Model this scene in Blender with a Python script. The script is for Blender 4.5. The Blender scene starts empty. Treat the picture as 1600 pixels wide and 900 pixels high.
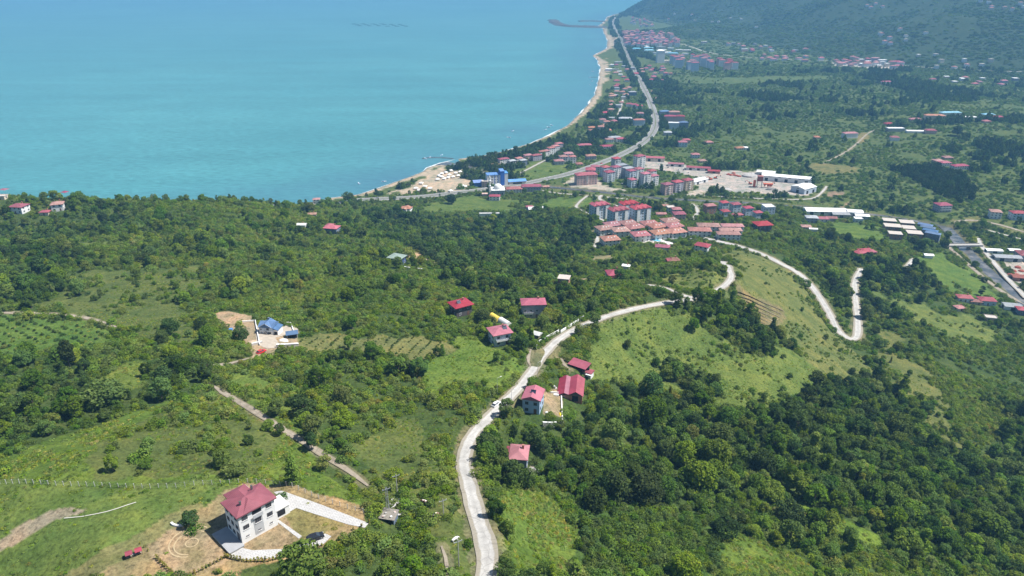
import bpy, bmesh, math, random
import numpy as np
from mathutils import Vector, Matrix
from mathutils.geometry import delaunay_2d_cdt
R = math.radians
rng = np.random.default_rng(7)
random.seed(7)
sc = bpy.context.scene
COL = sc.collection

# ------------------------------------------------------------------ camera geometry (drone 300 m above the sea)
CAMZ, PITCH, FPX = 300.0, R(24.0), 1142.0
cp, sp = math.cos(PITCH), math.sin(PITCH)

def ray(px, py):
    X = (np.asarray(px, float) - 800) / FPX
    Y = (450 - np.asarray(py, float)) / FPX
    return X, cp + Y * sp, -sp + Y * cp

def pix2z(px, py, z):                      # point where the sight line meets height z
    dx, dy, dz = ray(px, py)
    t = (np.asarray(z, float) - CAMZ) / dz
    return dx * t, dy * t

def to_pix(x, y, z):
    x, y, z = np.asarray(x, float), np.asarray(y, float), np.asarray(z, float) - CAMZ
    f = y * cp - z * sp
    u = y * sp + z * cp
    f = np.where(f < 1, 1, f)
    return 800 + FPX * x / f, 450 - FPX * u / f

# ------------------------------------------------------------------ smooth noise
def _h(ix, iy, s):
    n = (ix * 374761393 + iy * 668265263 + s * 974634777) & 0xffffffff
    n = ((n ^ (n >> 13)) * 1274126177) & 0xffffffff
    return ((n ^ (n >> 16)) & 0xffff) / 65535.0

def vnoise(x, y, scale, seed=0):
    x = np.asarray(x, float) / scale; y = np.asarray(y, float) / scale
    ix = np.floor(x).astype(np.int64); iy = np.floor(y).astype(np.int64)
    fx = x - ix; fy = y - iy
    fx = fx * fx * (3 - 2 * fx); fy = fy * fy * (3 - 2 * fy)
    a = _h(ix, iy, seed); b = _h(ix + 1, iy, seed); c = _h(ix, iy + 1, seed); d = _h(ix + 1, iy + 1, seed)
    return (a * (1 - fx) + b * fx) * (1 - fy) + (c * (1 - fx) + d * fx) * fy

def fbm(x, y, scale, seed=0, o=3):
    s = 0; w = 0; a = 1.0
    for k in range(o):
        s = s + a * vnoise(x, y, scale / 2 ** k, seed + 17 * k); w += a; a *= .5
    return s / w

# ------------------------------------------------------------------ terrain heights: surveyed spots, then a smooth surface through them
CTRL = [
 (0,312,112),(60,312,110),(150,316,105),(250,316,98),(330,318,88),(400,320,75),(450,324,55),(490,328,25),
 (0,400,118),(100,380,115),(250,390,112),(150,470,130),(270,510,139),(50,520,138),(0,600,149),(100,650,152),
 (230,690,160),(50,750,163),(388,800,168),(40,850,161),(20,890,159),(150,830,166),(250,870,168),(500,860,167),
 (570,800,165),(620,790,163),(450,680,158),(550,740,160),(640,840,164),(700,880,166),(440,600,148),(600,640,147),
 (680,700,152),(600,540,139),(500,540,140),(420,520,141),(700,540,136),(740,580,138),(660,600,142),(757,890,167),
 (745,800,162),(722,715,154),(765,650,146),(800,615,142),(850,548,136),(930,500,130),(985,482,127),(1085,465,120),
 (1140,432,112),(1128,412,106),(500,470,128),(400,440,120),(300,430,122),(600,470,126),(720,487,130),(781,530,133),
 (833,487,124),(880,445,108),(960,435,92),(1050,410,88),(1080,440,112),(1097,390,72),(950,378,60),(1035,385,70),
 (1000,370,62),(1057,350,55),(1130,372,62),(936,338,38),(1000,342,40),(890,340,34),(850,340,30),(850,380,52),
 (800,360,42),(800,400,70),(720,400,70),(700,440,108),(760,450,108),(620,410,106),(560,400,100),(640,360,46),
 (519,362,80),(560,340,45),(640,332,16),(700,320,12),(480,360,82),(400,370,96),(600,380,74),(680,380,52),(750,345,24),
 (830,297,8),(915,288,10),(1040,302,12),(1186,292,10),(1255,300,12),(1107,333,28),(1200,335,26),(1290,335,16),
 (1400,355,18),(1449,375,20),(1480,360,13),(1553,338,14),(1600,350,14),(1560,430,14),(1600,460,16),(1500,400,20),
 (1506,468,26),(1540,475,24),(1430,420,32),(1350,398,36),(1250,428,60),(1290,480,54),(1325,532,48),(1340,480,43),
 (1342,425,38),(1250,370,42),(1190,362,50),(1200,400,66),(1170,390,66),(1185,480,95),(1185,430,86),(1215,450,80),
 (1030,540,116),(1180,560,104),(1270,560,84),(1100,620,115),(900,600,128),(880,650,132),(980,680,125),(810,725,136),
 (870,760,140),(800,850,152),(900,870,142),(1000,800,132),(1100,740,120),(1200,680,108),(1250,760,112),(1330,620,80),
 (1400,560,56),(1450,520,42),(1550,530,28),(1590,600,34),(1500,650,58),(1400,700,85),(1590,700,52),(1590,800,68),
 (1500,800,88),(1400,850,108),(1590,890,82),(1200,870,125),(1050,880,138),
 (1300,200,10),(1480,185,25),(1474,260,16),(1100,220,7),(1050,190,6),(1150,130,6),(1500,130,15),(1300,110,14),
 (1600,200,25),(1600,280,18),(1600,120,20),(1000,80,5),(1000,150,5),(970,230,6),(1030,47,6),(1120,70,12),(1300,95,18),(1450,108,22),(1600,112,30),
 (1200,82,14),(1010,11,48),(1040,0,95),(1060,30,26),(1100,0,120),(1100,40,50),(1180,40,52),(1180,0,130),(1300,40,78),(1300,0,158),(1450,50,90),(1450,0,170),(1600,50,105),(1600,0,185),
 (660,285,4),(720,275,4),(560,308,4),(800,250,5),(880,230,5),(940,150,4),(955,60,4),
]
POLAR = [(-36,700,95),(-36,800,55),(-25,800,62),(-25,880,22),(-36,900,12),(-18,900,10),(-55,650,110),(-60,400,130),(-60,200,150),
 (-60,80,165),(0,60,172),(55,60,150),(60,150,110),(60,300,60),(60,600,25),(60,1000,20),(-60,900,10),(-40,120,160),(30,90,150),(0,100,170),
 (55,2000,40),(55,4000,300),(30,4300,300),(20,4500,300),(10,5200,160),(14,4700,220),(40,4200,350),(30,6500,420),(45,6500,420),(60,7000,420),(12,6500,200),(30,9000,420),(12,9000,200)]
cu, cv, cz = [], [], []
for px, py, z in CTRL:
    x, y = pix2z(px, py, z); cu.append(math.atan2(x, y)); cv.append(math.log(math.hypot(x, y))); cz.append(z)
for a, r_, z in POLAR:
    cu.append(R(a)); cv.append(math.log(r_)); cz.append(z)
cu, cv, cz = map(np.array, (cu, cv, cz))
def _tps(d2): return np.where(d2 > 1e-12, d2 * np.log(np.maximum(d2, 1e-12)) * .5, 0)
n = len(cu)
A = np.zeros((n + 3, n + 3))
A[:n, :n] = _tps((cu[:, None] - cu) ** 2 + (cv[:, None] - cv) ** 2) + np.eye(n) * 2e-5
P = np.stack([np.ones(n), cu, cv], 1); A[:n, n:] = P; A[n:, :n] = P.T
W = np.linalg.solve(A, np.concatenate([cz, [0, 0, 0]]))
def tps(u, v):
    out = np.empty(u.shape)
    for i in range(0, len(u), 40000):
        a, b = u[i:i + 40000], v[i:i + 40000]
        out[i:i + 40000] = _tps((a[:, None] - cu) ** 2 + (b[:, None] - cv) ** 2) @ W[:n] + W[n] + W[n + 1] * a + W[n + 2] * b
    return out

T0, T1, NT = R(-62), R(62), 690
L0, L1, NL = math.log(45), math.log(8000), 1000
TH = np.linspace(T0, T1, NT); LR = np.linspace(L0, L1, NL)
GU, GV = np.meshgrid(TH, LR, indexing='ij')
GX, GY = np.sin(GU) * np.exp(GV), np.cos(GU) * np.exp(GV)
# coarse solve then bilinear up-sampling keeps this quick
cT, cL = np.linspace(T0, T1, 231), np.linspace(L0, L1, 334)
CU, CV = np.meshgrid(cT, cL, indexing='ij')
CZ = tps(CU.ravel(), CV.ravel()).reshape(CU.shape)
def bil(Z, u, v, nt, nl):
    a = np.clip((u - T0) / (T1 - T0) * (nt - 1), 0, nt - 1.001); b = np.clip((v - L0) / (L1 - L0) * (nl - 1), 0, nl - 1.001)
    i = a.astype(int); j = b.astype(int); a = a - i; b = b - j
    return (Z[i, j] * (1 - a) + Z[i + 1, j] * a) * (1 - b) + (Z[i, j + 1] * (1 - a) + Z[i + 1, j + 1] * a) * b
G = bil(CZ, GU, GV, 231, 334)

# coast
COASTPX = [(490,316),(520,309),(560,304),(600,291),(640,277),(662,268),(668,262),(690,255),(712,249),(750,244),(790,236),(830,224),
 (860,211),(885,197),(903,180),(918,163),(928,150),(934,135),(937,120),(938,105),(933,92),(927,87),(940,80),(948,75),(949,62),(944,52),
 (942,45),(936,40),(944,34),(948,27),(962,22),(985,18)]
coast = [(math.sin(R(a)) * r_, math.cos(R(a)) * r_) for a, r_ in ((-75, 900), (-62, 930), (-50, 930), (-36, 940), (-25, 950), (-20, 960))]
coast += [tuple(map(float, pix2z(a, b, 0))) for a, b in COASTPX]
coast += [(1100, 5150), (1500, 5900), (2500, 7500), (4000, 9000)]
# densify with a gentle wobble
cc = []
for (x0, y0), (x1, y1) in zip(coast, coast[1:]):
    L = math.hypot(x1 - x0, y1 - y0); k = max(1, int(L / 25))
    for q in range(k):
        t = q / k; x = x0 + (x1 - x0) * t; y = y0 + (y1 - y0) * t
        w = (fbm(x, y, 60, 91) - .5) * 10
        cc.append((x + float(w), y + float(w) * .5))
cc.append(coast[-1]); cc = np.array(cc)
LANDPOLY = np.concatenate([cc, [(14000, 9000), (14000, -3000), (-9000, -3000), (-9000, -200)]])
def inpoly(x, y, poly):
    poly = np.asarray(poly, float)
    x = np.asarray(x, float); y = np.asarray(y, float)
    res = np.zeros(x.shape, bool)
    m = (x >= poly[:, 0].min()) & (x <= poly[:, 0].max()) & (y >= poly[:, 1].min()) & (y <= poly[:, 1].max())
    if not m.any(): return res
    xs, ys = x[m], y[m]; c = np.zeros(xs.shape, bool)
    for (x0, y0), (x1, y1) in zip(poly, np.roll(poly, -1, 0)):
        if y0 == y1: continue
        k = (y0 > ys) != (y1 > ys)
        c ^= k & (xs < (x1 - x0) * (ys - y0) / (y1 - y0) + x0)
    res[m] = c
    return res
def segdist(x, y, pts, maxd=1e9):
    """distance to a polyline, with the parameter (index + t) of the nearest spot"""
    x = np.asarray(x, float); y = np.asarray(y, float)
    best = np.full(x.shape, 1e9); par = np.zeros(x.shape)
    for i in range(len(pts) - 1):
        x0, y0 = pts[i][:2]; x1, y1 = pts[i + 1][:2]
        m = (x > min(x0, x1) - maxd) & (x < max(x0, x1) + maxd) & (y > min(y0, y1) - maxd) & (y < max(y0, y1) + maxd)
        if not m.any(): continue
        xs, ys = x[m], y[m]
        L2 = (x1 - x0) ** 2 + (y1 - y0) ** 2 + 1e-9
        t = np.clip(((xs - x0) * (x1 - x0) + (ys - y0) * (y1 - y0)) / L2, 0, 1)
        d = np.hypot(xs - x0 - t * (x1 - x0), ys - y0 - t * (y1 - y0))
        b = best[m]; p = par[m]; k = d < b
        b[k] = d[k]; p[k] = i + t[k]; best[m] = b; par[m] = p
    return best, par
def coast_sd(x, y, maxd=220):
    d, _ = segdist(x, y, cc, maxd)
    return np.where(inpoly(x, y, LANDPOLY), 1, -1) * np.minimum(d, maxd)
SD = coast_sd(GX, GY)
RR = np.exp(GV)
G = G + (fbm(GX, GY, 70, 3) - .5) * np.clip(G / 25, .1, 1) * 7 + (fbm(GX, GY, 14, 5) - .5) * .8 * np.clip(G / 20, .2, 1)
G = G + np.clip((RR - 2300) / 600, 0, 1) * (fbm(GX, GY, 420, 8, 4) - .5) * np.clip(G - 20, 0, 120) * .9
land = np.maximum(G, 1.4 + .4 * fbm(GX, GY, 40, 2))
G = np.where(SD < 0, np.maximum(SD * .05, -6), np.minimum(land, SD * .06 + np.maximum(SD - 40, 0) * .7 + np.where(SD > 215, 1e4, 0)))

def H(x, y):
    x = np.asarray(x, float); y = np.asarray(y, float)
    return bil(G, np.arctan2(x, y), np.log(np.maximum(np.hypot(x, y), 46)), NT, NL)
def cast(px, py):
    """first meeting of sight lines with the ground"""
    px = np.atleast_1d(np.asarray(px, float)); py = np.atleast_1d(np.asarray(py, float))
    dx, dy, dz = ray(px, py)
    t = np.full(px.shape, 60.0); done = np.zeros(px.shape, bool); lo = t.copy()
    for _ in range(900):
        z = CAMZ + dz * t - H(dx * t, dy * t)
        done |= z < 0
        if done.all() or t.max() > 9500: break
        lo = np.where(done, lo, t); t = np.where(done, t, t * 1.006 + .1)
    hi = t.copy()
    for _ in range(24):
        m = (lo + hi) / 2; b = CAMZ + dz * m - H(dx * m, dy * m) < 0
        hi = np.where(b, m, hi); lo = np.where(b, lo, m)
    return dx * hi, dy * hi
def cast1(px, py):
    x, y = cast(px, py); return float(x[0]), float(y[0])
def castpoly(pts):
    x, y = cast([p[0] for p in pts], [p[1] for p in pts]); return np.stack([x, y], 1)
def smooth_line(pts, step=3.0, it=2):
    p = np.asarray(pts, float)
    for _ in range(it):                        # corner cutting
        q = [p[0]]
        for a, b in zip(p, p[1:]): q += [a * .75 + b * .25, a * .25 + b * .75]
        q.append(p[-1]); p = np.array(q)
    s = np.concatenate([[0], np.cumsum(np.hypot(*np.diff(p, axis=0).T))])
    k = max(2, int(s[-1] / step)); t = np.linspace(0, s[-1], k)
    return np.stack([np.interp(t, s, p[:, 0]), np.interp(t, s, p[:, 1])], 1)

# ------------------------------------------------------------------ roads: name, width, surface, pixel course
ROADS = [
 ('hill_road', 5.4, 'concrete', [(752,925),(760,895),(763,865),(745,800),(734,765),(722,715),(736,682),(765,650),(802,615),(832,580),(850,550),(882,522),(930,500),(985,482),(1040,473),(1085,467),(1112,458),(1135,446),(1145,432),(1138,420),(1127,411)], 3),
 ('village_road', 6.6, 'concrete', [(1100,372),(1128,378),(1160,386),(1215,408),(1250,428),(1275,455),(1297,490),(1308,515),(1330,532),(1340,528),(1341,500),(1337,465),(1334,442),(1346,420)], 3),
 ('lower_road', 6.0, 'concrete', [(1410,424),(1420,414),(1428,405)], 3),
 ('side_lane', 3.6, 'concrete', [(1010,446),(1040,451),(1070,460),(1088,466)], 3),
 ('coast_highway', 15.0, 'asphalt', [(430,322),(520,319),(620,312),(700,304),(780,294),(850,282),(900,270),(960,248),(1000,228),(1020,210),(1026,190),(1018,165),(1002,130),(985,100),(973,68),(960,45),(957,35),(962,27)], 12),
 ('dirt_track', 2.3, 'dirt', [(330,602),(380,632),(430,662),(485,697),(545,737),(575,757)], 3),
 ('track_end', 2.0, 'dirt', [(690,858),(697,872),(701,905)], 3),
 ('upper_track', 2.6, 'dirt', [(-30,487),(40,489),(100,491),(150,500),(195,518)], 3),
 ('farm_track', 2.4, 'dirt', [(300,568),(345,570),(390,562)], 3),
 ('yard_lane', 2.6, 'dirt', [(830,546),(824,560),(829,572)], 3),
 ('barn_lane', 2.8, 'dirt', [(877,556),(881,568),(890,582)], 3),
 ('villa_lane', 4.6, 'concrete', [(926,362),(932,368),(934,376),(930,386)], 3),
 ('valley_lane', 4.2, 'concrete', [(842,297),(870,302),(930,306),(990,312),(1060,319),(1090,322),(1130,324),(1200,327)], 5),
 ('bend_lane', 4.6, 'concrete', [(1082,319),(1091,327),(1088,336),(1080,344)], 4),
 ('block_lane', 5.0, 'concrete', [(940,305),(935,310),(945,316),(962,321),(975,325)], 4),
 ('field_lane', 4.0, 'concrete', [(918,306),(905,315),(898,324),(915,332),(945,345)], 4),
 ('plant_lane', 4.0, 'concrete', [(1100,306),(1180,310),(1270,313),(1285,300),(1292,291)], 4),
 ('river_lane', 6.0, 'concrete', [(1528,372),(1535,388),(1548,404),(1572,432),(1605,466)], 4),
 ('bank_lane', 4.0, 'dirt', [(1460,362),(1475,380),(1492,394),(1530,428),(1560,452),(1600,475)], 4),
 ('east_lane', 5.0, 'dirt', [(1490,346),(1520,343),(1560,350),(1605,364)], 4),
 ('canal_lane', 4.0, 'concrete', [(1515,352),(1560,364),(1605,376)], 4),
 ('shore_lane', 5.0, 'concrete', [(957,195),(966,180),(972,162),(975,147)], 6),
 ('inland_road', 8.0, 'concrete', [(965,48),(985,52),(1005,54),(1040,66),(1075,70),(1110,84),(1200,92),(1330,97),(1450,106),(1605,112)], 12),
 ('hamlet_lane', 4.0, 'concrete', [(800,276),(822,266),(848,252),(870,243)], 5),
 ('slope_lane', 3.5, 'dirt', [(1285,256),(1310,244),(1335,228),(1358,206),(1376,200)], 6),
]
ROADW = []
for nm, wd, surf, pts, stp in ROADS:
    ln = smooth_line(castpoly(pts), stp)
    z = H(ln[:, 0], ln[:, 1])
    k = max(3, int(36 / stp)) | 1
    zz = np.convolve(np.pad(z, k // 2, mode='edge'), np.ones(k) / k, mode='valid')
    zz = np.maximum(zz, 2.0)
    if nm == 'coast_highway': zz = zz + 1.2
    ROADW.append((nm, wd, surf, np.column_stack([ln, zz])))
RIVER = np.array(smooth_line(castpoly([(1478,352),(1490,366),(1505,384),(1520,400),(1550,428),(1580,452),(1610,476)]), 6))
CANAL = np.array(smooth_line(castpoly([(706,250),(740,262),(780,282),(815,288),(855,291),(920,297),(1000,307),(1100,313),(1200,318),(1290,326),(1380,336),(1440,345),(1478,352)]), 8))
PADS = []                                        # level building plots: x, y, radius, z
def flatten_all():
    global G
    zr = G.copy()
    for nm, wd, surf, ln in ROADW:
        d, p = segdist(GX, GY, ln, wd / 2 + 14)
        m = d < wd / 2 + 14
        if not m.any(): continue
        rz = np.interp(p[m], np.arange(len(ln)), ln[:, 2]) - .22
        res = np.maximum(1.2, RR[m] * .0045)
        w = np.clip(1 - (d[m] - wd / 2 - res * .9) / (4 + res), 0, 1); w = w * w * (3 - 2 * w)
        zr[m] = zr[m] * (1 - w) + rz * w
    for x, y, r_, z in PADS:
        m = (abs(GX - x) < r_ + 12) & (abs(GY - y) < r_ + 12)
        d = np.hypot(GX[m] - x, GY[m] - y)
        w = np.clip(1 - (d - r_) / 8, 0, 1); w = w * w * (3 - 2 * w)
        zr[m] = zr[m] * (1 - w) + z * w
    for ln, wd, dep in ((RIVER, 15, 2.5), (CANAL, 7, 1.4)):
        d, p = segdist(GX, GY, ln, wd + 12)
        m = d < wd + 12
        w = np.clip(1 - (d[m] - wd / 2) / 8, 0, 1)
        zr[m] = zr[m] - dep * w
    G = zr

# ------------------------------------------------------------------ materials
def new_mat(name):
    m = bpy.data.materials.new(name); m.use_nodes = True
    nt = m.node_tree; nt.nodes.clear()
    out = nt.nodes.new('ShaderNodeOutputMaterial')
    b = nt.nodes.new('ShaderNodeBsdfPrincipled'); b.inputs['Roughness'].default_value = .8
    b.inputs['Specular IOR Level'].default_value = .25
    nt.links.new(b.outputs[0], out.inputs[0])
    return m, nt, b
def N(nt, t, **kw):
    n_ = nt.nodes.new(t)
    for k, v in kw.items(): setattr(n_, k, v)
    return n_
def noise(nt, vec, scale, detail=3, rough=.55):
    n_ = N(nt, 'ShaderNodeTexNoise'); n_.inputs['Scale'].default_value = scale; n_.inputs['Detail'].default_value = detail
    n_.inputs['Roughness'].default_value = rough
    nt.links.new(vec, n_.inputs['Vector']); return n_.outputs['Fac']
def ramp(nt, fac, stops):
    r_ = N(nt, 'ShaderNodeValToRGB'); e = r_.color_ramp.elements
    while len(e) < len(stops): e.new(.5)
    for q, (p, c) in zip(e, stops): q.position = p; q.color = (*c, 1)
    nt.links.new(fac, r_.inputs[0]); return r_.outputs[0]
def mixc(nt, mode, fac, a, b):
    m = N(nt, 'ShaderNodeMix', data_type='RGBA', blend_type=mode)
    for sock, v in ((m.inputs[0], fac), (m.inputs[6], a), (m.inputs[7], b)):
        if hasattr(v, 'links'): nt.links.new(v, sock)
        elif isinstance(v, (int, float)): sock.default_value = v
        else: sock.default_value = (*v, 1)
    return m.outputs[2]
def grey(v): return (v, v, v)
def coord(nt, kind='Object'):
    return N(nt, 'ShaderNodeTexCoord').outputs[kind]
def bump(nt, b, h, strength=.4, dist=.1):
    k = N(nt, 'ShaderNodeBump'); k.inputs['Strength'].default_value = strength; k.inputs['Distance'].default_value = dist
    nt.links.new(h, k.inputs['Height']); nt.links.new(k.outputs[0], b.inputs['Normal'])
_plain = {}
def plain(name, c, rough=.75, var=.18, scale=.6, spec=.25, metal=0):
    """painted / mineral surface with uneven weathering"""
    if name in _plain: return _plain[name]
    m, nt, b = new_mat(name)
    v = coord(nt)
    f = noise(nt, v, scale, 4); g = noise(nt, v, scale * 9, 2)
    k = N(nt, 'ShaderNodeMath', operation='MULTIPLY_ADD'); nt.links.new(g, k.inputs[0]); k.inputs[1].default_value = .4
    nt.links.new(f, k.inputs[2])
    col = ramp(nt, k.outputs[0], [(.35, tuple(x * (1 - var) for x in c)), (.95, tuple(min(1, x * (1 + var * .7)) for x in c))])
    nt.links.new(col, b.inputs['Base Color'])
    b.inputs['Roughness'].default_value = rough; b.inputs['Specular IOR Level'].default_value = spec; b.inputs['Metallic'].default_value = metal
    _plain[name] = m; return m
def per_house(nt, col):
    """no two roofs weather alike"""
    oi = N(nt, 'ShaderNodeObjectInfo'); hs = N(nt, 'ShaderNodeHueSaturation')
    for sk_, lo_, hi_, k_ in (('Hue', .488, .512, 1.0), ('Saturation', .74, 1.02, 7.31), ('Value', .84, 1.24, 3.77)):
        f_ = N(nt, 'ShaderNodeMath', operation='MULTIPLY'); nt.links.new(oi.outputs['Random'], f_.inputs[0]); f_.inputs[1].default_value = k_
        g_ = N(nt, 'ShaderNodeMath', operation='FRACT'); nt.links.new(f_.outputs[0], g_.inputs[0])
        m_ = N(nt, 'ShaderNodeMapRange'); nt.links.new(g_.outputs[0], m_.inputs[0]); m_.inputs[3].default_value = lo_; m_.inputs[4].default_value = hi_; nt.links.new(m_.outputs[0], hs.inputs[sk_])
    nt.links.new(col, hs.inputs['Color']); return hs.outputs[0]
def metal_roof(name, c, axis=0):
    """ribbed sheet roofing: ribs as bump, faded patches"""
    if name in _plain: return _plain[name]
    m, nt, b = new_mat(name); v = coord(nt)
    f = noise(nt, v, .35, 4); g = noise(nt, v, 3.0, 2)
    col = ramp(nt, f, [(.3, tuple(x * .78 for x in c)), (.7, tuple(x * 1.12 for x in c))])
    col = mixc(nt, 'MULTIPLY', .35, col, ramp(nt, g, [(.3, grey(.75)), (.7, grey(1.0))]))
    col = per_house(nt, col)
    nt.links.new(col, b.inputs['Base Color']); b.inputs['Roughness'].default_value = .62; b.inputs['Specular IOR Level'].default_value = .2
    w = N(nt, 'ShaderNodeTexWave', wave_type='BANDS', bands_direction='X' if axis == 0 else 'Y'); w.inputs['Scale'].default_value = 1.1
    nt.links.new(v, w.inputs[0]); bump(nt, b, w.outputs['Fac'], .35, .08)
    _plain[name] = m; return m
def tile_roof(name, c):
    if name in _plain: return _plain[name]
    m, nt, b = new_mat(name); v = coord(nt)
    f = noise(nt, v, .5, 5, .7); g = noise(nt, v, 5.0, 2)
    col = ramp(nt, f, [(.28, tuple(x * .55 for x in c)), (.5, c), (.75, tuple(min(1, x * 1.35 + .02) for x in c))])
    col = mixc(nt, 'MULTIPLY', .6, col, ramp(nt, g, [(.3, grey(.6)), (.7, grey(1.0))]))
    nt.links.new(per_house(nt, col), b.inputs['Base Color'])
    _plain[name] = m; return m

MW = {
 'white': plain('white_render', (.72, .72, .71), .8, .08), 'cream': plain('cream_render', (.62, .55, .43)), 'grey': plain('grey_render', (.42, .43, .44)),
 'blue': plain('pale_blue_render', (.36, .47, .62)), 'brick': plain('raw_brick', (.34, .17, .12), .9), 'dark': plain('dark_cladding', (.10, .09, .09)),
 'concrete': plain('raw_concrete', (.40, .38, .35), .9), 'paleblue': plain('light_blue_render', (.50, .57, .66)), 'navy': plain('navy_cladding', (.06, .10, .22)),
 'pink': plain('pink_render', (.55, .38, .34)), 'slate': plain('slate_cladding', (.14, .18, .25)), 'brightblue': plain('bright_blue_panel', (.05, .16, .55)), 'stone': plain('rubble_stone', (.36, .35, .33), .95, .45, 2.2),
 'tan': plain('tan_render', (.50, .40, .28)), 'lilac': plain('lilac_render', (.40, .38, .44)),
}
MR = {
 'maroon': metal_roof('maroon_sheet', (.30, .030, .066)), 'red': metal_roof('red_sheet', (.31, .042, .068)), 'pinkred': metal_roof('faded_red_sheet', (.37, .10, .14)),
 'slate': metal_roof('slate_blue_sheet', (.075, .15, .29)), 'green': metal_roof('grey_green_sheet', (.22, .30, .25)), 'white': metal_roof('white_sheet', (.78, .78, .76)),
 'salmon': tile_roof('salmon_tiles', (.36, .155, .125)), 'orange': tile_roof('orange_tiles', (.40, .17, .10)), 'rose': tile_roof('rose_tiles', (.38, .14, .14)),
 'slab': plain('bare_slab', (.48, .43, .38)), 'grey': metal_roof('grey_sheet', (.34, .36, .38)), 'blue': metal_roof('blue_sheet', (.07, .22, .55)), 'cyan': metal_roof('cyan_sheet', (.16, .48, .62)),
 'rust': metal_roof('rusty_sheet', (.30, .10, .07)), 'brown': tile_roof('brown_tiles', (.26, .12, .09)),
}
def _glass():
    m, nt, b = new_mat('window_glass'); b.inputs['Base Color'].default_value = (.035, .045, .06, 1)
    b.inputs['Roughness'].default_value = .12; b.inputs['Specular IOR Level'].default_value = .5
    return m
M_GLASS = _glass()
M_FRAME = plain('dark_window_frame', (.12, .11, .11), .5); M_WFRAME = plain('white_window_frame', (.75, .75, .75), .5)
M_TRIM = plain('white_trim', (.76, .76, .75)); M_WOOD = plain('grey_wood', (.22, .18, .14), .9)
M_STEEL = plain('galvanised_steel', (.45, .47, .5), .45, .1, 1, .5, .6)
M_PIPE = plain('dark_metal', (.07, .07, .075), .45)

def M_leaf(name, stops, transl=.35):
    m = bpy.data.materials.new(name); m.use_nodes = True; nt = m.node_tree; nt.nodes.clear()
    out = N(nt, 'ShaderNodeOutputMaterial')
    a = N(nt, 'ShaderNodeAttribute', attribute_type='INSTANCER', attribute_name='tint')
    l = N(nt, 'ShaderNodeAttribute', attribute_type='GEOMETRY', attribute_name='leafvar')
    s = N(nt, 'ShaderNodeMath', operation='MULTIPLY_ADD'); nt.links.new(l.outputs['Fac'], s.inputs[0]); s.inputs[1].default_value = .30
    s2 = N(nt, 'ShaderNodeMath', operation='SUBTRACT'); nt.links.new(a.outputs['Fac'], s2.inputs[0]); s2.inputs[1].default_value = .15
    nt.links.new(s2.outputs[0], s.inputs[2])
    col = ramp(nt, s.outputs[0], stops)
    oi = N(nt, 'ShaderNodeObjectInfo'); hs = N(nt, 'ShaderNodeHueSaturation')
    for sk_, lo_, hi_, k_ in (('Hue', .466, .508, 1.0), ('Saturation', .84, 1.10, 7.31), ('Value', .75, 1.30, 3.77)):
        f_ = N(nt, 'ShaderNodeMath', operation='MULTIPLY'); nt.links.new(oi.outputs['Random'], f_.inputs[0]); f_.inputs[1].default_value = k_
        g_ = N(nt, 'ShaderNodeMath', operation='FRACT'); nt.links.new(f_.outputs[0], g_.inputs[0])
        m_ = N(nt, 'ShaderNodeMapRange'); nt.links.new(g_.outputs[0], m_.inputs[0]); m_.inputs[3].default_value = lo_; m_.inputs[4].default_value = hi_; nt.links.new(m_.outputs[0], hs.inputs[sk_])
    nt.links.new(col, hs.inputs['Color']); col = hs.outputs[0]
    d = N(nt, 'ShaderNodeBsdfDiffuse'); t = N(nt, 'ShaderNodeBsdfTranslucent'); mx = N(nt, 'ShaderNodeMixShader'); mx.inputs[0].default_value = transl
    nt.links.new(col, d.inputs[0])
    tc = mixc(nt, 'MULTIPLY', 1.0, col, (1.0, 1.1, .5)); nt.links.new(tc, t.inputs[0])
    nt.links.new(d.outputs[0], mx.inputs[1]); nt.links.new(t.outputs[0], mx.inputs[2]); nt.links.new(mx.outputs[0], out.inputs[0])
    return m
LEAFSTOPS = [(0, (.034, .062, .022)), (.22, (.058, .112, .026)), (.42, (.100, .182, .030)), (.6, (.150, .240, .036)), (.78, (.205, .280, .045)), (.9, (.30, .30, .06)), (1, (.34, .31, .09))]
M_LEAF = M_leaf('foliage', LEAFSTOPS)
M_BARK = plain('bark', (.16, .13, .10), .95, .3, 2)

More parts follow.
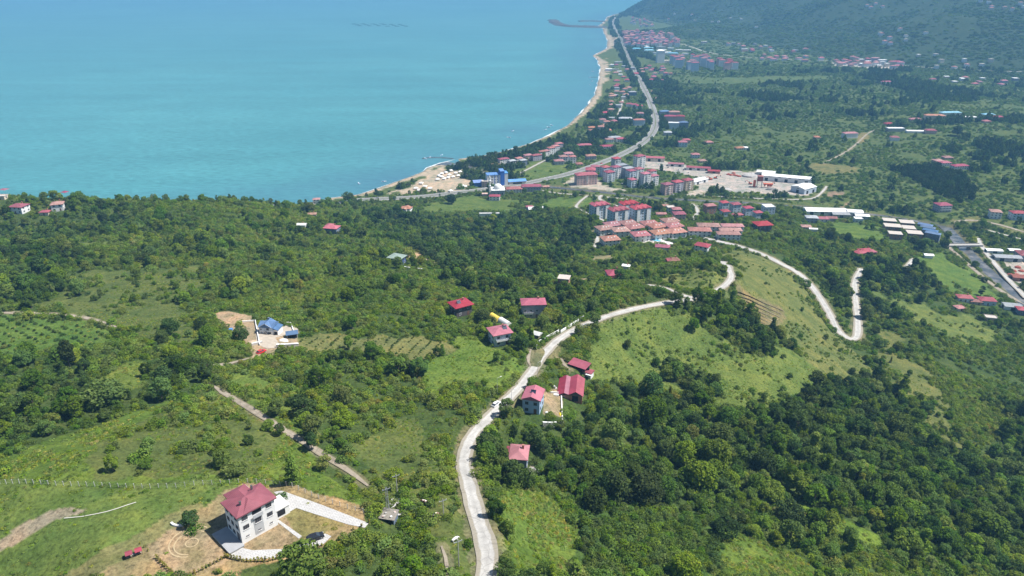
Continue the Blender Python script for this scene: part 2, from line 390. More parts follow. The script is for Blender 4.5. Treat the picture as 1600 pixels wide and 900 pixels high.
# ------------------------------------------------------------------ mesh builder
class MB:
    def __init__(s): s.v = []; s.f = []; s.mi = []
    def add(s, vs, fs, mi=0):
        o = len(s.v); s.v += [tuple(map(float, p)) for p in vs]; s.f += [tuple(i + o for i in f) for f in fs]; s.mi += [mi] * len(fs); return s
    def box(s, x0, y0, z0, x1, y1, z1, mi=0):
        return s.add([(x0,y0,z0),(x1,y0,z0),(x1,y1,z0),(x0,y1,z0),(x0,y0,z1),(x1,y0,z1),(x1,y1,z1),(x0,y1,z1)],
                     [(3,2,1,0),(4,5,6,7),(0,1,5,4),(1,2,6,5),(2,3,7,6),(3,0,4,7)], mi)
    def tube(s, p, q, r0, r1=None, k=8, mi=0, cap=True):
        r1 = r0 if r1 is None else r1
        p, q = Vector(p), Vector(q); d = (q - p).normalized(); a = d.orthogonal().normalized(); b = d.cross(a)
        vs = []
        for c, r_ in ((p, r0), (q, r1)):
            for i in range(k):
                t = 2 * math.pi * i / k; vs.append(c + (a * math.cos(t) + b * math.sin(t)) * r_)
        fs = [(i, (i + 1) % k, k + (i + 1) % k, k + i) for i in range(k)]
        if cap: fs += [tuple(range(k - 1, -1, -1)), tuple(range(k, 2 * k))]
        return s.add(vs, fs, mi)
    def loft(s, rings, mi=0, cap=True):
        k = len(rings[0]); vs = [p for r_ in rings for p in r_]; fs = []
        for j in range(len(rings) - 1):
            for i in range(k): fs.append((j*k+i, j*k+(i+1)%k, (j+1)*k+(i+1)%k, (j+1)*k+i))
        if cap: fs += [tuple(range(k - 1, -1, -1)), tuple((len(rings)-1)*k + i for i in range(k))]
        return s.add(vs, fs, mi)
    def hip(s, w, d, z, h, o=.5, th=.22, mi=0, x=0, y=0, gable=False):
        """hipped (or gabled) roof, ridge along the longer side"""
        W, D = w / 2 + o, d / 2 + o
        ins = 0 if gable else min(W, D) * .95
        if w >= d: ra, rb = (-(W - ins) + x, y, z + h), ((W - ins) + x, y, z + h)
        else: ra, rb = (x, -(D - ins) + y, z + h), (x, (D - ins) + y, z + h)
        lo = [(x-W, y-D, z-th), (x+W, y-D, z-th), (x+W, y+D, z-th), (x-W, y+D, z-th)]
        hi = [(a, b, z + .04) for a, b, _ in lo]
        v = lo + hi + [ra, rb]
        f = [(3,2,1,0), (0,1,5,4), (1,2,6,5), (2,3,7,6), (3,0,4,7)]
        if w >= d: f += [(4,5,9,8), (6,7,8,9), (5,6,9), (7,4,8)]
        else: f += [(5,6,9,8), (7,4,8,9), (4,5,8), (6,7,9)]
        return s.add(v, f, mi)
    def mesh(s, name, mats):
        me = bpy.data.meshes.new(name); me.from_pydata(s.v, [], s.f)
        for m in (mats if isinstance(mats, (list, tuple)) else [mats]): me.materials.append(m)
        me.polygons.foreach_set('material_index', s.mi); me.update(); return me
    def build(s, name, mats, parent=None, label=None):
        o = bpy.data.objects.new(name, s.mesh(name, mats)); COL.objects.link(o)
        if parent: o.parent = parent
        if label: o['label'] = label
        return o
def link(name, me, parent=None, loc=(0,0,0), rz=0, scale=(1,1,1)):
    o = bpy.data.objects.new(name, me); COL.objects.link(o); o.parent = parent; o.location = loc; o.rotation_euler = (0,0,rz); o.scale = scale; return o
def tag(o, label, cat, group=None):
    o['label'] = label; o['category'] = cat
    if group: o['group'] = group
    return o
def thing(name, label, cat, loc, rz=0, group=None):
    o = bpy.data.objects.new(name, None); o.empty_display_size = .5; COL.objects.link(o); o.location = loc; o.rotation_euler = (0,0,rz)
    return tag(o, label, cat, group)
def struct(name, me, kind='structure'):
    o = bpy.data.objects.new(name, me); COL.objects.link(o); o['kind'] = kind; return o

# ------------------------------------------------------------------ land cover (what grows or lies where)
GRASS, FERN, DRY, SOIL, SAND, CONC, MOWN, WOODF, PLAIN, HILLC, ROCK = (.088,.115,.034), (.090,.140,.026), (.20,.185,.07), (.30,.215,.125), (.40,.335,.26), (.40,.375,.345), (.09,.145,.030), (.055,.085,.024), (.082,.115,.034), (.040,.066,.028), (.30,.27,.24)
COVER = [   # polygon in pixels, colour, kind for the planting
 ('mown', (.10,.135,.036), [(-60,757),(345,757),(430,757),(580,805),(575,830),(470,870),(440,915),(-60,915)]),
 ('fern', FERN, [(0,722),(60,690),(130,668),(215,640),(330,612),(395,640),(440,670),(500,705),(560,745),(600,790),(560,795),(480,770),(430,757),(340,757),(180,761),(0,757)]),
 ('grassy', GRASS, [(150,690),(230,645),(330,614),(390,645),(430,690),(410,740),(250,755),(170,745)]),
 ('mown', (.105,.150,.036), [(-60,758),(180,764),(345,762),(335,785),(250,800),(180,850),(110,905),(-60,905)]),
 ('soil', (.27,.225,.165), [(-20,862),(30,825),(70,803),(105,793),(140,794),(130,800),(90,812),(50,838),(5,866),(-20,880)]),
 ('dry', (.185,.175,.075), [(90,905),(150,866),(215,828),(260,800),(310,785),(335,800),(250,840),(180,905)]),
 ('dry', (.27,.205,.11), [(150,905),(195,868),(235,838),(300,800),(322,790),(345,765),(400,758),(440,760),(570,800),(572,822),(520,845),(470,865),(440,905)]),
 ('soil', (.31,.23,.145), [(225,850),(262,818),(320,815),(345,850),(362,870),(320,890),(265,890)]),
 ('soil', (.285,.21,.13), [(330,812),(345,800),(350,772),(382,752),(410,758),(420,770),(440,800),(455,810),(500,830),(470,845),(400,858),(365,858)]),
 ('dry', (.20,.175,.075), [(445,808),(465,795),(540,820),(505,832),(478,840),(455,822)]),
 ('scrubby', GRASS, [(105,470),(125,432),(190,420),(305,417),(318,440),(300,480),(312,520),(282,545),(240,530),(190,508),(110,488)]),
 ('orchard', (.085,.145,.03), [(-60,493),(105,494),(150,505),(190,522),(165,545),(100,548),(-60,545)]),
 ('sapling', (.145,.15,.055), [(455,520),(560,523),(700,524),(705,535),(690,556),(650,568),(560,553),(468,543)]),
 ('meadow', (.105,.160,.030), [(700,545),(725,525),(765,530),(790,552),(818,568),(812,590),(780,608),(700,605),(655,618),(650,598),(680,570)]),
 ('meadow', (.105,.145,.036), [(915,545),(935,515),(985,497),(1035,490),(1095,508),(1120,545),(1210,556),(1240,545),(1290,560),(1345,578),(1335,606),(1260,600),(1200,645),(1140,632),(1050,608),(990,595),(930,590)]),
 ('meadow', (.120,.140,.046), [(1128,388),(1165,392),(1240,432),(1270,470),(1298,520),(1340,552),(1370,590),(1340,600),(1290,590),(1250,560),(1215,522),(1190,500),(1150,455),(1152,425)]),
 ('dry', (.17,.15,.075), [(1148,452),(1170,458),(1222,480),(1226,494),(1205,515),(1190,512),(1160,482)]),
 ('meadow', (.125,.150,.045), [(1022,436),(1060,424),(1122,424),(1132,434),(1110,450),(1085,458),(1040,446)]),
 ('meadow', (.115,.150,.040), [(1385,462),(1440,470),(1500,490),(1555,512),(1545,530),(1510,548),(1490,535),(1440,500),(1400,480)]),
 ('mown', MOWN, [(1428,412),(1450,398),(1492,398),(1510,415),(1560,452),(1540,462),(1490,455),(1465,440)]),
 ('grassy', (.110,.130,.042), [(1360,540),(1395,520),(1425,560),(1470,640),(1530,730),(1515,735),(1440,660),(1385,590)]),
 ('mown', MOWN, [(1290,350),(1340,345),(1385,362),(1392,385),(1330,375)]),
 ('mown', (.095,.140,.034), [(700,325),(740,315),(800,311),(835,318),(780,330),(720,333)]),
 ('mown', (.095,.140,.034), [(660,330),(690,312),(760,306),(790,312),(760,322),(700,332)]),
 ('mown', MOWN, [(845,317),(870,311),(930,310),(905,324),(850,325)]),
 ('mown', (.10,.145,.036), [(785,272),(830,253),(850,252),(905,262),(890,272),(850,280),(800,277)]),
 ('meadow', (.098,.128,.04), [(860,289),(950,300),(1060,311),(1280,316),(1420,338),(1470,349),(1460,356),(1400,345),(1280,328),(1050,318),(900,303),(850,294)]),
 ('sand', SAND, [(600,306),(640,292),(662,272),(690,258),(705,264),(725,272),(740,286),(720,300),(690,299),(660,304)]),
 ('forest', WOODF, [(1028,568),(1060,562),(1105,592),(1118,640),(1085,632),(1045,592)]),
 ('wood', WOODF, [(500,706),(530,722),(552,742),(605,785),(596,800),(560,780),(515,745)]),
 ('wood', WOODF, [(498,850),(520,838),(575,826),(600,815),(648,812),(690,862),(694,905),(455,905),(470,876)]),
 ('wood', WOODF, [(370,885),(400,878),(455,880),(450,910),(365,910)]),
 ('mown', (.11,.135,.045), [(1086,464),(1120,453),(1145,438),(1143,415),(1158,425),(1160,445),(1130,466),(1098,474)]),
 ('meadow', GRASS, [(570,312),(600,302),(640,302),(630,312)]),
 ('yard', (.36,.335,.32), [(1000,246),(1060,256),(1125,268),(1150,268),(1190,268),(1250,285),(1272,288),(1268,306),(1180,302),(1120,297),(1088,292),(1100,280),(1060,270),(1010,262)]),
 ('yard', (.40,.35,.30), [(882,287),(895,278),(915,276),(945,290),(985,298),(975,300),(930,296),(900,293)]),
 ('yard', (.38,.35,.32), [(1100,290),(1125,287),(1128,293),(1085,306),(1070,306)]),
 ('soil', (.30,.235,.16), [(335,490),(360,486),(398,496),(398,508),(470,512),(468,543),(440,548),(400,566),(385,555),(386,530),(350,515)]),
 ('soil', (.33,.245,.15), [(633,395),(650,393),(665,402),(682,408),(680,412),(655,410),(640,412)]),
 ('soil', (.32,.24,.16), [(900,436),(920,434),(925,440),(895,446)]),
 ('yard', (.36,.33,.31), [(1570,410),(1605,412),(1640,440),(1640,470),(1590,440)]),
 ('meadow', (.125,.135,.05), [(1500,345),(1550,345),(1605,365),(1650,385),(1605,372),(1540,352)]),
 ('dry', (.15,.15,.06), [(1250,258),(1290,256),(1345,262),(1335,272),(1290,272)]),
 ('dry', (.20,.17,.07), [(1338,214),(1352,206),(1362,206),(1352,220),(1340,224)]),
 ('mown', (.085,.125,.04), [(1080,122),(1200,120),(1290,118),(1300,124),(1180,130),(1090,132)]),
 ('soil', (.24,.19,.13), [(1300,338),(1320,318),(1335,312),(1330,318)]),
 ('soil', (.24,.18,.13), [(1290,300),(1320,299),(1322,305),(1295,307)]),
 ('fern', FERN, [(780,770),(830,770),(860,790),(905,830),(900,905),(790,905),(785,850)]),
 ('hazel', (.05,.095,.025), [(905,800),(960,790),(1040,800),(1130,780),(1180,800),(1160,860),(1140,910),(900,910)]),
 ('fern', (.10,.16,.026), [(1225,788),(1265,790),(1340,815),(1395,848),(1380,855),(1300,830),(1240,812)]),
 ('fern', FERN, [(1110,820),(1160,830),(1230,860),(1290,905),(1110,905)]),
 ('grassy', (.10,.150,.032), [(365,582),(420,590),(450,620),(470,660),(440,660),(395,632)]),
 ('grassy', GRASS, [(560,700),(620,660),(660,690),(690,730),(735,820),(740,890),(710,905),(690,850),(650,790),(600,760)]),
 ('meadow', (.115,.155,.034), [(200,565),(240,580),(230,610),(190,620),(150,600)]),
 ('meadow', (.10,.14,.034), [(120,377),(180,375),(170,385),(110,388)]),
 ('soil', (.30,.23,.15), [(845,612),(880,612),(880,655),(848,655)]),
 ('sand', (.42,.38,.33), [(812,728),(832,724),(834,740),(820,742)]),
 ('dry', (.22,.20,.11), [(925,400),(960,398),(965,404),(930,410)]),
 ('sand', SAND, [(935,88),(945,95),(952,105),(946,130),(936,128)]),
 ('sand', SAND, [(946,50),(966,62),(964,70),(948,78)]),
 ('yard', (.38,.36,.33), [(1300,98),(1405,104),(1405,110),(1300,104)]),
 ('sand', SAND, [(920,378),(1060,372),(1075,385),(1040,392),(1010,381),(935,386)]) if False else ('yard', (.5,.47,.43), [(1000,374),(1030,372),(1055,380),(1048,386),(1010,381)]),
]
COVERW = [(k, c, castpoly(p)) for k, c, p in COVER]
KIND_ID = {'wood': 0, 'fern': 1, 'grassy': 2, 'mown': 3, 'soil': 4, 'dry': 5, 'meadow': 6, 'orchard': 7, 'sapling': 8, 'sand': 9, 'yard': 10, 'hazel': 11, 'plain': 12, 'hill': 13, 'forest': 14, 'river': 15, 'scrubby': 16}
FORESTW = [castpoly(p) for p in [
 [(862,690),(900,640),(960,620),(1050,615),(1140,640),(1200,650),(1260,605),(1335,608),(1345,560),(1400,600),(1450,640),(1520,745),(1605,640),(1640,905),(1450,890),(1330,815),(1180,775),(1040,790),(905,790),(870,760)],
 [(560,330),(640,338),(760,340),(860,335),(925,350),(930,372),(900,400),(840,430),(760,465),(700,440),(600,360)],
 [(1085,484),(1125,470),(1160,492),(1205,518),(1210,552),(1150,542),(1110,512)],
 [(735,690),(800,660),(900,690),(880,760),(800,765),(750,760)],
 [(0,540),(110,552),(160,600),(230,570),(330,590),(330,610),(210,640),(60,690),(0,715)],
 [(90,340),(160,318),(240,330),(260,365),(150,372),(100,372)],
 [(-40,350),(60,345),(95,380),(112,425),(95,475),(-40,480)],
 [(1300,420),(1335,440),(1335,500),(1320,505),(1290,450)],
 [(1350,400),(1430,420),(1450,470),(1380,460),(1345,520),(1345,440)],
]]
def warp(x, y):
    r_ = np.hypot(x, y); a = np.clip(r_ / 34, 3.0, 26)
    return x + (vnoise(x, y, 9, 31) - .5) * a * 1.2 + (vnoise(x, y, 30, 33) - .5) * a, y + (vnoise(x, y, 9, 37) - .5) * a * 1.2 + (vnoise(x, y, 30, 39) - .5) * a
def classify(x, y, sd=None):
    """planting kind and ground colour at world points"""
    x = np.asarray(x, float); y = np.asarray(y, float)
    r_ = np.hypot(x, y); z = H(x, y); wx, wy = warp(x, y)
    kind = np.zeros(x.shape, int); col = np.empty(x.shape + (3,)); col[:] = WOODF
    pl = (r_ > 900) & (z < 36); kind[pl] = 12; col[pl] = PLAIN
    hl = (r_ > 2250) & (z >= 20); kind[hl] = 13; col[hl] = HILLC
    for p in FORESTW:
        m = inpoly(wx, wy, p); kind[m] = 14
    for k, c, p in COVERW:
        hard = k in ('soil', 'yard', 'dry')
        m = inpoly(wx, wy, p) if not hard else inpoly(x + (wx - x) * .3, y + (wy - y) * .3, p)
        kind[m] = KIND_ID[k]; col[m] = c
    sd = coast_sd(x, y, 60) if sd is None else sd
    wide = 5 + 9 * vnoise(x, y, 150, 71) + np.where(r_ > 1500, 4, 0)
    b = (sd < wide) & (sd > -30); kind[b] = 9; col[b] = SAND
    wet = (sd < 2.5) & (sd > -30); col[wet] = (.22, .19, .15)
    for ln, wd in ((RIVER, 15), (CANAL, 9)):
        d, _ = segdist(x, y, ln, 30); m = d < wd / 2 + 4; kind[m] = 15; col[m] = (.12, .12, .07)
    nr = r_ < 1400
    for nm, wd, surf, ln in ROADW:                       # worn earth along the road edges
        if not nr.any() or surf == 'asphalt': continue
        d, _ = segdist(x, y, ln, wd / 2 + 3.5); m = nr & (d < wd / 2 + .5 + 2.2 * vnoise(x, y, 6, 57) * (surf == 'concrete') + .3); col[m] = col[m] * .6 + np.array((.26, .22, .15)) * .4
    return kind, col

# ------------------------------------------------------------------ ground sheet
def ground_material():
    m, nt, b = new_mat('ground_cover')
    at = N(nt, 'ShaderNodeAttribute', attribute_type='GEOMETRY', attribute_name='cover')
    v = coord(nt)
    n1 = noise(nt, v, .9, 4, .65); n2 = noise(nt, v, .12, 4); n3 = noise(nt, v, .018, 3); n4 = noise(nt, v, 3.2, 2)
    c = mixc(nt, 'MULTIPLY', .8, at.outputs['Color'], ramp(nt, n1, [(.32, grey(.38)), (.5, grey(.95)), (.72, grey(1.4))]))
    c = mixc(nt, 'MULTIPLY', .8, c, ramp(nt, n2, [(.3, (.58, .68, .55)), (.5, (1.0, 1.0, 1.0)), (.68, (1.38, 1.20, 1.12))]))
    c = mixc(nt, 'MULTIPLY', .6, c, ramp(nt, noise(nt, v, .045, 4, .6), [(.32, (.72, .86, .8)), (.68, (1.38, 1.18, 1.0))]))
    c = mixc(nt, 'MULTIPLY', .5, c, ramp(nt, n4, [(.3, grey(.62)), (.65, grey(1.12))]))
    nt.links.new(c, b.inputs['Base Color']); b.inputs['Roughness'].default_value = .95; b.inputs['Specular IOR Level'].default_value = .08
    bump(nt, b, n1, .55, .5)
    return m
def grid_mesh(name, X, Y, Z, keep=None):
    nt_, nl = X.shape
    me = bpy.data.meshes.new(name)
    idx = np.arange(nt_ * nl).reshape(nt_, nl)
    q = np.stack([idx[:-1, :-1], idx[:-1, 1:], idx[1:, 1:], idx[1:, :-1]], -1)[:, :, ::-1]
    if keep is not None: q = q[keep]
    q = q.reshape(-1, 4)
    me.vertices.add(nt_ * nl); me.vertices.foreach_set('co', np.stack([X, Y, Z], -1).astype(np.float32).ravel())
    me.loops.add(q.size); me.loops.foreach_set('vertex_index', q.astype(np.int32).ravel())
    me.polygons.add(len(q)); me.polygons.foreach_set('loop_start', (np.arange(len(q)) * 4).astype(np.int32))
    me.polygons.foreach_set('use_smooth', np.ones(len(q), bool))
    me.update(calc_edges=True); return me
def make_ground():
    kind, col = classify(GX, GY, SD)
    me = grid_mesh('terrain', GX, GY, G)
    a = me.color_attributes.new('cover', 'FLOAT_COLOR', 'POINT')
    a.data.foreach_set('color', np.concatenate([col, np.ones(col.shape[:2] + (1,))], -1).astype(np.float32).ravel())
    me.materials.append(ground_material())
    struct('terrain', me)

# ------------------------------------------------------------------ sea, surf, river
def make_sea():
    m, nt, b = new_mat('sea_water')
    v = coord(nt)
    mp = N(nt, 'ShaderNodeMapping'); mp.inputs['Rotation'].default_value = (0, 0, .5); mp.inputs['Scale'].default_value = (.6, 1.1, 1); nt.links.new(v, mp.inputs[0])
    w1 = noise(nt, mp.outputs[0], .11, 4, .6); w2 = noise(nt, mp.outputs[0], .012, 3); n3 = noise(nt, v, .0016, 3)
    at = N(nt, 'ShaderNodeAttribute', attribute_type='GEOMETRY', attribute_name='shallow')
    c = ramp(nt, n3, [(.3, (.062, .226, .240)), (.7, (.080, .260, .266))])
    c = mixc(nt, 'MULTIPLY', .9, c, ramp(nt, w1, [(.3, grey(.72)), (.7, grey(1.22))]))
    st = N(nt, 'ShaderNodeMapping'); st.inputs['Rotation'].default_value = (0, 0, -.25); st.inputs['Scale'].default_value = (.0012, .011, 1); nt.links.new(v, st.inputs[0])
    c = mixc(nt, 'MULTIPLY', .6, c, ramp(nt, noise(nt, st.outputs[0], 1.0, 4), [(.35, grey(.86)), (.65, grey(1.12))]))
    c = mixc(nt, 'MULTIPLY', .5, c, ramp(nt, w2, [(.3, grey(.86)), (.7, grey(1.12))]))
    sh = N(nt, 'ShaderNodeMath', operation='MULTIPLY'); nt.links.new(at.outputs['Fac'], sh.inputs[0]); sh.inputs[1].default_value = .72
    c = mixc(nt, 'MIX', sh.outputs[0], c, (.055, .135, .20))
    nt.links.new(c, b.inputs['Base Color']); b.inputs['Roughness'].default_value = .32; b.inputs['IOR'].default_value = 1.33; b.inputs['Specular IOR Level'].default_value = .5
    bump(nt, b, w1, .35, 1.2)
    # polar sheet round the viewpoint, fine along the shore, out past the horizon
    th = np.linspace(R(-80), R(50), 330); lr = np.concatenate([np.linspace(math.log(650), math.log(6500), 300), np.linspace(math.log(7000), math.log(60000), 30)])
    U, V = np.meshgrid(th, lr, indexing='ij'); X, Y = np.sin(U) * np.exp(V), np.cos(U) * np.exp(V)
    sd = coast_sd(X, Y, 400)
    s = np.clip(1 + sd / 230, 0, 1) * (.5 + .9 * (fbm(X, Y, 90, 55) - .3))
    me = grid_mesh('sea', X, Y, np.zeros_like(X))
    a = me.attributes.new('shallow', 'FLOAT', 'POINT'); a.data.foreach_set('value', np.clip(s, 0, 1).astype(np.float32).ravel())
    me.materials.append(m); struct('sea', me)
def across_attr(me, n_pts, cols):
    a = me.attributes.new('across', 'FLOAT', 'POINT'); a.data.foreach_set('value', np.tile(np.linspace(-1, 1, cols), n_pts).astype(np.float32)); return me
def ribbon(pts, wd, zoff=0, cols=5):
    """level strip along x,y,z points"""
    p = np.asarray(pts); t = np.gradient(p[:, :2], axis=0); t /= np.hypot(t[:, 0], t[:, 1])[:, None] + 1e-9
    nrm = np.stack([-t[:, 1], t[:, 0]], 1); w = np.asarray(wd) * np.ones(len(p))
    vs, fs = [], []
    for i in range(len(p)):
        for k in range(cols):
            o = (k / (cols - 1) - .5) * w[i]
            vs.append((p[i, 0] + nrm[i, 0] * o, p[i, 1] + nrm[i, 1] * o, p[i, 2] + zoff))
    for i in range(len(p) - 1):
        for k in range(cols - 1): a = i * cols + k; fs.append((a, a + cols, a + cols + 1, a + 1)[::-1])
    return vs, fs
def make_water_edges():
    foam = plain('sea_foam', (.58, .62, .62), .6, .2, .2)
    seg = cc[(cc[:, 0] > -420) & (cc[:, 1] < 5100)]
    p = np.column_stack([seg, np.full(len(seg), .10)])
    w = .25 + 9.0 * np.maximum(0, fbm(seg[:, 0], seg[:, 1], 38, 12) - .50) * 2
    vs, fs = ribbon(p + np.array([-1.5, -.5, 0]), w, 0, 2); mb = MB().add(vs, fs)
    struct('surf_foam', mb.mesh('surf_foam', foam))
    wm, nt, b = new_mat('river_water'); v = coord(nt); n1 = noise(nt, v, .12, 4); 
    nt.links.new(ramp(nt, n1, [(.35, (.05, .06, .065)), (.55, (.12, .12, .115)), (.7, (.20, .19, .18))]), b.inputs['Base Color']); b.inputs['Roughness'].default_value = .25
    for nm, ln, wd, up in (('river', RIVER, 13, 1.1), ('canal', CANAL, 6, .6)):
        z = H(ln[:, 0], ln[:, 1]); z = np.minimum.accumulate(z[::-1])[::-1] if nm == 'x' else np.convolve(np.pad(z, 4, mode='edge'), np.ones(9) / 9, mode='valid')
        vs, fs = ribbon(np.column_stack([ln, z]), wd, up, 3); struct(nm, MB().add(vs, fs).mesh(nm, wm))

# ------------------------------------------------------------------ roads and paving
def road_mat(kind):
    m, nt, b = new_mat(kind + '_road'); v = coord(nt)
    n1 = noise(nt, v, .25, 4); n2 = noise(nt, v, 2.2, 3); n3 = noise(nt, v, .05, 3)
    base = {'concrete': [(.3, (.37, .355, .33)), (.6, (.48, .465, .435))], 'asphalt': [(.3, (.21, .205, .20)), (.7, (.28, .275, .265))], 'dirt': [(.3, (.24, .20, .15)), (.7, (.40, .35, .28))]}[kind]
    c = ramp(nt, n1, base); c = mixc(nt, 'MULTIPLY', .5, c, ramp(nt, n2, [(.3, grey(.72)), (.6, grey(1.05))])); c = mixc(nt, 'MULTIPLY', .5, c, ramp(nt, n3, [(.3, grey(.8)), (.7, grey(1.1))]))
    at = N(nt, 'ShaderNodeAttribute', attribute_type='GEOMETRY', attribute_name='across'); ab = N(nt, 'ShaderNodeMath', operation='ABSOLUTE'); nt.links.new(at.outputs['Fac'], ab.inputs[0])
    if kind != 'asphalt':                                # wheel tracks and earth washed over the edges
        c = mixc(nt, 'MULTIPLY', .55, c, ramp(nt, ab.outputs[0], [(.1, grey(.86)), (.32, grey(1.06)), (.52, grey(1.06)), (.72, grey(.84))]))
        e = N(nt, 'ShaderNodeMath', operation='MULTIPLY_ADD'); nt.links.new(n1, e.inputs[0]); e.inputs[1].default_value = .55; nt.links.new(ab.outputs[0], e.inputs[2])
        c = mixc(nt, 'MIX', ramp(nt, e.outputs[0], [(.80, grey(0)), (.90, grey(.7))]), c, (.25, .215, .15))
    crk = N(nt, 'ShaderNodeTexVoronoi', feature='DISTANCE_TO_EDGE'); crk.inputs['Scale'].default_value = .22; nt.links.new(v, crk.inputs['Vector'])
    c = mixc(nt, 'MULTIPLY', .5, c, ramp(nt, crk.outputs['Distance'], [(.01, grey(.6)), (.03, grey(1))]))
    nt.links.new(c, b.inputs['Base Color']); b.inputs['Roughness'].default_value = .9
    bump(nt, b, n2, .3, .05); return m
def make_roads():
    mats = {k: road_mat(k) for k in ('concrete', 'asphalt', 'dirt')}
    line = plain('road_paint', (.72, .72, .70), .7)
    med = plain('median_grass', (.12, .14, .06), .95)
    for nm, wd, surf, ln in ROADW:
        e = (fbm(ln[:, 0], ln[:, 1], 9, 44) - .5) * (2.0 if surf != 'asphalt' else .4)
        wv = wd + e
        if surf == 'dirt': wv = wv * np.clip(np.minimum(np.arange(len(ln)), np.arange(len(ln))[::-1]) / 4 + .25, 0, 1)
        if nm == 'hill_road': wv = wv + np.interp(np.arange(len(ln)) / len(ln), [0, .84, .90, 1], [0, 0, 3.6, 4.2])
        vs, fs = ribbon(ln, wv, .03, 9); mb = MB().add(vs, fs)
        if surf != 'asphalt':                                    # ragged earth verge a little lower than the carriageway
            struct(nm, across_attr(mb.mesh(nm, mats[surf]), len(ln), 9))
        else:
            struct(nm, across_attr(mb.mesh(nm, mats[surf]), len(ln), 9))
            p = ln.copy(); vs, fs = ribbon(p, 1.8, .12, 2); struct('highway_median', MB().add(vs, fs).mesh('highway_median', med))
            t = np.gradient(p[:, :2], axis=0); t /= np.hypot(t[:, 0], t[:, 1])[:, None]; nr = np.stack([-t[:, 1], t[:, 0]], 1)
            mb = MB()
            for o in (-7.0, 7.0):
                q = p.copy(); q[:, :2] += nr * o; vs, fs = ribbon(q, .3, .05, 2); mb.add(vs, fs)
            struct('road_markings', mb.mesh('road_markings', line))
def drape(name, pxpoly, mat, up=.08, step=1.6, z=None, world=None):
    """flat paving laid over the ground"""
    w = castpoly(pxpoly) if world is None else np.asarray(world)
    x0, y0 = w.min(0); x1, y1 = w.max(0)
    gx, gy = np.meshgrid(np.arange(x0, x1, step), np.arange(y0, y1, step)); gx, gy = gx.ravel(), gy.ravel()
    m = inpoly(gx, gy, w); dd, _ = segdist(gx, gy, np.vstack([w, w[:1]])); m &= dd > step * .4
    bd = []
    for a, b_ in zip(w, np.roll(w, -1, 0)):
        k = max(1, int(np.hypot(*(b_ - a)) / step))
        bd += [a + (b_ - a) * q / k for q in range(k)]
    pts = [Vector(p) for p in bd] + [Vector((a, b_)) for a, b_ in zip(gx[m], gy[m])]
    nb = len(bd)
    v, e, f, *_ = delaunay_2d_cdt(pts, [(i, (i + 1) % nb) for i in range(nb)], [list(range(nb))], 1, 1e-4)
    vx = np.array([(a.x, a.y) for a in v]); vz = H(vx[:, 0], vx[:, 1]) + up
    if z is not None: vz[:] = z
    nv = len(vx); vs = [(a, b_, c) for (a, b_), c in zip(vx, vz)]
    fs = []
    for t in f:
        a, b_, c = [vx[i] for i in t[:3]]
        fs.append(tuple(t) if (b_[0]-a[0])*(c[1]-a[1])-(b_[1]-a[1])*(c[0]-a[0]) > 0 else tuple(reversed(t)))
    return struct(name, MB().add(vs, fs).mesh(name, mat))
def make_paving():
    pave, nt, b = new_mat('paving_concrete'); v = coord(nt); br = N(nt, 'ShaderNodeTexBrick'); br.inputs['Scale'].default_value = .42; br.inputs['Mortar Size'].default_value = .018
    mp = N(nt, 'ShaderNodeMapping'); mp.inputs['Rotation'].default_value = (0, 0, -.5); nt.links.new(v, mp.inputs[0]); nt.links.new(mp.outputs[0], br.inputs[0])
    for s_, c_ in ((1, .50), (2, .45), (3, .27)): br.inputs[s_].default_value = (c_, c_ * .98, c_ * .95, 1)
    c = mixc(nt, 'MULTIPLY', .5, br.outputs[0], ramp(nt, noise(nt, v, .5, 4), [(.3, grey(.75)), (.7, grey(1.05))])); nt.links.new(c, b.inputs['Base Color']); b.inputs['Roughness'].default_value = .9
    drape('driveway', [(428,769),(440,767),(500,788),(562,812),(576,818),(570,825),(545,820),(500,806),(463,794),(433,811),(427,806),(448,790)], pave)
    drape('lower_driveway', [(357,870),(366,854),(395,860),(440,858),(478,846),(508,834),(518,838),(506,850),(478,860),(430,872),(385,875)], pave)
    drape('track_pad', [(604,779),(622,776),(648,795),(634,799),(616,809),(600,801)], pave)
    drape('garden_path', [(431,814),(435,812),(472,838),(467,842)], pave)
    drape('pool_terrace', [(1003,375),(1015,371),(1032,373),(1052,380),(1050,384),(1030,379),(1010,379)], plain('pool_deck', (.62, .60, .56)), .3)
    wm = plain('pool_water', (.10, .42, .58), .15, .05); drape('swimming_pool', [(1015,375.3),(1020,373.8),(1033,376),(1031,378.2)], wm, .42)
    drape('house_yard', [(398,500),(401,538),(418,545),(440,543),(430,528),(467,516),(455,505)], plain('yard_gravel', (.38, .33, .27), .95, .25), .10)
    drape('village_court', [(1042,372),(1052,367),(1056,371),(1046,378)], pave, .25)
    drape('villa_forecourt', [(1075,373),(1088,370),(1092,374),(1080,378)], pave, .25)
    drape('lagoon', [(668,250),(690,249),(706,252),(722,262),(715,266),(702,259),(684,258),(672,256)], bpy.data.materials['river_water'], .12, 6)
    # terraced field below the bend: low banks following the slope
    mb = MB(); bank = plain('terrace_bank', (.26, .22, .14), .95, .3)
    for k in range(7):
        f = k / 6
        p = smooth_line(castpoly([(1150 + 12 * f, 455 + 36 * f), (1172 + 8 * f, 462 + 38 * f), (1196 + 6 * f, 474 + 34 * f), (1224 - 18 * f, 486 + 28 * f)]), 2)
        z = H(p[:, 0], p[:, 1]); vs, fs = ribbon(np.column_stack([p, z]), .7, .16, 3); mb.add(vs, fs)
        vs, fs = ribbon(np.column_stack([p + np.array([0, -.7]), z]), 1.0, .10, 2); mb.add(vs, fs)
    struct('terraced_field', mb.mesh('terraced_field', bank))
    # ring marks mown into the dry lawn
    for rr_ in (1.4, 4.6):
        pass
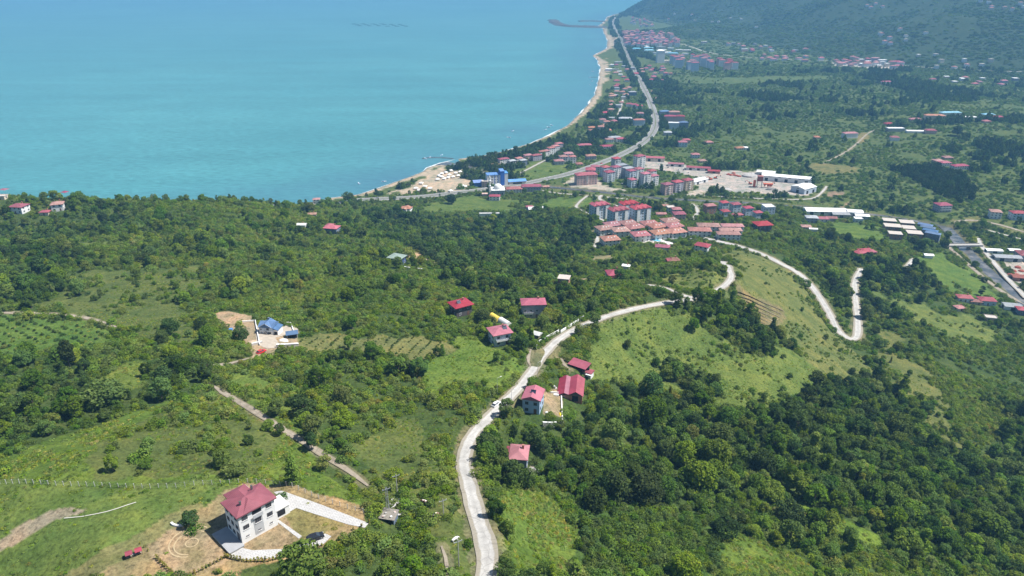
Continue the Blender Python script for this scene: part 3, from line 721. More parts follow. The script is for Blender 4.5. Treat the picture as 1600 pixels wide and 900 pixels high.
def make_haze():
    m = bpy.data.materials.new('haze_air'); m.use_nodes = True; nt = m.node_tree; nt.nodes.clear()
    out = N(nt, 'ShaderNodeOutputMaterial'); v = N(nt, 'ShaderNodeVolumePrincipled')
    v.inputs['Color'].default_value = HAZE_COL + (1,); v.inputs['Density'].default_value = HAZE_D; v.inputs['Anisotropy'].default_value = .0
    nt.links.new(v.outputs[0], out.inputs['Volume'])
    mb = MB().box(-62000, -3000, -9, 62000, 62000, 470)
    struct('haze', mb.mesh('haze', m), 'stuff')
HAZE_COL, HAZE_D = (.23, .57, .98), 1.4e-4

# ------------------------------------------------------------------ buildings
_wm = {}
def window_mesh(w, h, frame=None):
    key = (round(w, 2), round(h, 2), frame.name if frame else '')
    if key not in _wm:
        mb = MB(); t = .09
        mb.box(-w/2, -.07, -h/2, -w/2+t, .02, h/2); mb.box(w/2-t, -.07, -h/2, w/2, .02, h/2)
        mb.box(-w/2+t, -.07, h/2-t, w/2-t, .02, h/2); mb.box(-w/2+t, -.07, -h/2, w/2-t, .02, -h/2+t); mb.box(-.04, -.065, -h/2+t, .04, .02, h/2-t)
        mb.box(-w/2+t, -.03, -h/2+t, w/2-t, .01, h/2-t, 1)
        _wm[key] = mb.mesh('window', [frame or M_WFRAME, M_GLASS])
    return _wm[key]
_dm = {}
def door_mesh(w, h, mat):
    key = (w, h, mat.name)
    if key not in _dm:
        mb = MB().box(-w/2, -.06, 0, w/2, .02, h); _dm[key] = mb.mesh('door', [mat])
    return _dm[key]
M_DOOR = plain('brown_door', (.16, .09, .06), .6); M_VOID = plain('dark_opening', (.02, .02, .022), .9)
def put(part, me, root, w, d, side, along, z, name, proud=0.0):
    """fix a facade piece on side f(ront) b(ack) l(eft) r(ight), ALONG metres from the middle"""
    if side == 'f': loc, rz = (along, -d/2 - proud, z), 0
    elif side == 'b': loc, rz = (-along, d/2 + proud, z), math.pi
    elif side == 'r': loc, rz = (w/2 + proud, along, z), math.pi / 2
    else: loc, rz = (-w/2 - proud, -along, z), -math.pi / 2
    return link(name, me, root, loc, rz)
NORMALS = {'f': (0, -1), 'b': (0, 1), 'r': (1, 0), 'l': (-1, 0)}
ROOTS = []
def facades(x, y, yaw, lim):
    out = []
    L = math.hypot(x, y); c, s = math.cos(yaw), math.sin(yaw)
    for k, (a, b) in NORMALS.items():
        if ((a * c - b * s) * -x + (a * s + b * c) * -y) / L > lim: out.append(k)
    return out
def roof_part(root, kind, mat, w, d, z, pitch=.38, o=.55):
    mb = MB()
    if kind == 'flat':
        mb.box(-w/2-.25, -d/2-.25, z, w/2+.25, d/2+.25, z+.3)
        mb.box(-w/2-.25, -d/2-.25, z+.3, w/2+.25, -d/2-.05, z+.75); mb.box(-w/2-.25, d/2+.05, z+.3, w/2+.25, d/2+.25, z+.75)
        mb.box(-w/2-.25, -d/2-.05, z+.3, -w/2-.05, d/2+.05, z+.75); mb.box(w/2+.05, -d/2-.05, z+.3, w/2+.25, d/2+.05, z+.75)
    elif kind == 'slab': mb.box(-w/2-.4, -d/2-.4, z, w/2+.4, d/2+.4, z+.35)
    elif kind == 'shed':
        h = pitch * d; v = [(-w/2-o,-d/2-o,z-.05),(w/2+o,-d/2-o,z-.05),(w/2+o,d/2+o,z+h),(-w/2-o,d/2+o,z+h)]
        mb.loft([v, [(a, b, c + .18) for a, b, c in v]])
    else: mb.hip(w, d, z, min(w, d) / 2 * pitch, o, gable=(kind == 'gable'))
    return mb.build('roof', mat, root)
def wall_part(root, kind, mat, w, d, hgt, pitch, base=3.0):
    mb = MB().box(-w/2, -d/2, -base, w/2, d/2, hgt)
    if kind == 'gable':
        h = min(w, d) / 2 * pitch * .98
        if w >= d: mb.add([(-w/2,-d/2,hgt),(-w/2,d/2,hgt),(-w/2,0,hgt+h),(w/2,-d/2,hgt),(w/2,d/2,hgt),(w/2,0,hgt+h)], [(0,2,1),(3,4,5)])
        else: mb.add([(-w/2,-d/2,hgt),(w/2,-d/2,hgt),(0,-d/2,hgt+h),(-w/2,d/2,hgt),(w/2,d/2,hgt),(0,d/2,hgt+h)], [(0,1,2),(3,5,4)])
    if kind == 'shed':
        h = pitch * d; mb.add([(-w/2,-d/2,hgt),(w/2,-d/2,hgt),(w/2,d/2,hgt),(-w/2,d/2,hgt),(w/2,d/2,hgt+h),(-w/2,d/2,hgt+h)], [(1,2,4),(0,5,3),(3,5,4,2)])
    return mb.build('wall', mat, root)
SPECS = []
def spec(px, py, w, d, st, yaw, roof, rc, wc, label, group=None, name='house', cat='house', **o):
    SPECS.append(dict(px=px, py=py, w=w, d=d, st=st, yaw=R(yaw), roof=roof, rc=rc, wc=wc, label=label, group=group, name=name, cat=cat, o=o))
def build_spec(s):
    x, y, z = s['pos']; o = s['o']; w, d = s['w'], s['d']; sh = o.get('sh', 2.9); hgt = s['st'] * sh
    root = thing(s['name'], s['label'], s['cat'], (x, y, z), s['yaw'], s['group']); ROOTS.append((x, y, max(w, d) / 2 + 1.5))
    pitch = o.get('pitch', .40)
    wall_part(root, s['roof'], MW[s['wc']], w, d, hgt, pitch)
    rm = MR[s['rc']]; rp = roof_part(root, s['roof'], rm, w, d, hgt, pitch, o.get('over', .6))
    r_ = math.hypot(x, y)
    if o.get('nowin'): pass
    elif r_ < 1350:
        fs = facades(x, y, s['yaw'], -.25 if r_ < 650 else .08)
        ww, wh = o.get('win', (1.35, 1.35)) if r_ < 650 else (1.7, 1.6)
        sp_ = o.get('gap', 2.9 if r_ < 650 else 3.7)
        me = window_mesh(ww, wh, M_FRAME if s['wc'] in ('white', 'blue', 'paleblue') and r_ < 650 else None)
        for k in fs:
            L = w if k in 'fb' else d
            n_ = max(1, int((L - .8) / sp_))
            for lv in range(max(1,int(s['st']))):
                for i in range(n_):
                    a = (i - (n_ - 1) / 2) * (L / n_)
                    if lv == 0 and k == 'f' and i == n_ // 2 and r_ < 900:
                        put(None, door_mesh(1.2, 2.2, M_DOOR), root, w, d, k, a, .05, 'door'); continue
                    put(None, me, root, w, d, k, a, lv * sh + 1.65, 'window')
    if o.get('balcony'):
        for lv in range(1, int(s['st'])):
            mb = MB().box(-o['balcony']/2, -1.2, 0, o['balcony']/2, 0, .16).box(-o['balcony']/2, -1.2, .16, o['balcony']/2, -1.12, 1.0)
            mb.box(-o['balcony']/2, -1.12, .16, -o['balcony']/2+.07, 0, 1.0).box(o['balcony']/2-.07, -1.12, .16, o['balcony']/2, 0, 1.0)
            b = mb.build('balcony', MW['white'], root); b.location = (o.get('bx', 0), -d/2, lv * sh)
    if r_ < 800 and s['roof'] in ('hip', 'gable') and not o.get('nochim'):
        mb = MB().box(-.35, -.35, hgt, .35, .35, hgt + min(w, d) / 2 * pitch + .9).box(-.45, -.45, hgt + min(w, d) / 2 * pitch + .9, .45, .45, hgt + min(w, d) / 2 * pitch + 1.02)
        c = mb.build('chimney', MW['brick'] if o.get('brickchim', 1) else MW['white'], rp); c.location = (w * .22, d * .12, 0)
    if o.get('solar'):
        h = hgt + min(w, d) / 2 * pitch * .55
        mb = MB(); mb.loft([[(-1.0,-.9,h),(1.0,-.9,h),(1.0,.5,h+.9),(-1.0,.5,h+.9)], [(-1.0,-.95,h+.08),(1.0,-.95,h+.08),(1.0,.45,h+.98),(-1.0,.45,h+.98)]])
        mb.tube((-1.0,.65,h+1.1), (1.0,.65,h+1.1), .28, k=10); mb.tube((-.8,.6,h-.6), (-.8,.6,h+1.0), .05); mb.tube((.8,.6,h-.6), (.8,.6,h+1.0), .05)
        q = mb.build('solar_heater', plain('solar_panel', (.03, .04, .07), .25), rp); q.location = (o['solar'], -d * .12, 0)
    for q in range(o.get('skylights', 0)):
        a, t_ = (q - 1) * w * .2, .45 + .12 * (q % 2); zz = hgt + min(w, d) / 2 * pitch * (1 - t_)
        k_ = MB().box(-.55, -.5, zz - .1, .55, .5, zz + .55).build('skylight', M_TRIM, rp); k_.location = (a, -d / 2 * t_, 0)
    if o.get('wing'):                                   # cross wing with its own roof
        wx, wy, ww_, wd_, wh_ = o['wing']
        mb = MB().box(wx - ww_/2, wy - wd_/2, -3, wx + ww_/2, wy + wd_/2, wh_); mb.build('wing', MW[s['wc']], root)
        mb = MB().hip(ww_, wd_, wh_, min(ww_, wd_) / 2 * pitch, .5, x=wx, y=wy, gable=o.get('wgable', False)); mb.build('roof', rm, root)
    return root
def apartment(s):
    """pale block with projecting bays, windows and a many-gabled red roof"""
    x, y, z = s['pos']; o = s['o']; w, d = s['w'], s['d']; sh = 2.9; hgt = s['st'] * sh
    root = thing(s['name'], s['label'], s['cat'], (x, y, z), s['yaw'], s['group']); ROOTS.append((x, y, max(w, d) / 2 + 2))
    wall_part(root, 'hip', MW[s['wc']], w, d, hgt, .4, 2)
    mb = MB().hip(w, d, hgt, min(w, d) / 2 * .42, .7)
    if o.get('gables'):
        for gx in (-w * .3, w * .3, 0):
            mb.hip(w * .2, d + 2.4, hgt + .1, w * .1 * .7, .3, x=gx, gable=True)
    mb.build('roof', MR[s['rc']], root)
    for gx in ((-w * .3, w * .3) if o.get('gables') else ()):
        MB().box(gx - w * .09, -d/2 - 1.2, -2, gx + w * .09, -d/2, hgt).build('bay', MW['white'], root)
        MB().box(gx - w * .09, d/2, -2, gx + w * .09, d/2 + 1.2, hgt).build('bay', MW['white'], root)
    me = window_mesh(1.9, 1.5); bal = None
    for k in facades(x, y, s['yaw'], .08):
        L = w if k in 'fb' else d; n_ = max(2, int(L / 4.0))
        for lv in range(max(1,int(s['st']))):
            for i in range(n_):
                a = (i - (n_ - 1) / 2) * (L / n_); pr = .0
                if o.get('gables') and k in 'fb' and min(abs(a - w * .3), abs(a + w * .3)) < w * .09: pr = 1.2
                put(None, me, root, w, d, k, a, lv * sh + 1.6, 'window', pr + .01)
        if not o.get('gables') and k == 'f':
            for lv in range(1, int(s['st'])):
                b = MB().box(-1.6, -1.3, 0, 1.6, 0, .16).box(-1.6, -1.3, .16, 1.6, -1.2, .95).build('balcony', MW['white'], root); b.location = (0, -d/2, lv * sh)
    return root
def shed_hall(s):
    """long industrial hall: gabled roof, big doors, strip windows"""
    x, y, z = s['pos']; w, d = s['w'], s['d']; hgt = s['st'] * 2.9
    root = thing(s['name'], s['label'], s['cat'], (x, y, z), s['yaw'], s['group']); ROOTS.append((x, y, max(w, d) / 2 + 1))
    wall_part(root, 'gable', MW[s['wc']], w, d, hgt, .22, 1.5); roof_part(root, 'gable', MR[s['rc']], w, d, hgt, .22, .4)
    for k in facades(x, y, s['yaw'], .05):
        L = w if k in 'fb' else d; n_ = max(1, int(L / 12))
        for i in range(n_):
            a = (i - (n_ - 1) / 2) * (L / n_)
            if s['o'].get('doors', True): put(None, door_mesh(4.2, min(hgt - .7, 4.5), M_VOID), root, w, d, k, a, .02, 'gate')
            if hgt > 4: put(None, window_mesh(4.0, 1.0), root, w, d, k, a + (4.6 if n_ > 1 else 0) * (1 if i < n_ - 1 else -1), hgt - 1.2, 'window')
    return root

A_ = 'house'
# --- hill houses near the white road
spec(720,489, 9.2,8,2,32,'hip','maroon','dark','dark house with maroon hip roof and solar heater, sunk in the wood', solar=-1.5, pitch=.34, over=1.0)
spec(833,492, 12.6,8,2.8,4,'hip','pinkred','lilac','tall grey house with balconies and a long faded red roof, in the wood', balcony=5, bx=-3, pitch=.36)
spec(781,534, 8.6,8,2.2,22,'hip','pinkred','paleblue','pale red-roofed house with a solar heater, by the dirt lane to the white road', solar=2.2, pitch=.36, over=.9, balcony=7)
spec(833,637, 6.8,8.2,2.2,-14,'gable','pinkred','blue','blue boarded house under a red gable roof beside the walled yard', solar=.2, pitch=.45, over=.5, nochim=1)
spec(811,728, 6.0,8.0,2.1,-6,'hip','pinkred','slate','grey house with faded red hip roof, in trees below the walled yard', pitch=.5, wing=(-2.8,1.8,3,3.6,5.4), over=.5)
spec(881,446, 7,6.5,2,-14,'slab','slab','brick','unfinished brick house with bare pale roof slabs, in the wood', wing=(1.2,-1.8,3,3,4.8), gap=3.0)
spec(959,438, 9.5,9.5,2,8,'hip','red','white','small white villa with a bright red hip roof among trees', wing=(-2.8,-2.5,4.5,5,4.8), pitch=.5)
spec(978,420, 5,3.5,1,-20,'gable','white','white','little white shed uphill from the small white villa', name='shed', cat='shed', nowin=1)
spec(1052,410, 8,7,1,12,'hip','brown','tan','low old house with a dull brown roof below the round meadow')
spec(1046,411, 5,5,1,12,'gable','red','brick','small red roofed lean-to beside the low brown-roofed house', name='shed', cat='shed', nowin=1)
spec(621,412, 9.5,8.5,2,-24,'hip','green','navy','dark blue house with a flat-pitched grey green roof on a clearing', pitch=.2, nochim=1, over=1)
spec(519,362, 12.5,9,1.6,-12,'hip','pinkred','slate','house with a long red roof alone in the woods toward the sea', wing=(-3,2,6,8,5.4))
spec(488,338, 8,6,1,8,'hip','orange','tan','tiny house with an orange roof deep in the woods toward the sea')
spec(471,355, 8,5,1,0,'gable','white','white','white roofed shed deep in the woods toward the sea', name='shed', cat='shed', nowin=1)
spec(635,331, 13,9,2,-14,'hip','orange','white','white house with crossing orange gables by the meadow below the highway', wing=(0,-1,6,14,5.8), wgable=True)
spec(495,317, 9,8,2,10,'hip','rose','white','pink roofed house at the highway where the beach begins')
spec(8,302, 11,9,2,-10,'hip','red','white','white house with red roof cut by the frame on the sea-view ridge')
spec(32,331, 12,10,2,-8,'hip','red','white','big white red-roofed house on the ridge above the sea')
spec(103,306, 9,8,2,-20,'hip','red','white','white red-roofed house standing against the sea on the ridge')
spec(92,327, 9,9,2,20,'hip','salmon','white','white house with pale salmon roof and a white drive on the ridge')
spec(72,335, 7,6,1,4,'hip','red','cream','low red-roofed cottage between the ridge houses')
spec(3,311, 8,6,1,4,'flat','slab','cream','cream flat-roofed outbuilding at the ridge end')
# --- villa village
for i, (px, py, lab) in enumerate([(953,381,'white villa with salmon tiled roof standing alone at the village lane'),(944,364,'salmon-roofed villa at the wood edge of the village'),(957,358,'salmon-roofed villa behind the wood edge one'),
    (969,367,'salmon-roofed villa in the second row above the single one'),(981,356,'salmon-roofed villa at the foot of the red blocks'),(1000,374,'broad white villa with salmon tiled roof above the pool'),(991,362,'salmon-roofed villa behind the broad one above the pool'),
    (1014,357,'salmon-roofed villa facing the middle village court'),(1030,371,'broad villa with bright salmon roof beside the white village court'),(1026,361,'salmon-roofed villa behind the one beside the court'),
    (1056,369,'broad salmon-roofed villa at the end of the stepped row'),(1052,360,'second villa of the stepped salmon row'),(1046,352,'topmost villa of the stepped salmon row')]):
    spec(px, py, 15.2, 12.5, 2, 16 + [-3,6,4,-6,2,-4,5,-2,3,6,2,2,2][i], 'hip', ['salmon','salmon','rose'][i % 3] if i not in (8,) else 'orange', 'white', lab, name='villa', cat='villa', pitch=.44, over=.9, nochim=i % 2, skylights=3)
spec(1060,345, 12,10,3,4,'hip','red','pink','red-roofed pink house at the back of the villa village')
spec(1056,337, 10,9,3,4,'hip','rose','lilac','lilac house with dull red roof behind the villa village')
spec(1047,334, 9,9,3,4,'flat','slab','paleblue','pale blue flat-topped house behind the villa village')
spec(1033,337, 11,7,1,-4,'hip','rose','pink','low long pink roofed house by the village back lane')
spec(1036,324, 12,7,1,-8,'hip','salmon','white','low white roofed farmhouse by the canal lane')
spec(1106,360, 21,11,2,-4,'hip','salmon','white','long white row house with salmon roof, the lower of two on the lane', name='row_house', cat='row house')
spec(1093,368, 21,11,2,-4,'hip','salmon','white','long white row house with salmon roof and terrace, nearer the pool', name='row_house', cat='row house', skylights=3) if False else spec(1092,367, 21,11,2,-5,'hip','salmon','white','long white row house with salmon roof nearer the pool', name='row_house', cat='row house')
spec(1143,361, 21,9,2,-3,'hip','rose','white','back unit of the three stepped white row houses', name='row_house', cat='row house')
spec(1140,367, 21,9,2,-3,'hip','salmon','white','middle unit of the three stepped white row houses', name='row_house', cat='row house')
spec(1137,373, 21,9,2,-3,'hip','salmon','white','front unit of the three stepped white row houses above the hedge', name='row_house', cat='row house')
spec(1097,392, 11.5,9,2,-32,'hip','red','white','white two-storey house with red hip roof at the wood edge below the row houses')
spec(1190,359, 15,12,2.4,10,'hip','red','dark','dark chalet with an open white gable under a big red roof', over=1.4)
spec(1035,389, 12,7,1,-12,'hip','maroon','white','maroon tent-roofed pavilion beside the swimming pool', name='pavilion', cat='pavilion', nowin=1)
for px, py, w, d, st, rc, wc, lab in [(1108,333,14,11,4,'rose','brick','brown unfinished block with a rose roof on the canal lane'),(1130,328,10,10,4,'red','paleblue','tall pale house with red roof nearest the canal in the hamlet row'),
    (1132,339,10,10,3,'red','paleblue','pale house with red roof in front of the tall canal-side one'),(1148,331,12,10,4,'red','paleblue','wide pale house with red roof in the middle of the hamlet row'),
    (1167,337,11,10,4,'red','paleblue','pale house with red roof standing beside the low red one'),(1152,338,13,8,1,'red','white','low house with long red roof in the hamlet row'),
    (1183,341,10,9,3,'red','paleblue','pale house with a red roof terrace at the end of the hamlet row')]:
    spec(px, py, w * .88, d * .9, st * .9, 14, 'hip', rc, wc, lab, over=.6)
spec(1199,335, 12,11,3.6,8,'flat','white','paleblue','pale flat house with a bright white roof at the end of the hamlet')
# --- red blocks
for px, py, yw, lab in [(936,340,24,'nearest-the-wood block of the four pale red-gabled apartment blocks'),(965,349,24,'front apartment block with red gabled roof above the salmon villas'),(981,338,24,'rear block of the four pale red-gabled apartment blocks'),(999,346,24,'end block of the four pale apartments, beside the poplars')]:
    spec(px, py, 20, 11, 5.6, yw, 'apt', 'red', 'paleblue', lab, name='apartment_block', cat='apartment block', gables=1)
# --- blocks on the flat by the highway
for px, py, w, d, st, rc, wc, lab in [(945,275,15,13,6,'red','paleblue','red-roofed block nearest the highway bend'),(951,283,16,13,6,'red','paleblue','front red-roofed block beside the unfinished one'),(961,278,16,12,6,'red','white','white red-roofed block between the two beside the unfinished one'),
    (962,264,15,12,5,'red','grey','red-roofed grey block at the highway edge behind the dark ones'),(985,284,15,12,6,'red','paleblue','pale block rising behind the round-fronted one'),(987,292,13,12,5,'pinkred','paleblue','short pale block with a red roof at the scrub edge'),
    (997,281,15,12,6,'red','white','white red-roofed block in the middle of the estate'),(1007,292,15,12,6,'pinkred','white','white block with faded red roof beside the short pale one'),(1017,281,15,12,6,'red','white','white red-roofed block by the car park'),(1020,289,15,12,6,'pinkred','white','white red-roofed block at the estate edge by the scrub'),
    (998,263,19,13,6,'red','white','tall white red-roofed block by the highway car park')]:
    spec(px, py, w - 3.5, d - 2, st + (px * 7) % 3 - 1, 28, 'apt', rc, wc, lab, name='apartment_block', cat='apartment block')
for px, py, lab, wc in [(1041,303,'brown brick block with red roof nearest the canal'),(1057,299,'middle one of three brown blocks by the canal'),(1073,296,'tan block with red roof at the yard gate')] and [(1041,303,'brown brick block with red roof, by the canal','pink'),(1057,299,'middle one of the three brown blocks by the canal','lilac'),(1073,296,'tan block with red roof, last of three toward the yard','tan')]:
    spec(px, py, 13, 11, 5, 26, 'apt', 'red', wc, lab, name='apartment_block', cat='apartment block')
spec(915,287, 30,14,5,12,'apt','red','pink','big unfinished pink block with open floors and a red roof', name='unfinished_block', cat='apartment block')
spec(922,279, 14,16,5,-6,'hip','red','lilac','rear wing of the unfinished block with red roof, by the highway', name='apartment_wing', cat='apartment block')
spec(930,268, 13,10,3,-6,'hip','red','white','white house with red roof behind the unfinished block')
spec(970,272, 17,13,5,26,'flat','grey','slate','dark grey glazed block between red-roofed ones', name='office_block', cat='block')
spec(981,277, 16,12,5,26,'flat','grey','slate','dark block with a lattice front beside the dark glazed one', name='office_block', cat='block')
# --- yard and plant
def hall(px, py, w, d, st, yaw, rc, wc, lab, **k): spec(px, py, w, d, st, yaw, 'hall', rc, wc, lab, name='hall', cat='hall', **k)
hall(1090,285, 30,13,1.5,38,'white','white','white-roofed hall between the brown blocks and the works yard')
hall(1091,265, 36,11,1.4,-12,'red','white','long red-roofed hall at the back of the car park')
hall(1056,259, 24,10,1.4,-10,'pinkred','white','low red-roofed hall beside the car park entrance')
hall(1022,251, 32,12,2,-10,'pinkred','cream','two-storey red-roofed hall nearest the highway on the car park')
hall(1115,270, 18,9,1.3,-10,'red','brick','small red-roofed shed at the corner of the works yard')
hall(1228,283, 68,15,2.6,-20,'white','white','long white hall with dark gates behind the works yard')
hall(1196,275, 26,13,2.4,-20,'white','grey','white-roofed hall joined behind the mixing tower')
hall(1255,299, 26,22,2.6,33,'white','paleblue','stout white hall at the far corner of the works yard')
hall(1289,334, 50,16,1.8,-4,'white','white','long white-roofed hall by the canal below the works yard')
hall(1334,337, 18,12,2,-12,'white','white','small white hall at the end of the canal sheds')
hall(1346,341, 16,9,1.4,-12,'white','grey','low white-roofed shed beyond the small canal hall')
hall(1312,338, 20,12,1.4,-6,'grey','concrete','grey roofed shed between the white canal halls')
spec(1267,346, 13,10,2,-8,'hip','grey','lilac','lilac grey house below the long white canal hall')
spec(1283,345, 14,9,1.3,-8,'hip','red','white','red-roofed low house below the long white canal hall')
spec(1298,344, 12,8,1.2,-8,'gable','rust','lilac','rusty roofed shed beside the red-roofed low house', name='shed', cat='shed', nowin=1)
spec(1340,346, 9,8,1.4,-8,'flat','white','paleblue','white little house below the canal sheds')
spec(1259,357, 10,8,1,-10,'hip','salmon','cream','salmon roofed cottage below the canal sheds')
spec(1270,361, 8,4,1,-10,'gable','white','white','small white-roofed shed beside the salmon cottage', name='shed', cat='shed', nowin=1)
# --- unfinished houses and river side
for px, py, w, d, lab in [(1388,351,14,11,'bare concrete shell with pale roof, furthest from the river'),(1393,360,17,12,'bare concrete shell in front of the furthest one'),(1415,354,15,12,'bare concrete shell nearest the canal'),(1418,363,13,12,'back half of the long bare concrete shell'),(1427,371,15,12,'front half of the long bare concrete shell'),(1397,372,13,10,'low bare concrete shell at the wood edge')]:
    spec(px, py, w, d, 2, -14, 'slab', 'slab', 'brick', lab, name='house_shell', cat='unfinished house', sh=3.0)
for k in range(4):
    spec(1443 + k * 4, 362 + k * 4.5, 15, 7, 3, -38, 'hip', 'slate', 'slate', ['backmost','second','third','frontmost'][k] + ' unit of the dark blue stepped terrace by the river', name='row_house', cat='row house', over=.4)
spec(1471,329, 17,13,3,6,'hip','red','lilac','three-storey house with red roof and wide balconies on the plain', balcony=14)
spec(1553,340, 12,11,3,-18,'hip','salmon','white','white three-storey house with salmon roof on the river plain')
spec(1588,342, 16,11,3,-6,'hip','red','paleblue','pale blue three-storey house with red roof on the river plain')
hall(1572,406, 26,10,1.4,-8,'grey','grey','grey tunnel-roofed hall by the river road')
spec(1602,405, 18,16,2.4,-10,'hip','red','lilac','lilac block with red roof at the river road, cut by the frame')
hall(1552,394, 16,7,1,-8,'white','white','white-roofed shed by the river road junction')
hall(1584,394, 12,7,1,-8,'white','grey','small white-roofed shed behind the grey tunnel hall')
hall(1593,437, 16,9,1.3,-10,'rust','brick','rust red shed in the scrap yard')
spec(1352,395, 13,9,1,10,'hip','red','brick','low house with several red roofs on the wooded slope', wing=(4,-3,8,7,2.8))
spec(1342,398, 9,8,1,30,'hip','red','brick','red-roofed annex next to the low house on the wooded slope')
spec(1506,468, 12,8,1.3,-10,'hip','red','white','red-roofed cottage by the meadow above the river, first of three')
spec(1523,473, 9,6,1,-10,'hip','rust','tan','small rusty roofed cottage between the two red ones')
spec(1540,474, 13,9,1.5,-10,'hip','red','paleblue','pale red-roofed cottage with a cypress in front of the river')
spec(1498,484, 7,6,1,10,'hip','rose','cream','tiny rose roofed hut below the meadow cottages', name='hut', cat='hut')
spec(1597,490, 10,8,1.5,-14,'hip','red','slate','red-roofed house at the frame edge above the wood')
hall(1580,482, 14,9,1.2,-14,'grey','white','grey and white greenhouse shed below the river cottages')
spec(1547,500, 9,6,1,-14,'flat','slab','tan','ruined pale hut on the track below the cottages', name='hut', cat='hut')
spec(1450,402, 8,5,1,-10,'gable','white','white','white shed standing in the river meadow', name='shed', cat='shed', nowin=1)
# --- around the mosque and the shore
spec(773,312, 14,9,2,-6,'hip','red','white','white house with a red roof below the mosque')
spec(760,292, 13,9,3,0,'flat','slab','pink','pink flat house between the blue works and the mosque')
spec(803,300, 22,12,2,4,'hip','rose','white','white building with a rose roof next to the mosque')
spec(830,298, 27,12,2.6,4,'hip','red','lilac','long lilac house with two red hips by the highway')
spec(853,293, 9,7,1,4,'hip','salmon','tan','tan cottage at the end of the houses by the highway bridge')
hall(838,328, 20,12,1,4,'white','white','white-roofed shed in the tree gap behind the poplar nursery')
spec(827,327, 8,6,1.4,4,'hip','red','white','small white house with a red roof beside the white-roofed shed')
spec(766,337, 26,3.5,1,2,'flat','white','white','long low white wall-like shed on a clearing in the scrub', name='shed', cat='shed', nowin=1)
for px, py, w, st, rc, wc, lab in [(787,256,17,3,'red','white','white villa with red roof, first of the beach row from the river mouth'),(775,259,12,1,'orange','cream','low orange-roofed house at the river mouth'),
    (800,256,11,2,'grey','grey','grey flat-gabled house second in the beach row'),(811,252,11,2,'salmon','white','small salmon-roofed house in the beach row'),(817,258,11,3,'grey','slate','tall slate grey house at the field corner of the beach row'),
    (825,250,13,3,'rose','pink','pink house with rose roof in the beach row'),(838,250,16,3,'red','lilac','lilac house with bright red roof facing the field'),(847,244,12,3,'salmon','white','white house with salmon roof seaward of the lilac one'),
    (853,243,11,3,'rose','white','white rose-roofed house in the middle of the beach row'),(861,241,12,4,'salmon','white','tall white house with salmon roof in the beach row'),(868,238,12,4,'rose','white','tall white house with rose roof in the beach row'),(873,234,13,4,'rose','lilac','lilac house with rose roof ending the beach row')]:
    spec(px, py, w, 9, st, 26, 'hip', rc, wc, lab)
for px, py, w, st, rc, wc, lab in [(873,256,15,2,'rose','grey','grey house with rose roof by the field corner hamlet'),(880,252,13,3,'salmon','white','white house with salmon roof in the field corner hamlet'),(888,250,14,4,'rose','white','tall rose-roofed house in the field corner hamlet'),
    (894,255,10,4,'salmon','white','narrow tall white house beside the big hamlet tree'),(905,258,10,1,'salmon','cream','low cream cottage inland of the hamlet'),(923,248,16,2,'salmon','lilac','lilac house with salmon roof among trees by the highway'),
    (913,231,24,2,'red','slate','slate house with a big red roof in the seaside grove'),(949,233,26,2,'red','white','long white house with red roof by the grove yard'),(970,221,16,2,'red','white','white house with red roof at the grove yard corner'),
    (960,219,22,2,'grey','grey','grey-roofed hall in the seaside grove'),(952,222,14,2,'salmon','white','white salmon-roofed house behind the grove yard')]:
    spec(px, py, w, 11, st, 10, 'hip', rc, wc, lab)
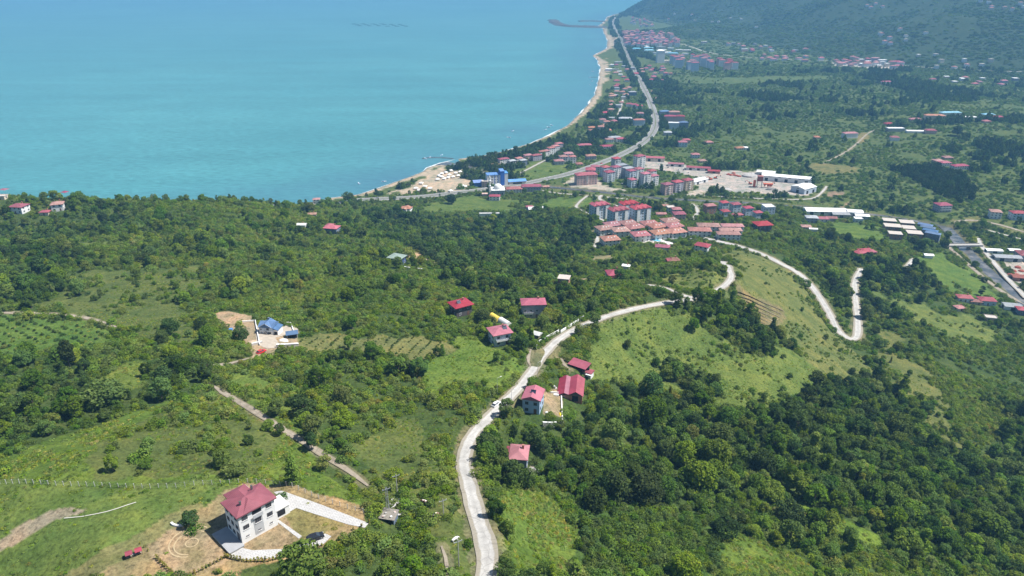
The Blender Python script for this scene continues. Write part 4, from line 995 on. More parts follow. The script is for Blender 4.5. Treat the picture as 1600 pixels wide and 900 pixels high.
# --- houses along the far highway
FAR = [(988,149,18,3,'grey','slate','slate blue modern block between shore lane and highway'),(983,166,14,2,'red','white','seaward house of the red terrace by the shore lane'),(991,167,14,2,'red','white','middle house of the red terrace by the shore lane'),(999,169,14,2,'red','white','highway-side house of the red terrace by the shore lane'),
 (977,191,26,3,'grey','slate','long dark modern house with flat roof by the shore lane'),(998,196,22,4,'salmon','paleblue','pale blue block with salmon roof in the highway grove'),(1000,183,14,3,'rose','grey','grey house with rose roof seaward of the highway bend'),
 (949,177,16,1,'red','cream','low red-roofed house in the shore grove'),(948,194,12,2,'salmon','white','salmon-roofed white house in the shore grove'),(951,205,9,1,'orange','cream','tiny orange-roofed hut in the shore grove'),(925,201,14,1,'orange','tan','long low orange hut nearer the beach'),
 (1038,180,20,3,'slate','lilac','lilac block at the rear of the inland estate'),(1046,190,22,4,'red','pink','pink block with red roof in the inland estate'),(1052,201,20,4,'white','paleblue','white-topped pale block in front of the inland estate'),(1062,190,18,4,'red','pink','pink red-roofed block on the field side of the inland estate'),(1067,200,17,4,'slate','slate','dark slate block at the front corner of the inland estate'),(1053,181,22,3,'salmon','pink','salmon-roofed block in the middle of the inland estate'),
 (1066,229,15,3,'pinkred','paleblue','pale blue cube house with faded red roof in the fields'),(1072,223,13,2,'red','tan','tan house with a red roof behind the pale blue cube'),(1043,211,14,2,'grey','lilac','grey house in trees below the inland estate'),(959,151,14,1,'rose','cream','rose-roofed cottage near the top of the shore grove'),(1020,144,9,1,'orange','cream','small orange-roofed hut inland of the highway'),(1025,155,10,1,'salmon','cream','salmon hut inland of the highway bend'),
 (1086,246,13,2,'rose','paleblue','pale house with rose roof in woods behind the car park'),(1107,224,14,1,'rose','pink','rose-roofed cottage alone in the plain hedges'),(1156,233,16,1,'orange','cream','orange-roofed farm in the middle of the plain'),(1164,233,10,1,'white','white','white shed beside the orange-roofed farm'),(1276,216,10,1,'orange','tan','lone tiny orange-roofed hut in the hazel plain'),(1097,253,12,1,'salmon','cream','cottage hidden in trees behind the long red hall'),
 (1459,187,36,3,'orange','cream','large cream mansion with orange roof on the plain'),(1484,180,40,2,'cyan','white','long hall with a light blue roof behind the mansion'),(1430,188,22,1,'rose','pink','rose-roofed farm beside the mansion'),(1327,215,26,3,'rose','white','white house with rose roof by the ochre cut'),(1389,195,18,1,'red','tan','red-roofed barn uphill of the white ruin'),(1398,205,30,2,'white','concrete','white concrete skeleton on the plain knoll'),(1430,207,32,1,'white','white','long white-roofed shed on the plain knoll'),(1453,208,18,2,'red','pink','pink house with red roof beside the long white shed'),
 (1397,219,14,2,'red','white','white and red farmhouse under the knoll'),(1475,259,16,2,'pinkred','white','white house with faded red roof above the dark orchard'),(1498,264,24,2,'red','white','long red-roofed farmhouse above the dark orchard'),(1465,253,14,1,'rose','tan','rose-roofed barn above the dark orchard'),(1480,248,14,1,'salmon','tan','salmon-roofed barn topmost above the dark orchard'),
 (1515,185,24,1,'white','white','white-roofed shed east of the mansion'),(1543,183,22,2,'cyan','white','blue grey roofed hall east of the mansion'),(1558,187,20,2,'red','pink','red-roofed house easternmost by the mansion'),(1540,191,14,1,'rose','pink','rose-roofed hut below the blue grey hall'),(1385,131,26,2,'pinkred','white','lone white block in the far plain')]
for px, py, w, st, rc, wc, lab in FAR:
    spec(px, py, w, 11, st, (px * 7) % 23 - 11, 'hip' if rc != 'white' else 'flat', rc, wc, lab)

def place_specs():
    xs, ys = cast([s['px'] for s in SPECS], [s['py'] for s in SPECS])
    for s, x, y in zip(SPECS, xs, ys):
        z = float(H(x, y)); s['pos'] = (float(x), float(y), z)
        PADS.append((float(x), float(y), max(s['w'], s['d']) / 2 + .6, z - .05))
def build_specs():
    for s in SPECS:
        x, y, _ = s['pos']; s['pos'] = (x, y, float(H(x, y)))
        {'apt': apartment, 'hall': shed_hall}.get(s['roof'], build_spec)(s)

# ------------------------------------------------------------------ far towns: a few shared building shapes, each copy a thing of its own
def far_towns():
    protos = {}
    def proto(w, d, st, rc, wc, flat):
        k = (w, d, st, rc, wc, flat)
        if k not in protos:
            mb = MB().box(-w/2, -d/2, -4, w/2, d/2, st * 2.9)
            wall = mb.mesh('wall', MW[wc])
            mb = MB()
            if flat: mb.box(-w/2-.3, -d/2-.3, st*2.9, w/2+.3, d/2+.3, st*2.9+.6)
            else: mb.hip(w, d, st * 2.9, min(w, d) / 2 * .42, .7)
            mr = mb.mesh('roof', MR[rc]); protos[k] = (wall, mr)
        return protos[k]
    rg = random.Random(5)
    def town(poly, n_, sizes, stz, rcs, wcs, label, group, cat='town building', mind=13, name='town_building', yaw0=0):
        poly_ = np.array(poly, float); got = []; tries = 0
        w_ = castpoly(poly); x0, y0 = w_.min(0); x1, y1 = w_.max(0)
        while len(got) < n_ and tries < 6000:
            tries += 1
            x = rg.uniform(x0, x1); y = rg.uniform(y0, y1)
            if not inpoly(np.array([x]), np.array([y]), w_)[0]: continue
            if any((x - a) ** 2 + (y - b) ** 2 < mind ** 2 for a, b in got): continue
            z = float(H(x, y))
            if z < 1.5: continue
            got.append((x, y)); w = rg.choice(sizes); d = rg.choice([10, 12]); st = rg.choice(stz); rc = rg.choice(rcs); wc = rg.choice(wcs)
            rw, rr = proto(w, d, st, rc, wc, rc in ('white', 'slab', 'grey'))
            o = thing(name, label, cat, (x, y, z), yaw0 + rg.choice([0, 0, math.pi / 2]) + rg.uniform(-.15, .15), group)
            link('wall', rw, o); link('roof', rr, o); ROOTS.append((x, y, w / 2 + 1))
    redr, pale = ['red', 'rose', 'salmon', 'rose', 'pinkred'], ['white', 'cream', 'pink', 'lilac', 'paleblue', 'white']
    town([(972,52),(1000,53),(1048,58),(1062,66),(1058,74),(1000,76),(978,72)], 125, [14,16,18], [4,5,6,6], redr, pale, 'pale red-roofed block packed into the dense shore town under the hill', 'blocks of the dense shore town', mind=16)
    town([(1048,99),(1075,96),(1110,98),(1112,112),(1080,112),(1050,108)], 16, [20,22], [8,9], ['red','rose'], ['white','paleblue','paleblue'], 'tall pale tower block with red roof in the new estate short of the shore town', 'tower blocks of the new estate', mind=30)
    town([(1122,100),(1152,102),(1152,110),(1124,110)], 6, [18], [7], ['red'], ['pink','white'], 'pinkish tower block standing apart from the new estate', 'pinkish tower blocks', mind=24)
    town([(988,76),(1074,78),(1076,86),(1040,88),(990,82)], 14, [22,30,36], [2,3], ['white','grey','cyan','white'], ['white','grey','cream'], 'low works hall with pale roof on the flats before the shore town', 'works halls before the shore town', 'works hall', 32, 'works_hall')
    town([(998,105),(1042,108),(1050,116),(1035,130),(1012,132),(1000,115)], 16, [12,15], [2,3], redr, pale, 'low red-roofed house between highway and new estate', 'houses between highway and new estate', 'house', 22, 'house')
    town([(985,28),(1002,30),(1018,34),(1030,38),(1022,46),(985,44)], 26, [12,14], [3,4], redr, pale, 'small pale house at the foot of the headland beyond the shore town', 'houses at the foot of the headland', 'house', 22, 'house')
    town([(1305,96),(1330,92),(1400,98),(1420,106),(1390,108),(1310,103)], 30, [14,18,24], [2,3], ['rose','red','white','pinkred'], pale, 'pale building in the long village below the far hill', 'buildings of the long village', 'village building', 22, 'village_building')
    town([(1100,64),(1160,66),(1300,82),(1260,86),(1180,82),(1100,70)], 16, [13,16,22], [2,3], ['white','red','grey','rose'], pale, 'scattered pale building along the road at the hill foot', 'buildings along the hill foot road', 'building', 30, 'roadside_building')
    town([(1180,88),(1260,88),(1290,94),(1260,97),(1185,95)], 12, [16,20], [2,3], ['rose','pinkred'], pale, 'rose-roofed building in the village gap east of the new estate', 'buildings in the village gap', 'building', 24, 'village_building')
    for poly, lab in [([(1350,6),(1380,6),(1385,14),(1350,14)],'tiny pale house in the hamlet high on the far hill'),([(1370,52),(1460,56),(1460,64),(1385,72),(1370,64)],'tiny pale house in the hamlet low on the far hill'),([(1040,20),(1130,26),(1200,40),(1180,56),(1100,50),(1040,40)],'tiny pale house scattered over the wooded headland slope'),([(1520,4),(1600,4),(1600,20),(1530,16)],'tiny pale house near the top of the far hill'),([(1420,84),(1600,88),(1600,110),(1460,110)],'tiny pale house along the foot of the far hill')]:
        town(poly, 9, [10,12], [2,3], ['white','rose','salmon','slab'], ['white','cream','white'], lab, lab.replace('tiny pale house', 'houses'), 'house', 30, 'hill_house')
    town([(905,208),(935,198),(950,170),(955,140),(970,130),(985,140),(985,160),(965,195),(940,212)], 24, [10,12], [1,2], ['red','orange','salmon','grey'], ['white','cream','grey'], 'small house half hidden by trees in the shore grove', 'houses half hidden in the shore grove', 'house', 24, 'house')
    town([(945,95),(985,100),(1000,125),(985,130),(955,128),(948,110)], 16, [12,16,20], [1,2], ['white','grey','red','salmon'], ['white','grey','cream'], 'pale low building by the beach along the far highway', 'low buildings by the far beach', 'building', 26, 'beach_building')
    town([(1500,120),(1600,120),(1600,135),(1480,132),(1440,122)], 12, [12,16], [1,2], ['rose','pinkred','white'], pale, 'pale farmhouse in the far corner of the plain', 'farmhouses in the far plain', 'farmhouse', 40, 'farmhouse')

# ------------------------------------------------------------------ vegetation
def leaf_quads(rg, c, nrm, size):
    k = len(c); t = rg.normal(size=(k, 3)); t -= (t * nrm).sum(1)[:, None] * nrm; t /= np.linalg.norm(t, axis=1)[:, None] + 1e-9
    b = np.cross(nrm, t); a = size * rg.uniform(.55, 1.15, k); q = a * rg.uniform(.5, .85, k)
    t = t * a[:, None] / 1; b = b * q[:, None]
    bend = nrm * (a * .18)[:, None]
    return np.stack([c - t - bend, c + b, c + t - bend, c - b], 1)
def crown_geo(seed, Rr, z0, z1, ncl, nleaf, leaf, prof='round', flat=.45, clr=.42):
    rg = np.random.default_rng(seed)
    zz = (np.arange(ncl) + rg.uniform(.1, .9, ncl)) / ncl; rg.shuffle(zz)
    if prof == 'round': pr = np.sqrt(np.clip(1 - (2 * zz - .75) ** 2 / 1.65, .05, 1))
    elif prof == 'spread': pr = .55 + .5 * np.sin(zz * math.pi * .9 + .4)
    elif prof == 'cone': pr = 1.02 - zz * .95
    elif prof == 'column': pr = np.sin(np.clip(zz * .85 + .12, 0, 1) * math.pi) ** .6
    else: pr = np.sqrt(np.clip(1 - zz ** 2, .05, 1))          # bush: widest at the foot
    an = rg.uniform(0, 2 * math.pi, ncl); rad = Rr * pr * np.sqrt(rg.uniform(.12, .62, ncl))
    hgt = z1 - z0
    cr = np.minimum(Rr * clr, hgt * .45) * rg.uniform(.7, 1.25, ncl)
    cz_ = z0 + cr * .5 + zz * (hgt - cr * 1.3)
    C = np.stack([rad * np.cos(an), rad * np.sin(an), cz_], 1)
    mid = np.array([0, 0, z0 + hgt * .35])
    P, Nn, V = [], [], []
    each = int(nleaf / ncl * 1.5)
    for i in range(ncl):
        d = rg.normal(size=(each, 3)); d /= np.linalg.norm(d, axis=1)[:, None]
        p = C[i] + d * cr[i] * rg.uniform(.72, 1.12, (each, 1)) * np.array([1, 1, .8])
        o = p - mid; o /= np.linalg.norm(o, axis=1)[:, None]
        keep = (d * o).sum(1) > rg.uniform(-.75, .35, each)
        keep &= p[:, 2] > z0 - .05 * hgt
        dd = np.linalg.norm(p[:, None] - C[None], axis=2) / cr[None]; dd[:, i] = 9
        keep &= dd.min(1) > .62
        p, d = p[keep], d[keep]
        nn = d * .8 + rg.normal(size=d.shape) * .42 + np.array([0, 0, .28]); nn /= np.linalg.norm(nn, axis=1)[:, None]
        P.append(p); Nn.append(nn); V.append(np.clip(rg.normal(.5, .2, len(p)) + rg.normal(0, .16), 0, 1))
    P, Nn, V = np.concatenate(P), np.concatenate(Nn), np.concatenate(V)
    return leaf_quads(rg, P, Nn, leaf), V
def leaf_mesh(name, q, v, extra=None, mats=None):
    k = len(q); mb_v = q.reshape(-1, 3); me = bpy.data.meshes.new(name)
    ev = np.array(extra.v).reshape(-1, 3) if extra else np.zeros((0, 3))
    faces = [tuple(range(4 * i, 4 * i + 4)) for i in range(k)]
    if extra: faces += [tuple(j + 4 * k for j in f) for f in extra.f]
    me.from_pydata(np.concatenate([mb_v, ev]).tolist(), [], faces)
    for m in (mats or [M_LEAF]): me.materials.append(m)
    if extra: me.polygons.foreach_set('material_index', [0] * k + [1] * len(extra.f))
    a = me.attributes.new('leafvar', 'FLOAT', 'FACE'); a.data.foreach_set('value', np.concatenate([v, np.zeros(len(extra.f) if extra else 0)]).astype(np.float32)); me.update()
    return me
def trunk_mb(seed, h, r, top, Rr):
    rg = random.Random(seed); mb = MB(); k = 7
    rings = []; x = y = 0
    for i in range(5):
        t = i / 4; z = -.6 + (top + .6) * t; rr_ = r * (1.25 - .85 * t) + (.12 if i == 0 else 0)
        rings.append([(x + rr_ * math.cos(2*math.pi*q/k), y + rr_ * math.sin(2*math.pi*q/k), z) for q in range(k)])
        x += rg.uniform(-.12, .12); y += rg.uniform(-.12, .12)
    mb.loft(rings)
    for i in range(4):
        a = i * 1.6 + rg.uniform(-.4, .4); z = top * rg.uniform(.5, .8)
        mb.tube((0, 0, z), (math.cos(a) * Rr * .6, math.sin(a) * Rr * .6, z + (h - z) * .5), r * .45, r * .12, 5)
    return mb
#            name, height, radius, crown foot, clumps, leaves, leaf size, profile
TREEV = [('round', 8.0, 3.5, 1.7, 20, 1900, .37, 'round'), ('round', 9.5, 3.3, 2.2, 22, 2000, .37, 'round'), ('spread', 7.0, 4.0, 1.6, 20, 1900, .38, 'spread'), ('round', 10.5, 4.3, 2.0, 28, 2600, .42, 'round'),
         ('column', 11.0, 2.1, 1.4, 22, 1600, .36, 'column'), ('cone', 10.0, 2.3, .8, 24, 1700, .34, 'cone')]
SHRUBV = [(2.7, 1.9, 9, 420, .27), (3.3, 2.1, 11, 520, .28), (2.2, 1.7, 8, 340, .26), (3.0, 2.5, 12, 560, .28)]
FARV = [(7.0, 5.2, 13, 300, .95), (8.5, 4.6, 12, 300, .95), (6.0, 6.2, 16, 330, 1.0), (4.2, 3.6, 10, 190, .75)]
HILLV = [(7.0, 10.0, 18, 300, 1.9), (9.0, 8.5, 16, 280, 1.8), (5.5, 12.0, 20, 320, 2.0)]
def make_variants():
    V = {'tree': [], 'crown': [], 'trunk': [], 'shrub': [], 'far': [], 'hill': [], 'tuft': []}
    for i, (nm, h, Rr, z0, nc, nl, lf, pf) in enumerate(TREEV):
        q, v = crown_geo(100 + i, Rr, z0, h, nc, nl, lf, pf, clr=.36); tk = trunk_mb(i, h, .22 if pf != 'round' else .26, h * .62, Rr)
        V['crown'].append(leaf_mesh('crown', q, v)); V['trunk'].append(tk.mesh('trunk', M_BARK)); V['tree'].append(leaf_mesh('woodland_tree', q, v, tk, [M_LEAF, M_BARK]))
    for i, (h, Rr, nc, nl, lf) in enumerate(SHRUBV):
        q, v = crown_geo(200 + i, Rr, -.1, h, nc, nl, lf, 'bush', clr=.45); V['shrub'].append(leaf_mesh('shrub', q, v))
    for i, (h, Rr, nc, nl, lf) in enumerate(FARV):
        q, v = crown_geo(300 + i, Rr, -.5, h, nc, nl, lf, 'bush', clr=.4); V['far'].append(leaf_mesh('far_clump', q, v))
    for i, (h, Rr, nc, nl, lf) in enumerate(HILLV):
        q, v = crown_geo(400 + i, Rr, -1.5, h, nc, nl, lf, 'bush', clr=.36); V['hill'].append(leaf_mesh('hill_clump', q, v))
    for i in range(3):
        rg = np.random.default_rng(500 + i); k = 34 + 10 * i; a = rg.uniform(0, 6.28, k); r_ = .75 * np.sqrt(rg.uniform(0, 1, k))
        c = np.stack([r_ * np.cos(a), r_ * np.sin(a), .12 + .35 * (1 - (r_ / .8) ** 2) * rg.uniform(.5, 1, k)], 1)
        nn = np.stack([np.cos(a) * .6 + rg.normal(0, .4, k), np.sin(a) * .6 + rg.normal(0, .4, k), np.full(k, .8)], 1); nn /= np.linalg.norm(nn, axis=1)[:, None]
        V['tuft'].append(leaf_mesh('herb_tuft', leaf_quads(rg, c, nn, .20), np.clip(rg.normal(.5, .2, k), 0, 1)))
    return V
def scatter_object(name, pts, meshes):
    """one object of countless plants: a point per plant, geometry nodes set the plant meshes on them"""
    me = bpy.data.meshes.new(name); k = len(pts['x'])
    pts = dict(pts, scly=pts['scl'] * np.random.default_rng(77).uniform(.68, 1.3, k))
    me.vertices.add(k); me.vertices.foreach_set('co', np.stack([pts['x'], pts['y'], pts['z']], 1).astype(np.float32).ravel())
    for nm in ('tint', 'rotz', 'scl', 'scly', 'sclz'):
        a = me.attributes.new(nm, 'FLOAT', 'POINT'); a.data.foreach_set('value', pts[nm].astype(np.float32))
    a = me.attributes.new('variant', 'INT', 'POINT'); a.data.foreach_set('value', pts['var'].astype(np.int32))
    me.materials.append(M_LEAF); me.update()
    o = struct(name, me, 'stuff')
    c = bpy.data.collections.new(name + '_shapes')
    for i, m in enumerate(meshes):
        c.objects.link(bpy.data.objects.new(f'{name}_shape_{i:02d}', m))
    ng = bpy.data.node_groups.new(name + '_nodes', 'GeometryNodeTree')
    ng.interface.new_socket('Geometry', in_out='INPUT', socket_type='NodeSocketGeometry'); ng.interface.new_socket('Geometry', in_out='OUTPUT', socket_type='NodeSocketGeometry')
    nd = ng.nodes; L = ng.links.new
    gi, go = nd.new('NodeGroupInput'), nd.new('NodeGroupOutput')
    ip = nd.new('GeometryNodeInstanceOnPoints'); ci = nd.new('GeometryNodeCollectionInfo')
    ci.inputs['Collection'].default_value = c; ci.inputs['Separate Children'].default_value = True; ci.inputs['Reset Children'].default_value = True
    def attr(nm, t):
        a_ = nd.new('GeometryNodeInputNamedAttribute'); a_.data_type = t; a_.inputs[0].default_value = nm; return a_.outputs[0]
    L(gi.outputs[0], ip.inputs['Points']); L(ci.outputs[0], ip.inputs['Instance']); ip.inputs['Pick Instance'].default_value = True
    L(attr('variant', 'INT'), ip.inputs['Instance Index'])
    cx = nd.new('ShaderNodeCombineXYZ'); L(attr('rotz', 'FLOAT'), cx.inputs[2]); L(cx.outputs[0], ip.inputs['Rotation'])
    cs = nd.new('ShaderNodeCombineXYZ'); s_ = attr('scl', 'FLOAT'); L(s_, cs.inputs[0]); L(attr('scly', 'FLOAT'), cs.inputs[1]); L(attr('sclz', 'FLOAT'), cs.inputs[2]); L(cs.outputs[0], ip.inputs['Scale'])
    L(ip.outputs[0], go.inputs[0])
    md = o.modifiers.new('plants', 'NODES'); md.node_group = ng
    return o
def band(r0, r1, s, seed):
    rg = np.random.default_rng(seed)
    xs = np.arange(-r1, r1, s); ys = np.arange(0, r1, s)
    X, Y = np.meshgrid(xs, ys); X = X.ravel() + rg.uniform(-.48, .48, X.size) * s; Y = Y.ravel() + rg.uniform(-.48, .48, Y.size) * s
    r_ = np.hypot(X, Y); m = (r_ >= r0) & (r_ < r1) & (abs(X) < Y * 1.25 + 20)
    X, Y = X[m], Y[m]; Z = H(X, Y)
    px, py = to_pix(X, Y, Z + 3)
    m = (px > -130) & (px < 1730) & (py > -60) & (py < 1010) & (Z > 1.7)
    return X[m], Y[m], Z[m], rg
def clear_of_things(X, Y, pad):
    ok = np.ones(X.shape, bool)
    for nm, wd, surf, ln in ROADW:
        d, _ = segdist(X, Y, ln, wd / 2 + 9); ok &= d > wd / 2 + (min(pad, 1.2) + .4 if surf != 'dirt' else min(pad, .5))
    for x, y, r_ in ROOTS:
        m = (abs(X - x) < r_ + 6) & (abs(Y - y) < r_ + 6)
        if m.any(): ok[m] &= np.hypot(X[m] - x, Y[m] - y) > r_ * .92 + pad * .75
        L_ = math.hypot(x, y); fx, fy = x * (1 - (r_ * .8 + 3.5) / L_), y * (1 - (r_ * .8 + 3.5) / L_)      # open yard on the downhill front
        m = (abs(X - fx) < r_ + 6) & (abs(Y - fy) < r_ + 6)
        if m.any() and r_ < 12: ok[m] &= np.hypot(X[m] - fx, Y[m] - fy) > r_ * .7 + pad * .6
    for ln, wd in ((RIVER, 16), (CANAL, 8)):
        d, _ = segdist(X, Y, ln, 24); ok &= d > wd / 2 + pad
    return ok
def visible(X, Y, Z):
    """sight line from the drone clears the ground"""
    v = np.ones(X.shape, bool)
    for t in np.linspace(.3, .985, 60):
        v &= (CAMZ + (Z - CAMZ) * t) > H(X * t, Y * t) - .5
    return v
KEEPOUT = []            # polygons (world) kept free of plants
def gen_plants():
    """lists of trees and shrubs as arrays"""
    T, S, F, U = [], [], [], []
    K = KIND_ID
    def tp(kind, table): return np.select([kind == K[k] for k in table], [table[k] for k in table], 0.0)
    # trees
    for r0, r1, s, sd_ in ((60, 520, 5.0, 1), (520, 1000, 5.6, 2)):
        X, Y, Z, rg = band(r0, r1, s, sd_)
        kind, _ = classify(X, Y); cl = fbm(X, Y, 34, 61, 3); cl2 = fbm(X, Y, 90, 67, 2)
        p = tp(kind, {'wood': 1, 'forest': 1, 'grassy': .06, 'scrubby': .05, 'meadow': .018, 'fern': .0012, 'hazel': .015, 'plain': .2, 'orchard': .004, 'mown': 0})
        p = np.where(kind == K['wood'], np.clip((cl - .50) * 5.0, .015, .6), p)
        p = np.where(kind == K['forest'], np.clip((cl2 - .28) * 6, .35, .97), p)
        p = np.where((kind == K['grassy']) | (kind == K['scrubby']), p * np.clip((cl - .3) * 6, 0, 4), p)
        m = (rg.random(X.shape) < p); X, Y, Z, kind = X[m], Y[m], Z[m], kind[m]
        ok = clear_of_things(X, Y, 2.1); X, Y, Z, kind = X[ok], Y[ok], Z[ok], kind[ok]; k = len(X)
        var = rg.choice([0, 1, 2, 3, 4, 5], k, p=[.30, .24, .22, .17, .04, .03])
        fo = kind == K['forest']; gr = (kind == K['meadow']) | (kind == K['grassy']) | (kind == K['scrubby'])
        sc_ = np.clip(rg.lognormal(-.36, .30, k), .34, 1.4) * np.where(fo, 1.02, .9) * np.where(gr, .72, 1)
        tint = np.where(fo, .36, .48) + rg.normal(0, .11, k) + (fbm(X, Y, 50, 77) - .5) * .4
        ye = rg.random(k) < .06; tint = np.where(ye, rg.uniform(.55, .78, k), tint)
        T.append(dict(x=X, y=Y, z=Z - .1, rotz=rg.uniform(0, 6.28, k), scl=sc_ * rg.uniform(.9, 1.15, k), sclz=sc_, var=var, tint=np.clip(tint, .03, .97)))
    # shrubs and hazel bushes
    for r0, r1, s, sd_ in ((60, 480, 2.35, 11), (480, 1000, 3.0, 12)):
        X, Y, Z, rg = band(r0, r1, s, sd_)
        kind, _ = classify(X, Y); cl = fbm(X, Y, 16, 81, 3); cl2 = fbm(X, Y, 55, 83, 2)
        p = tp(kind, {'wood': .86, 'forest': .42, 'grassy': .17, 'scrubby': .10, 'meadow': .15, 'fern': .16, 'hazel': .97, 'mown': .003, 'dry': .03, 'plain': .75, 'orchard': .02, 'soil': .01})
        p = np.where(np.isin(kind, [K['grassy'], K['scrubby'], K['meadow'], K['fern'], K['dry']]), p * np.clip((cl - .46) * 11, 0.03, 5), p)
        p = np.where(kind == K['wood'], np.clip(p + (cl2 - .5) * 1.6 - np.clip((.40 - cl) * 5, 0, .7), .04, 1), p)
        m = (rg.random(X.shape) < p); X, Y, Z, kind = X[m], Y[m], Z[m], kind[m]
        ok = clear_of_things(X, Y, 1.0); X, Y, Z, kind = X[ok], Y[ok], Z[ok], kind[ok]; k = len(X)
        small = np.isin(kind, [K['meadow'], K['fern'], K['dry'], K['mown']])
        sc_ = np.clip(rg.normal(.82, .2, k), .4, 1.4) * np.where(small, rg.uniform(.28, .85, k), 1) * np.where(r0 > 400, 1.15, 1)
        sc_ = np.where(np.isin(kind, [K['fern'], K['mown']]), np.minimum(sc_, rg.uniform(.2, .5, k)), sc_)
        tint = np.where(kind == K['hazel'], .42, .58) + rg.normal(0, .09, k) + (fbm(X, Y, 40, 87) - .5) * .34 + np.where(kind == K['fern'], .16, 0) + np.where(kind == K['forest'], -.12, 0)
        S.append(dict(x=X, y=Y, z=Z - .1, rotz=rg.uniform(0, 6.28, k), scl=sc_, sclz=sc_ * rg.uniform(.8, 1.1, k), var=rg.integers(0, 4, k), tint=np.clip(tint, .05, .95)))
    # the plain: hazel groves, hedges, tree clumps
    X, Y, Z, rg = band(1000, 2500, 6.4, 21)
    kind, _ = classify(X, Y); cl = fbm(X, Y, 80, 91, 3); cl2 = fbm(X, Y, 26, 93, 2)
    p = tp(kind, {'plain': .78, 'wood': .9, 'forest': .97, 'meadow': .05, 'mown': .03, 'dry': .05, 'hill': .6, 'grassy': .2})
    p = np.where(kind == K['plain'], np.clip(.72 + (cl2 - .5) * 1.2 - np.clip((.36 - cl) * 6, 0, .6), .05, 1), p)
    big = (cl > .66) & (cl2 > .5) | (fbm(X, Y, 200, 95, 2) > .76)
    m = (rg.random(X.shape) < p); X, Y, Z, kind, big, cl = X[m], Y[m], Z[m], kind[m], big[m], cl[m]
    ok = clear_of_things(X, Y, 3.2); X, Y, Z, kind, big, cl = X[ok], Y[ok], Z[ok], kind[ok], big[ok], cl[ok]; k = len(X)
    lone = rg.random(k) < .022; big = big | lone
    sc_ = np.where(big, rg.uniform(.75, 1.3, k), rg.uniform(.7, 1.05, k))
    var = np.where(big, rg.integers(0, 3, k), 3)
    tint = np.where(big, .22, .46) + rg.normal(0, .06, k) + (fbm(X, Y, 160, 97) - .5) * .25
    F.append(dict(x=X, y=Y, z=Z - .2, rotz=rg.uniform(0, 6.28, k), scl=np.where(big, sc_ * .8, sc_), sclz=np.where(big, sc_ * 1.35, sc_ * .8), var=var, tint=np.clip(tint, .03, .95)))
    # the shore grove: darker and closer trees between sea and highway
    X, Y, Z, rg = band(1000, 5200, 9.5, 23)
    hw = [r_ for r_ in ROADW if r_[0] == 'coast_highway'][0][3]
    sdv = coast_sd(X, Y, 200); grove = (sdv > 26) & (sdv < 190) & (fbm(X, Y, 90, 99, 2) > .36)
    kind, _ = classify(X, Y); grove &= np.isin(kind, [K['plain'], K['wood'], K['hill']])
    X, Y, Z = X[grove], Y[grove], Z[grove]; ok = clear_of_things(X, Y, 3.5); X, Y, Z = X[ok], Y[ok], Z[ok]; k = len(X)
    sc_ = rg.uniform(.75, 1.3, k)
    F.append(dict(x=X, y=Y, z=Z - .2, rotz=rg.uniform(0, 6.28, k), scl=sc_, sclz=sc_ * 1.3, var=rg.integers(0, 3, k), tint=np.clip(.22 + rg.normal(0, .08, k), .03, .9)))
    # far hill and far plain
    X, Y, Z, rg = band(2250, 6200, 13.5, 31)
    kind, _ = classify(X, Y); cl = fbm(X, Y, 130, 101, 3)
    p = np.where(kind == K['hill'], np.clip(.35 + (cl - .42) * 4, .2, .95), np.where(kind == K['plain'], .55, .0))
    m = (rg.random(X.shape) < p) & (Z > 2); X, Y, Z, cl = X[m], Y[m], Z[m], cl[m]; ok = clear_of_things(X, Y, 7); X, Y, Z, cl = X[ok], Y[ok], Z[ok], cl[ok]; k = len(X)
    sc_ = rg.uniform(.45, .95, k)
    U.append(dict(x=X, y=Y, z=Z - .3, rotz=rg.uniform(0, 6.28, k), scl=sc_, sclz=sc_ * rg.uniform(.35, .9, k), var=rg.integers(0, 3, k), tint=np.clip(.38 + rg.normal(0, .07, k) - (cl - .5) * .3, .03, .9)))
    cat_ = lambda L_: {q: np.concatenate([d[q] for d in L_]) for q in L_[0]}
    # herbs in the open ground
    W_ = []
    X, Y, Z, rg = band(60, 480, 1.15, 41)
    kind, _ = classify(X, Y); cl = fbm(X, Y, 7, 111, 3); cl2 = fbm(X, Y, 30, 113, 2)
    p = tp(kind, {'fern': .85, 'grassy': .34, 'scrubby': .32, 'meadow': .40, 'mown': .42, 'dry': .10, 'wood': .3, 'hazel': .3, 'orchard': .2, 'sapling': .12, 'soil': .02})
    p = p * np.clip((cl - .34) * 5, .1, 1.6) * np.clip((cl2 - .25) * 3, .2, 1.5)
    m = rg.random(X.shape) < p; X, Y, Z, kind, cl2 = X[m], Y[m], Z[m], kind[m], cl2[m]; ok = clear_of_things(X, Y, .25); X, Y, Z, kind, cl2 = X[ok], Y[ok], Z[ok], kind[ok], cl2[ok]; k = len(X)
    sc_ = rg.uniform(.5, 1.15, k) * np.where(kind == K['fern'], 1.25, .85)
    tint = np.where(kind == K['fern'], .72, .70) + rg.normal(0, .13, k) + (cl2 - .5) * .35 - .08 + np.where((kind == K['dry']) | (kind == K['sapling']), .18, 0) + np.where((kind == K['wood']) | (kind == K['hazel']), -.15, 0)
    W_.append(dict(x=X, y=Y, z=Z, rotz=rg.uniform(0, 6.28, k), scl=sc_, sclz=sc_, var=rg.integers(0, 3, k), tint=np.clip(tint, .1, .98)))
    return cat_(T), cat_(S), cat_(F), cat_(U), cat_(W_)

